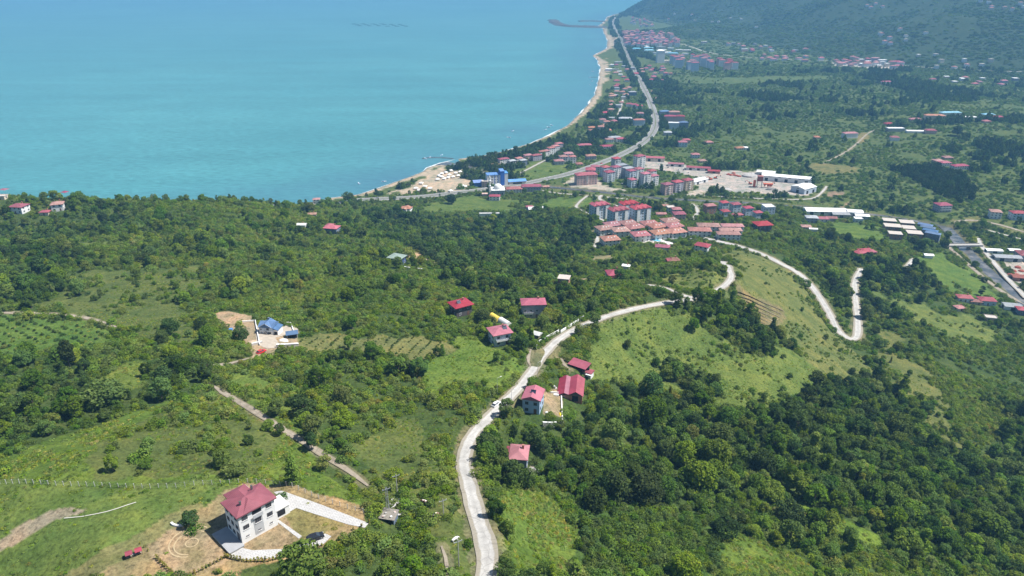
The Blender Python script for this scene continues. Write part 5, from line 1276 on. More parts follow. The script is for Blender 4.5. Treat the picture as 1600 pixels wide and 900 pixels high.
ZONES = [(1250,720,'in the wood on the steep slope under the hairpin road'),(1020,700,'in the wood downhill of the red barn'),(1450,800,'low in the shaded wood at the frame corner'),(1040,850,'around the hazel plot below the wood'),(900,740,'in the wood beside the lowest red-roofed house'),
 (770,760,'along the white road near its lowest bend'),(830,860,'on the fern slope beside the white road'),(610,860,'around the hut at the dirt track'),(490,870,'by the drive of the maroon-roofed house'),(650,720,'on the grassy slope between dirt track and white road'),
 (540,650,'in the thicket beside the dirt track'),(700,650,'in the thicket uphill of the parked white car'),(120,640,'in the grove along the fern meadow'),(30,560,'below the bush orchard'),(230,560,'between bush orchard and dirt track'),(200,450,'in the open field with scattered trees'),
 (60,430,'on the wooded crest beside the open field'),(450,600,'below the slate-roofed house'),(600,480,'in the scrub above the sapling rows'),(790,500,'around the red-roofed houses by the white road'),(930,580,'around the red barn'),(870,660,'around the walled yard'),
 (1110,510,'in the belt of trees along the ridge meadow'),(1000,560,'in the ridge meadow'),(1180,600,'at the lower edge of the ridge meadow'),(1330,650,'under the hairpin bend'),(1500,620,'on the slope below the grass spur'),(1300,480,'inside the hairpin loop'),(1420,470,'beside the grass spur'),
 (350,800,'on the bank by the maroon-roofed house'),(100,820,'on the grass bank'),(300,680,'in the fern meadow'),(980,480,'beside the white road at the hill top'),(400,430,'in the wood behind the slate-roofed house'),(750,430,'in the gully wood'),(1120,880,'on the fern slope below the hazel plot')]
def zone_phrase(px, py):
    return min(ZONES, key=lambda z: (z[0] - px) ** 2 + ((z[1] - py) * 1.2) ** 2)[2]
SOLO = [  # single trees the photo sets apart
 (268,522,8.5,3.4,3,.16,'round dark tree standing alone in the open field with its shadow beside it'),(110,575,13,3.4,1,.14,'tallest dark tree between the bush orchard and the grove'),(283,388,12,4.6,3,.12,'big dark tree on the crest behind the open field'),
 (46,500,5.5,2.8,0,.74,'bright yellow green tree beside the upper track'),(706,318,13,6.5,3,.08,'huge dark paired tree in the meadow below the highway'),(545,316,14,7,2,.24,'big spreading tree on the beach beside the highway'),(892,356,13,4.2,5,.07,'lone dark conifer above the gully wood'),
 (1130,838,7.5,4.8,2,.10,'broad dark tree in the fern slope under the wood'),(1235,815,8,4.6,2,.10,'dark spreading tree on the fern slope, next to the broad dark one'),(930,800,9.5,4.4,3,.12,'large dark tree at the wood edge above the hazel plot'),
 (980,543,4.5,2.9,0,.25,'round bush-like tree at the top of the ridge meadow'),(1025,572,5,2.6,0,.25,'small dark tree in the middle of the ridge meadow'),(815,545,8.5,4.0,3,.33,'big round tree between the solar-heater house and the white-roofed shelter'),
 (487,702,6.5,2.4,1,.15,'dark upright tree at the edge of the dirt track'),(437,680,4.5,2.2,0,.2,'small dark tree on the dirt track verge'),(297,820,4,2.4,2,.20,'low bushy tree behind the curved white planter'),(545,545,7,2.4,1,.42,'single tree among the sapling rows'),
 (1436,392,12,5.5,3,.10,'pair-like dark tree by the river meadow'),(1475,390,12,5,3,.12,'dark tree at the bridge end'),(1532,462,10,2.4,4,.12,'dark cypress among the meadow cottages'),(1000,340,13,3.4,4,.16,'tall poplar at the rear of the red blocks'),(1013,331,16,3.8,4,.18,'tallest poplar behind the red blocks'),(1024,333,16,3.6,4,.14,'dark poplar nearest the village back lane'),
 (750,255,9,5.5,3,.10,'dark round tree at the river mouth'),(735,255,8,5,3,.3,'green tree at the river mouth beside the dark round one'),(785,247,9,4.5,3,.14,'dark tree on the beach before the villas'),(882,250,10,6,3,.12,'big dark tree hiding the field corner hamlet'),
 (1170,165,14,6,1,.10,'tall dark tree clump in the plain, nearest the new estate'),(1175,188,15,6,1,.10,'tall dark tree in the plain below the dark clump'),(1210,152,13,6,1,.10,'tall dark tree in the plain beside the dark wood block'),(1364,166,13,6,1,.10,'dark tree east in the plain above the lone barn'),(1495,212,18,10,3,.10,'large dark tree group below the mansion'),(1385,165,12,6,1,.12,'dark tree in the plain uphill of the ruin'),
]
def plant_all():
    V = make_variants(); T, S, F, U, W_ = gen_plants()
    nT = 0
    xs, ys = cast([s[0] for s in SOLO], [s[1] for s in SOLO])
    # clear the spots of the single trees
    def thin(D, rad):
        ok = np.ones(D['x'].shape, bool)
        for x, y, s in zip(xs, ys, SOLO): ok &= np.hypot(D['x'] - x, D['y'] - y) > s[3] * rad
        return {q: a[ok] for q, a in D.items()}
    T, S, F = thin(T, 1.5), thin(S, 1.0), thin(F, 1.0)
    def tree(x, y, z, rz, scl, sclz, var, tint, label, group):
        o = thing('tree', label, 'tree', (x, y, z), rz, group)
        an = .75 + .5 * ((x * 7.3 + y * 3.1) % 1); t = link('trunk', V['trunk'][var], o, scale=(scl, scl, sclz)); c = link('crown', V['crown'][var], o, scale=(scl, scl * an, sclz)); c['tint'] = float(tint); return o
    for (px, py, h, Rr, var, tint, lab), x, y in zip(SOLO, xs, ys):
        tree(x, y, float(H(x, y)) - .1, px * .7, Rr / TREEV[var][2], h / TREEV[var][1], var, tint, lab, None)
    hue = lambda t: 'dark green' if t < .22 else 'mid green' if t < .40 else 'light green' if t < .6 else 'yellow green'
    # the trees that show largest stand as things of their own
    hgt = np.array([v[1] for v in TREEV])[T['var']] * T['sclz']; px, py = to_pix(T['x'], T['y'], T['z'] + hgt * .6)
    size = hgt * np.array([v[2] for v in TREEV])[T['var']] * T['scl'] / (T['x'] ** 2 + T['y'] ** 2 + (CAMZ - T['z']) ** 2)
    inv = (px > 8) & (px < 1592) & (py > 8) & (py < 890) & visible(T['x'], T['y'], T['z'] + hgt * .7)
    order = np.argsort(-np.where(inv, size, -1))[:262]
    for i in order:
        h = hue(T['tint'][i]); ph = zone_phrase(px[i], py[i]); sz = 'tall' if hgt[i] > 7.6 else 'mid-sized' if hgt[i] > 5 else 'small'
        kn = {4: 'slender', 5: 'pointed'}.get(int(T['var'][i]), 'leafy')
        tree(*(float(T[q][i]) for q in ('x', 'y', 'z', 'rotz', 'scl', 'sclz')), int(T['var'][i]), T['tint'][i], f'{sz} {h} {kn} tree {ph}', f'{sz} {h} {kn} trees {ph}')
    keep = np.ones(len(T['x']), bool); keep[order] = False
    scatter_object('woodland', {q: a[keep] for q, a in T.items()}, V['tree'])
    hs = np.array([v[0] for v in SHRUBV])[S['var']] * S['sclz']; px, py = to_pix(S['x'], S['y'], S['z'] + hs * .5)
    size = hs * S['scl'] / (S['x'] ** 2 + S['y'] ** 2 + (CAMZ - S['z']) ** 2)
    kd, _ = classify(S['x'], S['y'])
    op = np.isin(kd, [KIND_ID[k] for k in ('grassy', 'scrubby', 'meadow', 'fern', 'mown', 'dry', 'hazel')])
    inv = op & (px > 8) & (px < 1592) & (py > 8) & (py < 890) & visible(S['x'], S['y'], S['z'] + hs)
    order = np.argsort(-np.where(inv, size, -1))[:260]
    for i in order:
        h = hue(S['tint'][i]); ph = zone_phrase(px[i], py[i]); sz = 'big' if hs[i] > 2.3 else 'low'
        o = link('shrub', V['shrub'][int(S['var'][i])], None, (float(S['x'][i]), float(S['y'][i]), float(S['z'][i])), float(S['rotz'][i]), (float(S['scl'][i]),) * 2 + (float(S['sclz'][i]),))
        tag(o, f'{sz} {h} rounded shrub {ph}', 'shrub', f'{sz} {h} rounded shrubs {ph}'); o['tint'] = float(S['tint'][i])
    keep = np.ones(len(S['x']), bool); keep[order] = False
    scatter_object('undergrowth', {q: a[keep] for q, a in S.items()}, V['shrub'])
    scatter_object('hazel_groves', F, V['far']); scatter_object('hill_woods', U, V['hill']); scatter_object('meadow_herbs', W_, V['tuft'])
    print('plants', len(T['x']), len(S['x']), len(F['x']), len(U['x']), len(W_['x']))
    # planted rows
    def rows(poly, du, dv, ang, scl, tint, name, label, group, limit, cat='bush', jit=.25, margin=0):
        w = castpoly(poly); c = w.mean(0); ca, sa = math.cos(ang), math.sin(ang); got = 0; rg = random.Random(3)
        for i in range(-60, 60):
            for j in range(-60, 60):
                a, b = i * du + rg.uniform(-jit, jit), j * dv + rg.uniform(-jit, jit); x, y = c[0] + a * ca - b * sa, c[1] + a * sa + b * ca
                if not inpoly(np.array([x]), np.array([y]), w)[0] or rg.random() < .12: continue
                if not clear_of_things(np.array([x]), np.array([y]), .3)[0] or got >= limit: continue
                s = scl * rg.uniform(.7, 1.25); o = link(name, V['shrub'][rg.randrange(4)], None, (x, y, float(H(x, y)) - .05), rg.uniform(0, 6.28), (s, s, s * .95)); got += 1
                tag(o, label, cat, group); o['tint'] = tint + rg.uniform(-.06, .06)
        return got
    a = rows([(-20,496),(100,498),(150,509),(183,523),(160,541),(100,545),(-20,542)], 5.4, 4.9, .95, .50, .14, 'orchard_bush', 'round dark orchard bush planted in rows below the upper track', 'orchard bushes below the upper track', 280, jit=.7)
    b = rows([(462,524),(560,526),(698,527),(700,535),(686,553),(650,564),(565,550),(475,541)], 2.4, 4.6, 1.35, .30, .26, 'sapling', 'small sapling in the planted rows on the dry strip', 'saplings in the planted rows', 290, 'sapling', jit=.3)
    print('rows', a, b)
    # dark orchard of the plain, tree rows of the nursery
    w = castpoly([(1385,262),(1462,258),(1500,272),(1530,300),(1500,315),(1470,308),(1420,280)]); rg = random.Random(9)
    c = w.mean(0); P = []
    for i in range(-60, 60):
        for j in range(-60, 60):
            a, b = i * 5.0, j * 9.5; x, y = c[0] + a * math.cos(1.9) - b * math.sin(1.9), c[1] + a * math.sin(1.9) + b * math.cos(1.9)
            if inpoly(np.array([x]), np.array([y]), w)[0]: P.append((x, y))
    P = np.array(P); k = len(P); o_ = np.ones(k)
    scatter_object('dark_orchard_rows', dict(x=P[:, 0], y=P[:, 1], z=H(P[:, 0], P[:, 1]), rotz=np.linspace(0, 50, k), scl=o_ * .66, sclz=o_ * .95, var=(np.arange(k) % 3), tint=o_ * .06), V['far'])
    return V

# ------------------------------------------------------------------ the big house with the maroon roof
def hero_house():
    x0, y0 = HERO['corner']; yaw = HERO['yaw']; z = HERO['z']; w, d = HERO['w'], HERO['d']; sh = 2.78; hgt = sh * 3
    c, s = math.cos(yaw), math.sin(yaw)
    cx, cy = x0 + c * w / 2 - s * d / 2, y0 + s * w / 2 + c * d / 2
    root = thing('house', 'big white three-storey house with maroon hip roof and concrete terrace', 'house', (cx, cy, z), yaw); ROOTS.append((cx, cy, 10))
    wl = MW['white']
    mb = MB().box(-w/2, -d/2, -2.5, w/2, d/2, hgt); mb.box(-w/2 + 2.0, d/2, -2.5, w/2 - 2.5, d/2 + 2.4, hgt)
    mb.build('wall', wl, root)
    mb = MB().hip(w, d, hgt, 1.6, .55); mb.hip(w * .52, d + 2.6, hgt + .05, 1.5, .4, x=-.6, y=1.2)
    rf = mb.build('roof', MR['maroon'], root)
    for ax, ay in ((-2.8, -1.4), (2.2, 2.2)):
        q = MB().box(-.2, -.2, hgt + .6, .2, .2, hgt + 2.0).box(-.27, -.27, hgt + 2.0, .27, .27, hgt + 2.1).build('chimney', MW['dark'], rf); q.location = (ax, ay, 0)
    MB().box(-w/2 - .52, -d/2 - .52, hgt - .34, w/2 + .52, d/2 + .52, hgt - .23).build('eaves', M_FRAME, root)
    # cornice strips under the eaves, flush near-black panel painted as the shade of the front recess
    lw = 2.5
    MB().box(-lw/2, -d/2 - .05, .1, lw/2, -d/2 + .02, sh * 2 - .1).build('front_panel', MW['grey'], root)
    MB().box(-lw/2, -d/2 - .03, sh * 2 + .9, lw/2, -d/2 + .02, hgt - .45).build('loggia_shade', M_VOID, root)
    MB().box(-lw/2 - .1, -d/2 - .55, sh * 2 - .05, lw/2 + .1, -d/2 - .05, sh * 2 + .12).box(-lw/2 - .1, -d/2 - .55, sh * 2 + .12, lw/2 + .1, -d/2 - .45, sh * 2 + .95).build('balcony', MW['grey'], root)
    def win(side, along, zz, ww, hh, pr=0):
        mb = MB(); t = .1
        mb.box(-ww/2, -.08, -hh/2, -ww/2+t, .02, hh/2); mb.box(ww/2-t, -.08, -hh/2, ww/2, .02, hh/2); mb.box(-ww/2+t, -.08, hh/2-t, ww/2-t, .02, hh/2); mb.box(-ww/2+t, -.08, -hh/2, ww/2-t, .02, -hh/2+t)
        for q in (-1, 1): mb.box(q * ww/6 - .04, -.075, -hh/2+t, q * ww/6 + .04, .02, hh/2-t)
        f = put(None, mb.mesh('window', [M_FRAME]), root, w, d, side, along, zz, 'window', pr)
        g = MB().box(-ww/2+t, -.03, -hh/2+t, ww/2-t, .015, hh/2-t).build('pane', M_GLASS, f)
        g = MB().box(-ww/2 - .1, -.16, -hh/2 - .12, ww/2 + .1, .0, -hh/2 - .02).build('sill', M_TRIM, f)
    for lv in (1, 2):
        for a in (-3.25, 3.25): win('f', a, lv * sh + 1.3, 1.55, 1.25)
    win('f', 0, sh + 1.5, 1.6, 1.3, .06)
    for a in (-3.25, 0, 3.25): win('f', a, 1.2, .9, .35, .06 if a == 0 else 0)
    for lv in (0, 1, 2):
        for a in (-2.3, 0, 2.3):
            if lv == 0 and a == 2.3: continue
            win('l', a, lv * sh + 1.4, 1.2, 1.15 if lv else 1.0)
    put(None, door_mesh(1.5, 2.3, M_FRAME), root, w, d, 'l', 2.3, .1, 'door')
    for lv in (0, 1, 2):
        for a in (-2.2, 2.2): win('r', a, lv * sh + 1.55, 1.4, 1.25); win('b', a * 1.7, lv * sh + 1.55, 1.3, 1.25)
    MB().tube((-w/2 - .06, -d/2 - .06, -.2), (-w/2 - .06, -d/2 - .06, hgt - .3), .06, k=6).build('downpipe', M_PIPE, root)
    # concrete terrace down the left side with its rubble face
    mb = MB().box(-w/2 - 4.0, -d/2 - 1.2, -.12, -w/2, d/2 + 1.0, .06); mb.build('terrace', plain('terrace_concrete', (.33, .335, .345), .9, .12), root)
    MB().box(-w/2 - 3.9, -d/2 - 1.1, -2.6, -w/2 - .05, d/2 + .9, -.12).build('terrace_base', MW['stone'], root)
    # flat-roofed white garage on the drive side
    mb = MB().box(w/2 + .0, d/2 - 5.5, -2, w/2 + 4.6, d/2 - .6, 2.1); mb.build('garage', MW['white'], root)
    MB().box(w/2 + .02, d/2 - 5.7, 2.1, w/2 + 4.8, d/2 - .4, 2.35).build('garage_roof', plain('white_screed', (.66, .65, .62), .9), root)
    put(None, door_mesh(2.2, 1.7, M_VOID), root, w, d, 'f', w/2 + 2.4, 0, 'garage_door', -5.49 + d * 0 + 0).location = (w/2 + 2.2, d/2 - 5.52, .05)
HERO = {}
def hero_setup():
    w, d, yaw = 9.9, 7.4, R(46)
    x, y = pix2z(379, 850, 166.2); HERO.update(corner=(float(x), float(y)), yaw=yaw, w=w, d=d, z=166.6)
    c, s = math.cos(yaw), math.sin(yaw); cx, cy = x + c * w / 2 - s * d / 2, y + s * w / 2 + c * d / 2
    PADS.append((float(cx), float(cy), 8.5, 166.3))
    for px, py, r_ in ((285,850,16),(470,800,10),(530,812,8),(430,862,7),(250,870,10)):
        a, b = cast1(px, py); PADS.append((a, b, r_, 165.9 if px < 400 else 166.0))

# ------------------------------------------------------------------ the slate-roofed house and its yard
def slate_house():
    x, y = cast1(421, 519); z = float(H(x, y)); yaw = R(-8)
    root = thing('house', 'white house with slate blue cross-gabled roof and arched porch in a walled yard', 'house', (x, y, z), yaw); ROOTS.append((x, y, 8)); root.scale = (.76, .76, .76)
    w, d, h = 8.6, 8.2, 5.4
    MB().box(-w/2, -d/2, -2, w/2, d/2, 2.9).build('wall', MW['white'], root)
    MB().box(-w/2 + .02, -d/2 + .02, 2.9, w/2 - .02, d/2 - .02, h).add([(-w/2+.4,-d/2+.02,h),(w/2-.4,-d/2+.02,h),(0,-d/2+.02,h+2.2)], [(0,1,2)]).build('upper_wall', MW['paleblue'], root)
    mb = MB().hip(w, d, h, 2.3, .5, gable=True); 
    mb.hip(w - .6, d + .6, h + .12, 2.5, .35, y=-.2, gable=True) if False else mb.loft([[(-w/2,-d/2-.6,h+.02),(w/2,-d/2-.6,h+.02),(0,-d/2-.6,h+2.55)], [(-w/2,d/2,h+.02),(w/2,d/2,h+.02),(0,d/2,h+2.55)]])
    rf = mb.build('roof', MR['slate'], root)
    MB().box(-.5, -.5, h + 1, .5, .5, h + 3.4).build('chimney', MW['slate'], rf).location = (-.4, 2.4, 0)
    MB().loft([[(-w/2-.05,-d/2-.68,h),(-w/2+.25,-d/2-.68,h),(.0,-d/2-.68,h+2.45),(0,-d/2-.68,h+2.75)], [(-w/2-.05,-d/2-.6,h),(-w/2+.25,-d/2-.6,h),(0,-d/2-.6,h+2.45),(0,-d/2-.6,h+2.75)]]).loft([[(w/2+.05,-d/2-.68,h),(w/2-.25,-d/2-.68,h),(.01,-d/2-.68,h+2.45),(.01,-d/2-.68,h+2.75)], [(w/2+.05,-d/2-.6,h),(w/2-.25,-d/2-.6,h),(.01,-d/2-.6,h+2.45),(.01,-d/2-.6,h+2.75)]]).build('bargeboard', M_TRIM, root)
    put(None, window_mesh(1.0, .7, M_FRAME), root, w, d, 'f', -3.0, 3.9, 'window'); put(None, window_mesh(1.7, 1.4, M_FRAME), root, w, d, 'f', 1.3, 4.1, 'window')
    put(None, window_mesh(1.1, .5, M_FRAME), root, w, d, 'f', -2.9, 1.9, 'window'); put(None, window_mesh(2.0, 1.5, M_FRAME), root, w, d, 'f', 2.3, 1.6, 'window')
    put(None, window_mesh(1.4, 1.4, M_FRAME), root, w, d, 'r', 1.8, 4.0, 'window')
    # arched porch
    mb = MB(); pts = [(-1.0, 0), (-1.0, 1.6)] + [(-math.cos(t) * 1.0, 1.6 + math.sin(t) * .9) for t in np.linspace(.2, math.pi - .2, 9)] + [(1.0, 1.6), (1.0, 0)]
    mb.loft([[(a, -d/2 - 1.3, b) for a, b in pts], [(a, -d/2 + .05, b) for a, b in pts]]); mb.build('porch', plain('grey_porch', (.20, .19, .18)), root)
    MB().box(-.6, -d/2 - 1.36, 0, .6, -d/2 - 1.28, 2.0).build('door', M_FRAME, root)
    # side wing with its own slate roof and a dark garage mouth
    MB().box(w/2, -d/2 + .8, -2, w/2 + 2.9, d/2 - .6, 3.6).build('wing', MW['white'], root)
    MB().loft([[(w/2-.0,-d/2+.2,4.7),(w/2+3.4,-d/2+.2,3.5),(w/2+3.4,d/2-.1,3.5),(w/2,d/2-.1,4.7)], [(w/2,-d/2+.2,4.9),(w/2+3.4,-d/2+.2,3.7),(w/2+3.4,d/2-.1,3.7),(w/2,d/2-.1,4.9)]]).build('roof', MR['slate'], root)
    MB().box(w/2 + .5, -d/2 + .74, .1, w/2 + 2.4, -d/2 + .82, 2.3).build('garage_door', M_VOID, root)
    MB().box(-w/2 - .6, -d/2 - 1.9, -1.6, w/2 + 3.4, -d/2, .12).build('plinth', MW['white'], root)
    # yard walls
    def wall_run(name, label, px, h, th, mat, capm=None, cat='wall'):
        p = castpoly(px); q = smooth_line(p, 2.5, 0); mb = MB(); cp_ = MB()
        for a, b in zip(q, q[1:]):
            za, zb = float(H(*a)), float(H(*b)); t = (b - a) / (np.hypot(*(b - a)) + 1e-9); n_ = np.array([-t[1], t[0]]) * th / 2
            ring = lambda P_, z0, z1, k: [(P_[0]-n_[0]*k, P_[1]-n_[1]*k, z0), (P_[0]+n_[0]*k, P_[1]+n_[1]*k, z0), (P_[0]+n_[0]*k, P_[1]+n_[1]*k, z1), (P_[0]-n_[0]*k, P_[1]-n_[1]*k, z1)]
            mb.loft([ring(a, za - 1.5, za + h, 1), ring(b, zb - 1.5, zb + h, 1)]); cp_.loft([ring(a, za + h, za + h + .1, 1.3), ring(b, zb + h, zb + h + .1, 1.3)])
        o = mb.build(name, mat)
        tag(o, label, cat)
        cp_.build('coping', capm or M_TRIM, o)
        return o
    W = wall_run
    W('yard_wall', 'white garden wall at the back and side of the slate-roofed house', [(399,502),(406,540)], .9, .3, MW['white'])
    W('yard_wall', 'white wall round the dirt yard east of the slate-roofed house', [(440,507),(454,505),(460,522)], .8, .3, MW['white'])
    W('yard_wall', 'low white wall enclosing the plot west of the slate-roofed house', [(372,504),(398,502)], .6, .3, MW['white'])
    W('retaining_wall', 'tapering pale stone retaining wall in front of the slate-roofed house', [(432,543),(450,542),(467,541)], 1.5, .8, MW['concrete'])
    W('retaining_wall', 'pale wall by the gate of the slate-roofed house', [(393,540),(410,536)], 1.0, .4, MW['concrete'])
    W('retaining_wall', 'tall grey stone wall at the front of the walled yard by the blue house', [(848,667),(864,668),(880,667)], 2.2, .5, MW['stone'])
    W('yard_wall', 'white long wall along the walled yard by the blue house', [(879,666),(878,640),(877,616)], .7, .35, MW['white'])
    W('yard_wall', 'short white wall at the back of the walled yard', [(877,615),(860,614)], .6, .3, MW['concrete'])
    W('retaining_wall', 'grey retaining wall beside the dark blue house on the clearing', [(632,420),(648,422),(660,423)], 1.6, .5, MW['concrete'])
    W('roadside_wall', 'long white panel wall lining the white road, upper stretch', [(876,520),(890,511),(904,502)], 1.3, .25, MW['white'])
    W('roadside_wall', 'white panel wall lining the white road, lower stretch by the shelter', [(842,536),(858,527),(873,519)], 1.3, .25, MW['white'])
    W('roadside_wall', 'short white wall at the mouth of the dirt lane', [(838,546),(840,538)], 1.2, .25, MW['white'])
    # stone box below the walled yard: make the drop visible
    # shed with dark open front and blue grey roof; white tarp pile
    x, y = cast1(457, 528); z = float(H(x, y)); r_ = thing('shed', 'small open-fronted shed with blue grey roof beside the white tarpaulin heap', 'shed', (x, y, z), R(18)); ROOTS.append((x, y, 2.5))
    MB().box(-2.4, -.2, -1, 2.4, 2.0, 2.1).build('wall', MW['grey'], r_); MB().box(-2.1, -.26, 0, 2.1, -.18, 1.9).build('opening', M_VOID, r_)
    MB().loft([[(-2.8,-1.2,2.1),(2.8,-1.2,2.1),(2.8,2.3,2.6),(-2.8,2.3,2.6)], [(-2.8,-1.2,2.25),(2.8,-1.2,2.25),(2.8,2.3,2.75),(-2.8,2.3,2.75)]]).build('roof', MR['slate'], r_)
    x, y = cast1(443, 533); heap('tarpaulin_heap', 'white tarpaulin heap in the yard of the slate-roofed house', x, y, 2.3, 1.4, 1.2, plain('white_tarpaulin', (.75, .74, .70), .6, .1), 'tarpaulin')
    x, y = cast1(395, 535); heap('sand_heap', 'sand and timber heap at the gate of the slate-roofed house', x, y, 2.0, 1.4, .7, plain('sand_heap_sand', (.48, .38, .28), .95, .2), 'heap')
    x, y = cast1(361, 517); z = float(H(x, y)); o = MB().box(-.7, -.7, 0, .7, .7, 1.1).box(-.78, -.78, 1.1, .78, .78, 1.2).build('water_tank', plain('blue_plastic', (.10, .25, .55), .4)); o.location = (x, y, z); tag(o, 'blue plastic water tank in bushes by the slate-roofed house', 'tank')
def heap(name, label, x, y, rx, ry, h, mat, cat):
    mb = MB(); rg = random.Random(int(x * 7)); rings = []; k = 14
    for i in range(5):
        t = i / 4; s = math.cos(t * 1.5)
        rings.append([(rx * s * math.cos(2*math.pi*q/k) * rg.uniform(.88, 1.1), ry * s * math.sin(2*math.pi*q/k) * rg.uniform(.88, 1.1), h * math.sin(t * 1.55) * rg.uniform(.9, 1.05) - (.4 if i == 0 else 0)) for q in range(k)])
    mb.loft(rings); o = mb.build(name, mat); o.location = (x, y, float(H(x, y))); return tag(o, label, cat)

# ------------------------------------------------------------------ red barn and its sheds, blue house yard, shelter
def barn_group():
    x, y = cast1(892, 613); z = float(H(x, y)); yaw = R(-8)
    r_ = thing('barn', 'long barn with a two-toned red sheet roof of two ridges above the wooded slope', 'barn', (x, y, z), yaw); ROOTS.append((x, y, 8.5))
    w, d, h = 10.4, 14.0, 2.8
    MB().box(-w/2, -d/2, -3, w/2, d/2, h).build('wall', MW['brick'], r_)
    mb = MB()
    def slope(xa, za, xb, zb): mb_ = MB().loft([[(xa,-d/2-.5,za),(xb,-d/2-.5,zb),(xb,-d/2-.5,zb+.12),(xa,-d/2-.5,za+.12)], [(xa,d/2+.5,za),(xb,d/2+.5,zb),(xb,d/2+.5,zb+.12),(xa,d/2+.5,za+.12)]]); return mb_
    slope(-w/2-.4, h, -2.5, h+1.2).build('roof', MR['red'], r_, 'bright red sheets'); slope(-2.5, h+1.2, -.6, h+.5).build('roof', MR['pinkred'], r_, 'faded red sheets')
    slope(-.6, h+.55, 2.4, h+2.1).build('roof', MR['maroon'], r_, 'dark maroon sheets'); slope(2.4, h+2.1, w/2+.5, h).build('roof', MR['pinkred'], r_)
    MB().add([(-.6,-d/2+.02,h),(w/2,-d/2+.02,h),(2.4,-d/2+.02,h+2.0)], [(0,1,2)]).build('gable_end', MW['dark'], r_)
    put(None, door_mesh(2.6, 2.6, M_VOID), r_, w, d, 'f', 2.2, .05, 'door'); put(None, window_mesh(1.2, .8), r_, w, d, 'f', -2.8, 1.8, 'window')
    x, y = cast1(905, 577); z = float(H(x, y)); r_ = thing('shed', 'open maroon-roofed shed uphill of the red barn', 'shed', (x, y, z), R(-35)); ROOTS.append((x, y, 4.5))
    for a in (-4, 0, 4):
        for b in (-1.9, 1.9): MB().box(a-.1, b-.1, -2, a+.1, b+.1, 2.7).build('post', M_WOOD, r_)
    MB().box(-4.2, 1.8, -2, 4.2, 2.1, 2.6).build('wall', MW['dark'], r_)
    MB().loft([[(-4.7,-2.7,2.5),(4.7,-2.7,2.5),(4.7,2.7,3.4),(-4.7,2.7,3.4)], [(-4.7,-2.7,2.65),(4.7,-2.7,2.65),(4.7,2.7,3.55),(-4.7,2.7,3.55)]]).build('roof', MR['maroon'], r_)
    x, y = cast1(919, 586); z = float(H(x, y)); r_ = thing('hut', 'small white hut with maroon roof and white awning beside the open shed', 'hut', (x, y, z), R(-30)); ROOTS.append((x, y, 3))
    MB().box(-2, -1.6, -2, 2, 1.6, 2.2).build('wall', MW['white'], r_); MB().hip(4, 3.2, 2.2, .7, .4, gable=True).build('roof', MR['maroon'], r_)
    MB().box(-.2, -2.9, 1.7, 2.5, -1.62, 1.8).build('awning', M_TRIM, r_); put(None, door_mesh(.9, 1.8, M_DOOR), r_, 4, 3.2, 'f', -.9, .02, 'door')
    x, y = cast1(838, 527); z = float(H(x, y)); r_ = thing('shelter', 'little open shelter with a white gabled roof beside the white panel wall', 'shelter', (x, y, z), R(-30)); ROOTS.append((x, y, 3))
    for a in (-1.9, 1.9):
        for b in (-1.4, 1.4): MB().box(a-.09, b-.09, -1, a+.09, b+.09, 2.2).build('post', M_WOOD, r_)
    MB().hip(4.2, 3.2, 2.2, 1.0, .35, gable=True).build('roof', MR['white'], r_); MB().box(-1.8, -1.3, -.4, 1.8, 1.3, .3).build('bench', M_WOOD, r_)
    # polytunnels
    for (pa, pb, mat, lab) in (((768,496),(780,502),plain('yellow_film', (.72, .55, .10), .45, .12),'yellow film polytunnel in the wood behind the solar-heater house'), ((782,503),(795,509),plain('white_film', (.74, .74, .72), .45, .1),'white film polytunnel end to end with the yellow one')):
        p = castpoly([pa, pb]); za = float(H(*p.mean(0))) + .4; L = float(np.hypot(*(p[1] - p[0]))); yaw = math.atan2(p[1][1]-p[0][1], p[1][0]-p[0][0])
        ROOTS.append((p.mean(0)[0], p.mean(0)[1], L * .62))
        o = thing('polytunnel', lab, 'polytunnel', (p.mean(0)[0], p.mean(0)[1], za), yaw)
        rings = [[(xx, 1.9 * math.cos(t), 2.4 * math.sin(t) - .2) for t in np.linspace(0, math.pi, 12)] for xx in (-L/2, L/2)]; MB().loft(rings).build('cover', mat, o)
        MB().box(-L/2 - .05, -.5, 0, -L/2 + .02, .5, 1.7).build('door', M_FRAME, o)
    x, y = cast1(743, 502); o = heap('clay_heap', 'little heap of orange tiles among trees by the yellow polytunnel', x, y, 1.6, 1.2, .8, MR['orange'], 'heap')
    # things in the walled yard
    x, y = cast1(869, 618); z = float(H(x, y)); r_ = thing('water_trough', 'white round trough in the far corner of the walled yard', 'trough', (x, y, z)); mb = MB()
    MB().loft([[(1.2*s*math.cos(t), .8*s*math.sin(t), zz) for t in np.linspace(0, 2*math.pi, 13)[:-1]] for s, zz in ((.9, 0), (1, .7), (.85, .7), (.8, .45))]).build('basin', M_TRIM, r_)
    x, y = cast1(854, 645); heap('sack_heap', 'small white sack heap in the walled yard grass', x, y, .7, .6, .6, M_TRIM, 'heap')
    x, y = cast1(875, 648); heap('yellow_heap', 'bright yellow cover against the white yard wall', x, y, .5, 1.1, .9, plain('yellow_cover', (.75, .55, .03), .5), 'cover')
    x, y = cast1(833, 735); heap('rubble_heap', 'pale rubble heap beside the lowest red-roofed house', x, y, 2.4, 1.5, .9, MW['concrete'], 'heap')
    x, y = cast1(866, 605); heap('sack_heap', 'white sack heap between road trees and the red barn', x, y, 1.1, .9, .9, M_TRIM, 'heap')
    # hut by the dirt track
    x, y = cast1(608, 812); z = float(H(x, y)); r_ = thing('hut', 'ramshackle hut with junk-strewn pale roof and dark open front by the dirt track', 'hut', (x, y, z), R(-12)); r_.scale = (.8, .8, .8); ROOTS.append((x, y, 3.0))
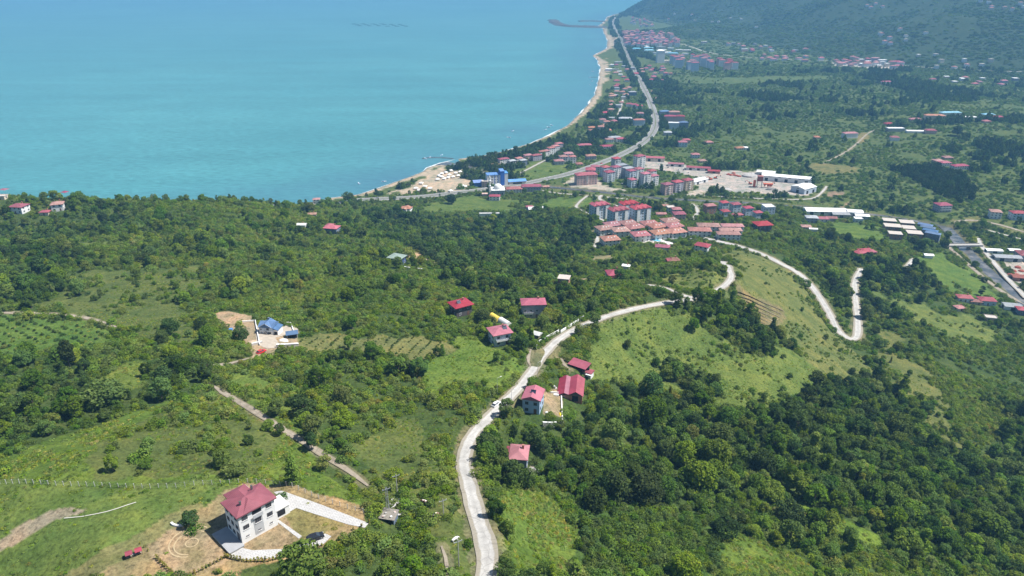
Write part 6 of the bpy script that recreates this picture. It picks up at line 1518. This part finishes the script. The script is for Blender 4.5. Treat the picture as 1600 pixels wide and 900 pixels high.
    MB().box(-2.3, -1.6, -1, 2.3, 2.2, 1.9).build('wall', MW['slate'], r_); MB().box(-2.0, -1.66, 0, 1.9, -1.58, 1.7).build('opening', M_VOID, r_)
    MB().loft([[(-2.8,-2.2,1.9),(2.8,-2.2,1.9),(2.8,2.6,2.4),(-2.8,2.6,2.4)], [(-2.8,-2.2,2.02),(2.8,-2.2,2.02),(2.8,2.6,2.52),(-2.8,2.6,2.52)]]).build('roof', plain('dirty_sheet', (.22, .20, .17), .9, .4, 1.5), r_)
    rg = random.Random(4)
    for i in range(7):
        o = MB().box(-.35, -.25, 0, .35, .25, .3).build('scrap', [MW['concrete'], MW['pink'], M_TRIM, MW['stone']][i % 4], r_); o.location = (rg.uniform(-2, 2), rg.uniform(-1.6, 2), 2.25); o.rotation_euler = (.1, .05, rg.uniform(0, 3))
    # red seat pair on the lawn, planter
    x, y = cast1(210, 868); z = float(H(x, y)); r_ = thing('swing_seat', 'garden swing seat with two small red roofs on the dry lawn', 'swing seat', (x, y, z), R(32)); r_.scale = (.8, .8, .8); ROOTS.append((x, y, 2.6))
    for q in (-1.35, 1.35):
        b = MB().loft([[(-1.0,-1.1,1.6),(1.0,-1.1,1.6),(1.0,0,2.0),(1.0,1.1,1.6),(-1.0,1.1,1.6),(-1.0,0,2.0)], [(-1.0,-1.1,1.7),(1.0,-1.1,1.7),(1.0,0,2.1),(1.0,1.1,1.7),(-1.0,1.1,1.7),(-1.0,0,2.1)]]).build('canopy', MR['maroon'], r_); b.location = (q, 0, 0)
        b = MB().box(-.8, -.5, .4, .8, .5, .5).box(-.8, .42, .5, .8, .5, 1.0).build('seat', M_WOOD, r_); b.location = (q, 0, 0)
        for a in (-.9, .9):
            for b_ in (-.9, .9): MB().tube((q + a, b_, -.1), (q + a, b_, 1.65), .05, k=6).build('post', M_PIPE, r_)
    MB().box(-.5, -.4, .6, .5, .4, .68).build('table', MW['stone'], r_)
    p = castpoly([(268,818),(272,822),(282,822.5),(292,819),(297,813),(296,809)]); q = smooth_line(p, .6, 2); mb = MB()
    z = H(q[:, 0], q[:, 1]); vs, fs = ribbon(np.column_stack([q, z]), .55, .5, 2); vl, fl = ribbon(np.column_stack([q, z]), .55, -.4, 2)
    rings = [[vl[2*i], vl[2*i+1], vs[2*i+1], vs[2*i]] for i in range(len(q))]
    o = MB().loft(rings).build('curved_planter', MW['white']); tag(o, 'curved white planter wall on the lawn edge by the bushy tree', 'planter')
    # kerb of stones on the bank, ring marks
    p = smooth_line(castpoly([(100,810),(140,806),(175,798),(213,785)]), .9, 1); z = H(p[:, 0], p[:, 1]); vs, fs = ribbon(np.column_stack([p, z]), .28, .12, 2); o = MB().add(vs, fs).build('stone_line', plain('pale_stone', (.55, .53, .48), .9)); tag(o, 'thin line of pale stones crossing the grass bank', 'stone edging')
    marks = plain('worn_grass', (.42, .33, .20), .95)
    for i, (cx_, cy_, rx_) in enumerate(((300,848,1.5),(300,848,4.2),(300,846,5.4))):
        x, y = cast1(cx_, cy_); t = np.linspace(0 if i == 0 else 1.2, 6.28 if i == 0 else 4.9, 50); q = np.stack([x + rx_ * np.cos(t), y + rx_ * np.sin(t)], 1); z = H(q[:, 0], q[:, 1])
        vs, fs = ribbon(np.column_stack([q, z]), .22 if i == 0 else .3, .05, 2); struct('worn_path', MB().add(vs, fs).mesh('worn_path', marks))

# ------------------------------------------------------------------ garden conifers, fence, poles
def garden(V):
    q, v = crown_geo(900, .34, 0, 1.15, 8, 170, .10, 'cone', clr=.5); me = leaf_mesh('hedge_conifer', q, v)
    for run, lab, grp, px in ((0, 'small golden conifer in the row across the lawn corner', 'golden conifers across the lawn corner', [(245,873),(256,884),(268,895),(274,902)]), (1, 'small golden conifer in the row along the lawn front', 'golden conifers along the lawn front', [(298,899),(315,892),(335,881),(352,871)]),
            (2, 'small golden conifer in the row below the lower drive', 'golden conifers below the lower drive', [(356,871.5),(385,878),(420,877),(450,869),(480,861),(503,853)]), (3, 'small golden conifer at the drive entrance', 'golden conifers at the drive entrance', [(552,828),(566,823),(577,817)]), (4, 'tiny golden conifer by the red swing seat', 'golden conifers by the swing seat', [(219,850),(226,856),(232,861)])):
        p = smooth_line(castpoly(px), .85 if run < 3 else 1.2, 0); rg = random.Random(run)
        for x, y in p:
            s = rg.uniform(1.0, 1.5) * (.7 if run == 4 else 1); o = link('conifer_shrub', me, None, (x, y, float(H(x, y)) - .05), rg.uniform(0, 6), (s, s, s * rg.uniform(.85, 1.15))); o['tint'] = rg.uniform(.86, .97); tag(o, lab, 'conifer', grp)
    def fence(label, px, step=2.3):
        p = smooth_line(castpoly(px), step, 1); z = H(p[:, 0], p[:, 1]); c = p.mean(0); zc = float(H(*c))
        r_ = thing('wire_fence', label, 'fence', (c[0], c[1], zc)); pm = MB().box(-.07, -.07, -.4, .07, .07, 1.65).mesh('post', plain('concrete_post', (.55, .54, .50), .9))
        for (x, y), zz in list(zip(p, z))[:95]: link('post', pm, r_, (x - c[0], y - c[1], zz - zc))
        mb = MB()
        for h in (.5, 1.0, 1.5):
            for (a, za), (b, zb) in zip(list(zip(p, z))[:95], list(zip(p, z))[1:95]): mb.tube((a[0]-c[0], a[1]-c[1], za-zc+h), (b[0]-c[0], b[1]-c[1], zb-zc+h), .012, k=4, cap=False)
        mb.build('wire', M_STEEL, r_)
    fence('wire fence on pale concrete posts along the lower edge of the fern meadow', [(-10,757),(30,756),(90,759),(180,762),(260,764),(310,758),(345,757)])
    fence('wire fence on pale posts behind the maroon-roofed house and its drive', [(345,757),(400,755),(430,757),(480,772),(520,788),(560,800),(580,806)])
    def pole(px, py, h, label, kind):
        x, y = cast1(px, py); z = float(H(x, y)); r_ = thing('utility_pole' if kind != 'lamp' else 'street_lamp', label, 'pole' if kind != 'lamp' else 'street lamp', (x, y, z), .5)
        if kind == 'lattice':
            mb = MB()
            for a, b in ((-.45,-.45),(.45,-.45),(.45,.45),(-.45,.45)): mb.tube((a, b, -.5), (a * .4, b * .4, h), .05, k=5)
            for i in range(8):
                f0, f1 = i / 8, (i + 1) / 8
                for (a, b), (c, d) in zip(((-.45,-.45),(.45,-.45),(.45,.45),(-.45,.45)), ((.45,-.45),(.45,.45),(-.45,.45),(-.45,-.45))): mb.tube((a*(1-.6*f0), b*(1-.6*f0), h*f0), (c*(1-.6*f1), d*(1-.6*f1), h*f1), .03, k=4)
            mb.build('mast', M_STEEL, r_)
        else: MB().tube((0,0,-.5), (0,0,h), .16 if kind == 'pole' else .09, .10 if kind == 'pole' else .06, 8).build('mast', MW['concrete'] if kind == 'pole' else M_STEEL, r_)
        if kind == 'lamp':
            MB().tube((0,0,h-.05), (1.5,0,h+.25), .045, k=6).build('arm', M_STEEL, r_); MB().box(1.3,-.14,h+.2,2.0,.14,h+.32).build('lamp_head', M_TRIM, r_)
        else:
            MB().box(-1.1,-.06,h-.7,1.1,.06,h-.55).build('crossarm', M_STEEL, r_)
            for a in (-1.0, 0, 1.0): MB().tube((a,0,h-.55), (a,0,h-.3), .05, k=6).build('insulator', M_TRIM, r_)
        return r_
    pole(607, 806, 9.5, 'grey lattice power mast beside the ramshackle hut', 'lattice'); pole(717, 886, 8.5, 'grey concrete power pole between grass and the white road bottom', 'pole'); pole(621, 774, 7.5, 'thin power pole at the head of the grassy slope', 'pole'); pole(693, 805, 5.5, 'short pole in the cow pasture', 'pole')
    pole(777, 618, 8, 'street lamp beside the parked white car on the white road', 'lamp'); pole(840, 592, 8, 'street lamp on the white road verge above the blue house', 'lamp'); pole(906, 518, 8, 'street lamp opposite the white panel wall', 'lamp'); pole(799, 638, 8, 'street lamp on the white road downhill of the blue house', 'lamp')

# ------------------------------------------------------------------ vehicles and animals
def car_proto(paint):
    """low saloon: lofted body, glass house, wheels, lamps"""
    L, Wd = 4.4, 1.78
    prof = [(-2.2,.32,.62),(-2.12,.26,.88),(-1.5,.24,.96),(-.9,.22,1.0),(.9,.22,.98),(1.6,.24,.9),(2.1,.28,.74),(2.2,.34,.55)]
    rings = [[(x, -Wd/2*(.96 if abs(x) > 2 else 1), zb), (x, -Wd/2, (zb+zt)/2), (x, -Wd/2*.93, zt), (x, Wd/2*.93, zt), (x, Wd/2, (zb+zt)/2), (x, Wd/2*(.96 if abs(x) > 2 else 1), zb)] for x, zb, zt in prof]
    body = MB().loft(rings)
    body.loft([[(-1.35,-.62,1.42),(.35,-.62,1.44),(.35,.62,1.44),(-1.35,.62,1.42)], [(-1.3,-.58,1.47),(.3,-.58,1.49),(.3,.58,1.49),(-1.3,.58,1.47)]])
    glass = MB().loft([[(-1.95,-.78,.95),(1.15,-.78,.96),(1.15,.78,.96),(-1.95,.78,.95)], [(-1.35,-.62,1.42),(.35,-.62,1.44),(.35,.62,1.44),(-1.35,.62,1.42)]])
    return body.mesh('body', paint), glass.mesh('glass', M_GLASS), MB().tube((0,-.1,0), (0,.1,0), .32, k=14).tube((0,-.11,0), (0,.11,0), .17, k=10, mi=1).mesh('wheel', [M_PIPE, M_STEEL]), MB().box(-.04,-.2,-.08,.03,.2,.08).mesh('headlight', plain('lamp_glass', (.7, .7, .68), .2))
def car(paint, px, py, yaw, label, group=None, z=None, cache={}):
    k = paint.name
    if k not in cache: cache[k] = car_proto(paint)
    b, g, wh, hl = cache[k]; x, y = cast1(px, py)
    r_ = thing('car', label, 'car', (x, y, float(H(x, y)) + .25 if z is None else z), R(yaw), group); link('body', b, r_); link('glass', g, r_)
    for a in (-1.35, 1.38):
        for s in (-.80, .80): link('wheel', wh, r_, (a, s, .32))
    for s in (-.6, .6): link('headlight', hl, r_, (2.19, s, .62))
    return r_
def cow(px, py, yaw, hide, label, scale=1.0):
    """one continuous body grown over a skeleton"""
    x, y = cast1(px, py)
    jt = [((-.75,0,1.18),.30),((-.2,0,1.15),.36),((.45,0,1.15),.36),((.85,0,1.2),.27),((1.2,0,1.02),.17),((1.45,0,.70),.15),((1.62,0,.42),.09),
          ((-.8,.2,.85),.17),((-.88,.2,.5),.09),((-.84,.2,.03),.06),((-.8,-.2,.85),.17),((-.70,-.2,.5),.09),((-.66,-.2,.03),.06),
          ((.62,.2,.8),.14),((.62,.2,.42),.08),((.60,.2,.03),.06),((.62,-.2,.8),.14),((.74,-.2,.42),.08),((.70,-.2,.03),.06),
          ((-1.05,0,1.25),.05),((-1.13,0,.7),.03),((1.42,.22,.84),.04),((1.42,-.22,.84),.04)]
    ed = [(0,1),(1,2),(2,3),(3,4),(4,5),(5,6),(0,7),(7,8),(8,9),(0,10),(10,11),(11,12),(2,13),(13,14),(14,15),(2,16),(16,17),(17,18),(0,19),(19,20),(5,21),(5,22)]
    me = bpy.data.meshes.new('cow'); me.from_pydata([j[0] for j in jt], ed, []); me.materials.append(hide)
    o = bpy.data.objects.new('cow', me); COL.objects.link(o); o.location = (x, y, float(H(x, y))); o.rotation_euler = (0, 0, R(yaw)); o.scale = (scale,) * 3
    sk = o.modifiers.new('skin', 'SKIN'); 
    for d_, j in zip(me.skin_vertices[0].data, jt): d_.radius = (j[1], j[1])
    me.skin_vertices[0].data[0].use_root = True
    sb = o.modifiers.new('sub', 'SUBSURF'); sb.levels = 1; sb.render_levels = 2
    return tag(o, label, 'cow')
def hide_mat(name, a, b_):
    m, nt, b = new_mat(name); v = coord(nt); n_ = noise(nt, v, 1.6, 2); nt.links.new(ramp(nt, n_, [(.50, a), (.54, b_)]), b.inputs['Base Color']); return m
def moving_things():
    wp, bp, rp, sp_ = plain('white_car_paint', (.75, .75, .75), .3, .04, spec=.5), plain('black_car_paint', (.02, .022, .028), .25, .04, spec=.5), plain('red_car_paint', (.55, .03, .03), .3, .05, spec=.5), plain('silver_car_paint', (.42, .43, .45), .3, .04, spec=.5)
    car(bp, 493, 842.5, 28, 'black car parked on the lower drive of the maroon-roofed house'); car(rp, 408.5, 552, 50, 'red car parked below the slate-roofed house'); car(wp, 775, 634, 56, 'white car parked at the edge of the white road by a street lamp'); car(wp, 832, 605, 80, 'white car with dark glass in front of the blue house')
    hw = [r_ for r_ in ROADW if r_[0] == 'coast_highway'][0][3]
    rg = random.Random(12); k = len(hw); n_ = 0
    s = np.concatenate([[0], np.cumsum(np.hypot(*np.diff(hw[:, :2], axis=0).T))])
    for d in (150, 260, 420, 520, 640, 770, 880, 980, 1100, 1260, 1400, 1620):
        i = int(np.searchsorted(s, d))
        if i >= k - 2: break
        t = hw[i + 1, :2] - hw[i, :2]; t /= np.hypot(*t); nr = np.array([-t[1], t[0]]); sd_ = 1 if n_ % 2 else -1; off = sd_ * 3.6
        x, y, z = hw[i, 0] + nr[0] * off, hw[i, 1] + nr[1] * off, hw[i, 2] + .05
        pm = [wp, sp_, bp, wp, rp, sp_][n_ % 6]; b, g, wh, hl = car_proto(pm) if False else (None,) * 4
        o = car(pm, 800, 500, math.degrees(math.atan2(t[1], t[0])) + (180 if sd_ > 0 else 0), f'{["white","silver","black","white","red","silver"][n_ % 6]} car driving on the coast highway', f'{["white","silver","black","white","red","silver"][n_ % 6]} cars on the coast highway', z)
        o.location = (x, y, z); n_ += 1
    for i, (px, py, yw) in enumerate([(1030,258,70),(1036,260,70),(1044,262,70),(1052,263,70),(1060,266,70),(1068,266,70),(1076,270,70),(1040,268,70),(1048,270,70),(1056,272,70)]):
        nm_ = ('white', 'silver', 'black')[i % 3]; car((wp, sp_, bp)[i % 3], px, py, yw, f'{nm_} car parked on the wide paved lot behind the apartment estate', f'{nm_} cars parked behind the apartment estate')
    for i, (px, py, yw) in enumerate([(954,288,20),(972,288,110),(978,293,30),(992,299,20),(1012,297,20),(1030,297,110),(1052,305,20),(1082,291,60)]):
        nm_ = ('silver', 'white', 'red')[i % 3]; car((sp_, wp, rp)[i % 3], px, py, yw, f'{nm_} car parked among the apartment blocks by the highway', f'{nm_} cars parked among the apartment blocks')
    for i, (px, py, yw) in enumerate([(1046,375,20),(1050,372,110),(1080,375,30),(1116,372,80),(1119,376,80),(1022,352,10),(1008,340,100)]):
        nm_ = ('white', 'black', 'silver')[i % 3]; car((wp, bp, sp_)[i % 3], px, py, yw, f'{nm_} car parked between the salmon-roofed villas', f'{nm_} cars parked between the villas')
    cow(664, 788, 160, hide_mat('brown_white_hide', (.16, .06, .03), (.65, .60, .55)), 'brown and white cow grazing higher in the pasture'); cow(679, 808, 20, hide_mat('red_white_hide', (.22, .08, .04), (.68, .62, .56)), 'brown cow with a white back grazing lower in the pasture'); cow(711, 846, 40, hide_mat('white_hide', (.70, .68, .64), (.72, .70, .66)), 'white cow standing near the pasture pole', .9)
    # boats
    hull = MB().loft([[(x, -w_ * .5, h), (x, 0, h - .55), (x, w_ * .5, h), (x, w_ * .38, h - .05), (x, 0, h - .3), (x, -w_ * .38, h - .05)] for x, w_, h in ((-2.6, 1.5, .7), (0, 2.0, .65), (1.8, 1.5, .8), (3.2, .15, 1.1))])
    hm = hull.mesh('hull', plain('white_hull', (.8, .8, .8), .4, .05)); cm = MB().box(-1.6, -.55, .45, .2, .55, 1.35).mesh('cabin', plain('blue_cabin', (.2, .35, .55), .4))
    for px, py in [(795,215),(801,205),(852,203),(862,196),(857,199),(922,133),(925,127),(921,121),(926,112),(600,284),(561,287),(665,248),(672,246),(690,243),(931,54),(934,60)]:
        x, y = pix2z(px, py, 0); o = thing('boat', 'small white boat moored just off the beach', 'boat', (float(x), float(y), -.1), (px * 1.7) % 3.1, 'small boats off the beach'); link('hull', hm, o, scale=(1.3,) * 3); link('cabin', cm, o, scale=(1.3,) * 3)
    # fish farm rings
    t = [2 * math.pi * i / 24 for i in range(24)]; mb = MB()
    for i in range(24): mb.tube((11 * math.cos(t[i]), 11 * math.sin(t[i]), .3), (11 * math.cos(t[(i+1) % 24]), 11 * math.sin(t[(i+1) % 24]), .3), .9, k=5, cap=False)
    ring = mb.mesh('net_pen', plain('net_pen_pipe', (.05, .08, .12), .6))
    for i in range(18):
        px, py = 553 + i * 4.8, 37.5 + (i % 3) * 1.4 + (.8 if i > 10 else 0); x, y = pix2z(px, py, 0)
        tag(link('net_pen', ring, None, (float(x), float(y), 0)), 'dark floating fish farm ring far out at sea', 'fish pen', 'fish farm rings')
    # beach tents and kiosks
    tent = MB().hip(5.5, 4.5, 2.2, 1.6, .3).mesh('canopy', plain('white_canvas', (.78, .77, .74), .7, .06)); base = MB().box(-2.6, -2.1, -.5, 2.6, 2.1, 2.2).mesh('wall', MW['cream'])
    rg = random.Random(2)
    for px, py in [(658,288),(664,293),(672,296),(684,282),(690,278),(697,271),(705,268),(702,275),(708,278),(712,272),(716,276),(719,270),(694,281),(700,279),(686,276),(728,276),(690,273),(727,293),(722,292),(704,300),(650,296),(655,299)]:
        x, y = cast1(px, py); o = thing('beach_tent', 'white canvas tent among the cluster on the sandy river mouth', 'tent', (x, y, float(H(x, y))), rg.uniform(0, 3), 'white tents on the sand'); link('canopy', tent, o); link('wall', base, o); ROOTS.append((x, y, 3))

# ------------------------------------------------------------------ mosque, blue works, mixing plant, bridge, harbour
def landmarks():
    x, y = cast1(778, 305); z = float(H(x, y)); r_ = thing('mosque', 'grey mosque with a white dome and a slender minaret by the highway', 'mosque', (x, y, z), R(5)); ROOTS.append((x, y, 12))
    MB().box(-9, -9, -2, 9, 9, 9).build('wall', MW['grey'], r_); MB().box(-9.3, -9.3, 9, 9.3, 9.3, 9.5).build('roof', MW['white'], r_)
    rings = [[(s * .8 * math.cos(t), s * .8 * math.sin(t), 9.5 + (zz - 9.5) * .8) for t in np.linspace(0, 2*math.pi, 21)[:-1]] for s, zz in ((7.4,9.5),(7.4,11.5),(7.1,13),(6.2,15),(4.6,16.7),(2.4,17.8),(.3,18.2))]; dm = MB().loft(rings).build('dome', MW['white'], r_); MB().tube((0,0,16.3),(0,0,20),.12,k=6).build('finial', M_PIPE, dm)
    mn = MB().tube((-11.5,-6,-2), (-11.5,-6,27), 1.25, 1.0, 12).tube((-11.5,-6,27), (-11.5,-6,31), 1.0, .05, 12).build('minaret', MW['white'], r_)
    for zz in (15, 22): MB().tube((-11.5,-6,zz), (-11.5,-6,zz+.9), 1.9, 1.9, 12).build('balcony', MW['white'], mn)
    for k in 'fr':
        for a in (-5.5, 0, 5.5): put(None, window_mesh(1.8, 3.2), r_, 18, 18, k, a, 4.5, 'window')
    MB().box(-22, -5, -2, -14, 2, 3.4).build('hall', MW['pink'], r_)
    x, y = cast1(772, 289); z = float(H(x, y)); r_ = thing('factory', 'white works block with bright blue stair tower and blue roofs by the highway', 'factory', (x, y, z), R(12)); ROOTS.append((x, y, 16))
    MB().box(-11, -7, -2, 8, 7, 16).build('wall', MW['white'], r_); MB().box(8, -7.6, -2, 14, 7, 21).build('stair_tower', MW['brightblue'], r_); MB().box(14, -7.3, -2, 19, 6, 18).build('wall', MW['white'], r_)
    MB().box(-11.3, -7.3, 16, 8, 7.3, 16.9).build('roof', MR['blue'], r_); MB().box(7.8, -7.9, 21, 14.2, 7.2, 21.8).build('roof', MR['blue'], r_); MB().box(14, -7.5, 18, 19.3, 6.2, 18.6).build('roof', MR['blue'], r_)
    for lv in range(4):
        for a in (-8, -4, 0, 4): put(None, window_mesh(2.2, 1.6), r_, 22, 14, 'f', a, 2.4 + lv * 3.8, 'window')
    for a in (-2.5, 2.5): put(None, door_mesh(.9, 17, MW['brightblue']), r_, 22, 14, 'f', a + 2.2, .5, 'blue_stripe')
    MB().box(-30, -4, -2, -11, 9, 6).build('hall', MW['brightblue'], r_); MB().hip(19, 13, 6, 2.4, .6, x=-20.5, y=2.5, gable=True).build('roof', MR['blue'], r_)
    MB().box(21, -6, -2, 46, 7, 5).build('hall', MW['cream'], r_); MB().hip(25, 13, 5, 2.0, .8, x=33.5, y=.5, gable=True).build('roof', MR['blue'], r_); MB().box(27, -6.1, 0, 40, -5.95, 3.6).build('opening', M_VOID, r_)
    ROOTS.append((x - 20, y, 13)); ROOTS.append((x + 34, y + 5, 16))
    # mixing plant
    orange = plain('orange_machine_paint', (.55, .11, .04), .55); rust = plain('rust_red_paint', (.32, .08, .05), .8)
    x, y = cast1(1186, 292); z = float(H(x, y)); r_ = thing('mixing_plant', 'tall rust and orange mixing tower with hoppers in the works yard', 'mixing plant', (x, y, z), R(-15)); ROOTS.append((x, y, 9))
    for a in (-3, 3):
        for b in (-3, 3): MB().box(a-.3, b-.3, -1, a+.3, b+.3, 14).build('leg', M_STEEL, r_)
    MB().box(-3.6, -3.6, 9, 3.6, 3.6, 16).build('tower', rust, r_); MB().hip(7.2, 7.2, 16, 1.2, .5).build('roof', MR['rust'], r_)
    for i in range(3):
        o = MB().loft([[(-1.6,-1.6,5),(1.6,-1.6,5),(1.6,1.6,5),(-1.6,1.6,5)], [(-.5,-.5,1.8),(.5,-.5,1.8),(.5,.5,1.8),(-.5,.5,1.8)]]).build('hopper', orange, r_); o.location = (7 + i * 4.2, -2, 0)
    MB().box(5, -4, 4.9, 18, .2, 6.2).build('bin', orange, r_); MB().loft([[(5,-1.2,6),(5,.2,6),(5,.2,6.5),(5,-1.2,6.5)], [(-3,-1.2,13),(-3,.2,13),(-3,.2,13.5),(-3,-1.2,13.5)]]).build('conveyor', rust, r_)
    MB().tube((-7,-3,1), (-7,-3,10), 1.8, k=14).build('silo', orange, r_)
    def excavator(px, py, yaw, label):
        x, y = cast1(px, py); r_ = thing('excavator', label, 'excavator', (x, y, float(H(x, y))), R(yaw)); ROOTS.append((x, y, 4))
        for s in (-1.4, 1.4): MB().loft([[(-2.2,s-.4,.1),(-2.2,s+.4,.1),(-2.5,s+.4,.6),(-2.5,s-.4,.6)],[(2.2,s-.4,.1),(2.2,s+.4,.1),(2.5,s+.4,.6),(2.5,s-.4,.6)]]).box(-2.2,s-.38,.55,2.2,s+.38,1.05).build('track', M_PIPE, r_)
        MB().box(-2.4,-1.4,1.1,1.4,1.4,2.4).build('body', orange, r_); MB().box(.2,-1.3,2.4,1.6,0,3.8).build('cab', M_GLASS, r_)
        MB().tube((1.4,.4,1.9), (4.6,.4,5.6), .38, .3, 6).tube((4.6,.4,5.6), (7.6,.4,4.6), .3, .22, 6).build('boom', orange, r_); MB().loft([[(7.0,-.5,4.6),(7.0,1.3,4.6),(8.0,1.3,4.4),(8.0,-.5,4.4)],[(6.8,-.4,3.2),(6.8,1.2,3.2),(7.4,1.2,3.0),(7.4,-.4,3.0)]]).build('bucket', M_PIPE, r_)
    excavator(1203, 291, 20, 'orange excavator with raised boom by the long white hall'); excavator(1172, 288, 170, 'orange excavator next to the mixing tower'); excavator(1118, 279, 10, 'orange digger at the gate side of the works yard'); excavator(1110, 281, 200, 'orange digger parked beside the gate side one')
    rg = random.Random(6)
    for i, (px, py) in enumerate([(1138,273),(1142,274),(1147,274),(1151,275),(1155,276),(1146,271)]):
        x, y = cast1(px, py); o = heap('scrap_heap', 'rusty scrap heap in the row at the back of the works yard', x, y, 3.4, 2.2, 2.2, rust, 'heap'); o['group'] = 'scrap heaps at the back of the yard'
    for px, py, rx_, lab in [(1175,275,16,'large pale gravel heap behind the mixing tower'),(1134,297,9,'white sand heap at the canal side of the yard'),(1205,296,8,'dark grey gravel heap in front of the long white hall')]:
        x, y = cast1(px, py); heap('gravel_heap', lab, x, y, rx_, rx_ * .6, rx_ * .28, plain('gravel_' + lab.split()[1], (.42, .40, .38) if 'dark' not in lab else (.2, .19, .18), .95, .2), 'heap')
    for i, (px, py) in enumerate([(1590,418),(1583,424),(1596,424),(1578,430),(1588,430),(1600,432)]):
        x, y = cast1(px, py); o = heap('scrap_heap', 'rusty scrap heap in the yard by the river road', x, y, 3.6, 2.4, 2.0, rust, 'heap'); o['group'] = 'scrap heaps by the river road'
    # bridge over the river
    p = castpoly([(1480,385),(1528,391)]); za = max(float(H(*p[0])), float(H(*p[1]))) + 1.4; L = float(np.hypot(*(p[1] - p[0]))) + 4; yw = math.atan2(p[1][1]-p[0][1], p[1][0]-p[0][0])
    r_ = thing('bridge', 'pale concrete road bridge over the river', 'bridge', (*p.mean(0), za), yw)
    MB().box(-L/2, -3.4, -.9, L/2, 3.4, 0).build('deck', MW['concrete'], r_)
    for s in (-3.4, 3.1): MB().box(-L/2, s, .0, L/2, s + .3, .95).build('parapet', MW['concrete'], r_)
    for a in (-L/6, L/6): MB().box(a-.5, -3, -7, a+.5, 3, -.9).build('pier', MW['concrete'], r_)
    # harbour moles
    for lab, px, wd in (('long rock breakwater with a bent head off the far town', [(864,32),(870,37),(882,41),(905,42),(930,43),(948,43)], 60), ('short rock mole inside the harbour', [(905,33.5),(925,33),(943,34)], 40), ('low rock groyne at the river mouth', [(660,248),(668,246.5),(690,246.5),(708,248)], 5), ('small pier in the near bay', [(922,121),(934,120.5)], 5), ('dark little groyne under the beach row', [(803,233),(813,235),(819,232)], 6)):
        q = np.array([pix2z(a, b, 0) for a, b in px]); q = smooth_line(q, max(6, wd * .6), 1); mb = MB(); rg = random.Random(len(lab)); rings = []
        t = np.gradient(q, axis=0); t /= np.hypot(t[:, 0], t[:, 1])[:, None]; nr = np.stack([-t[:, 1], t[:, 0]], 1)
        for i in range(len(q)):
            o = nr[i]; P = lambda s, zz: (q[i, 0] + o[0] * s * rg.uniform(.85, 1.15), q[i, 1] + o[1] * s * rg.uniform(.85, 1.15), zz * rg.uniform(.85, 1.2))
            rings.append([P(-wd * .6, -1.5), P(-wd * .3, wd * .1), P(wd * .3, wd * .1), P(wd * .6, -1.5)])
        tag(mb.loft(rings).build('breakwater', plain('breakwater_rock', (.085, .085, .085), .95, .45, .15)), lab, 'breakwater')
    x, y = cast1(1031, 98); z = float(H(x, y)); r_ = thing('silo_block', 'tall white silo block alone on the flats before the shore town', 'silo', (x, y, z), .1); ROOTS.append((x, y, 22))
    MB().box(-12, -9, -2, 12, 9, 38).build('wall', MW['white'], r_); MB().hip(24, 18, 38, 3, .6).build('roof', MR['white'], r_); MB().box(12, -8, -2, 34, 6, 8).build('hall', MW['cream'], r_)
EXPO = 0.71
DENO = True

# ------------------------------------------------------------------ put it together
place_specs(); hero_setup(); flatten_all()
make_ground(); make_sea(); make_water_edges(); make_roads(); make_paving()
build_specs(); far_towns(); hero_house(); slate_house(); barn_group(); landmarks(); moving_things()
V_ = plant_all(); garden(V_)
if HAZE_D > 0: make_haze()

cam = bpy.data.cameras.new('camera'); co = bpy.data.objects.new('camera', cam); COL.objects.link(co)
co.location = (0, 0, CAMZ); co.rotation_euler = (math.pi / 2 - PITCH, 0, 0)
cam.sensor_width = 36; cam.lens = FPX / 1600 * 36; cam.clip_end = 120000; cam.clip_start = .5
sc.camera = co
AZ, EL = 0.0, 58.0
sd_ = Vector((math.cos(R(AZ)) * math.cos(R(EL)), math.sin(R(AZ)) * math.cos(R(EL)), math.sin(R(EL))))
sun = bpy.data.lights.new('sun', 'SUN'); sun.energy = 5.0; sun.angle = R(.53); sun.color = (1, .96, .90)
so = bpy.data.objects.new('sun', sun); COL.objects.link(so); so.rotation_euler = sd_.to_track_quat('Z', 'Y').to_euler()
wd = bpy.data.worlds.new('World'); sc.world = wd; wd.use_nodes = True; nt = wd.node_tree
bg = nt.nodes['Background']; sky = nt.nodes.new('ShaderNodeTexSky'); sky.sky_type = 'NISHITA'; sky.sun_disc = False
sky.sun_elevation = R(EL); sky.sun_rotation = R(90 - AZ); sky.altitude = 300; sky.air_density = 1.0; sky.dust_density = .6
nt.links.new(sky.outputs[0], bg.inputs[0]); bg.inputs[1].default_value = .062
sc.view_settings.view_transform = 'Standard'; sc.view_settings.look = 'None'; sc.view_settings.exposure = EXPO; sc.view_settings.gamma = 1
c = sc.cycles if hasattr(sc, 'cycles') else None
sc.render.engine = 'CYCLES'; c = sc.cycles
c.use_denoising = DENO; c.denoiser = 'OPENIMAGEDENOISE'; c.denoising_input_passes = 'RGB_ALBEDO_NORMAL'; c.max_bounces = 4; c.diffuse_bounces = 2; c.glossy_bounces = 2; c.transmission_bounces = 2; c.volume_bounces = 0; c.transparent_max_bounces = 4
c.use_adaptive_sampling = True; c.adaptive_threshold = .02; c.sample_clamp_indirect = 4
sc.render.use_persistent_data = False
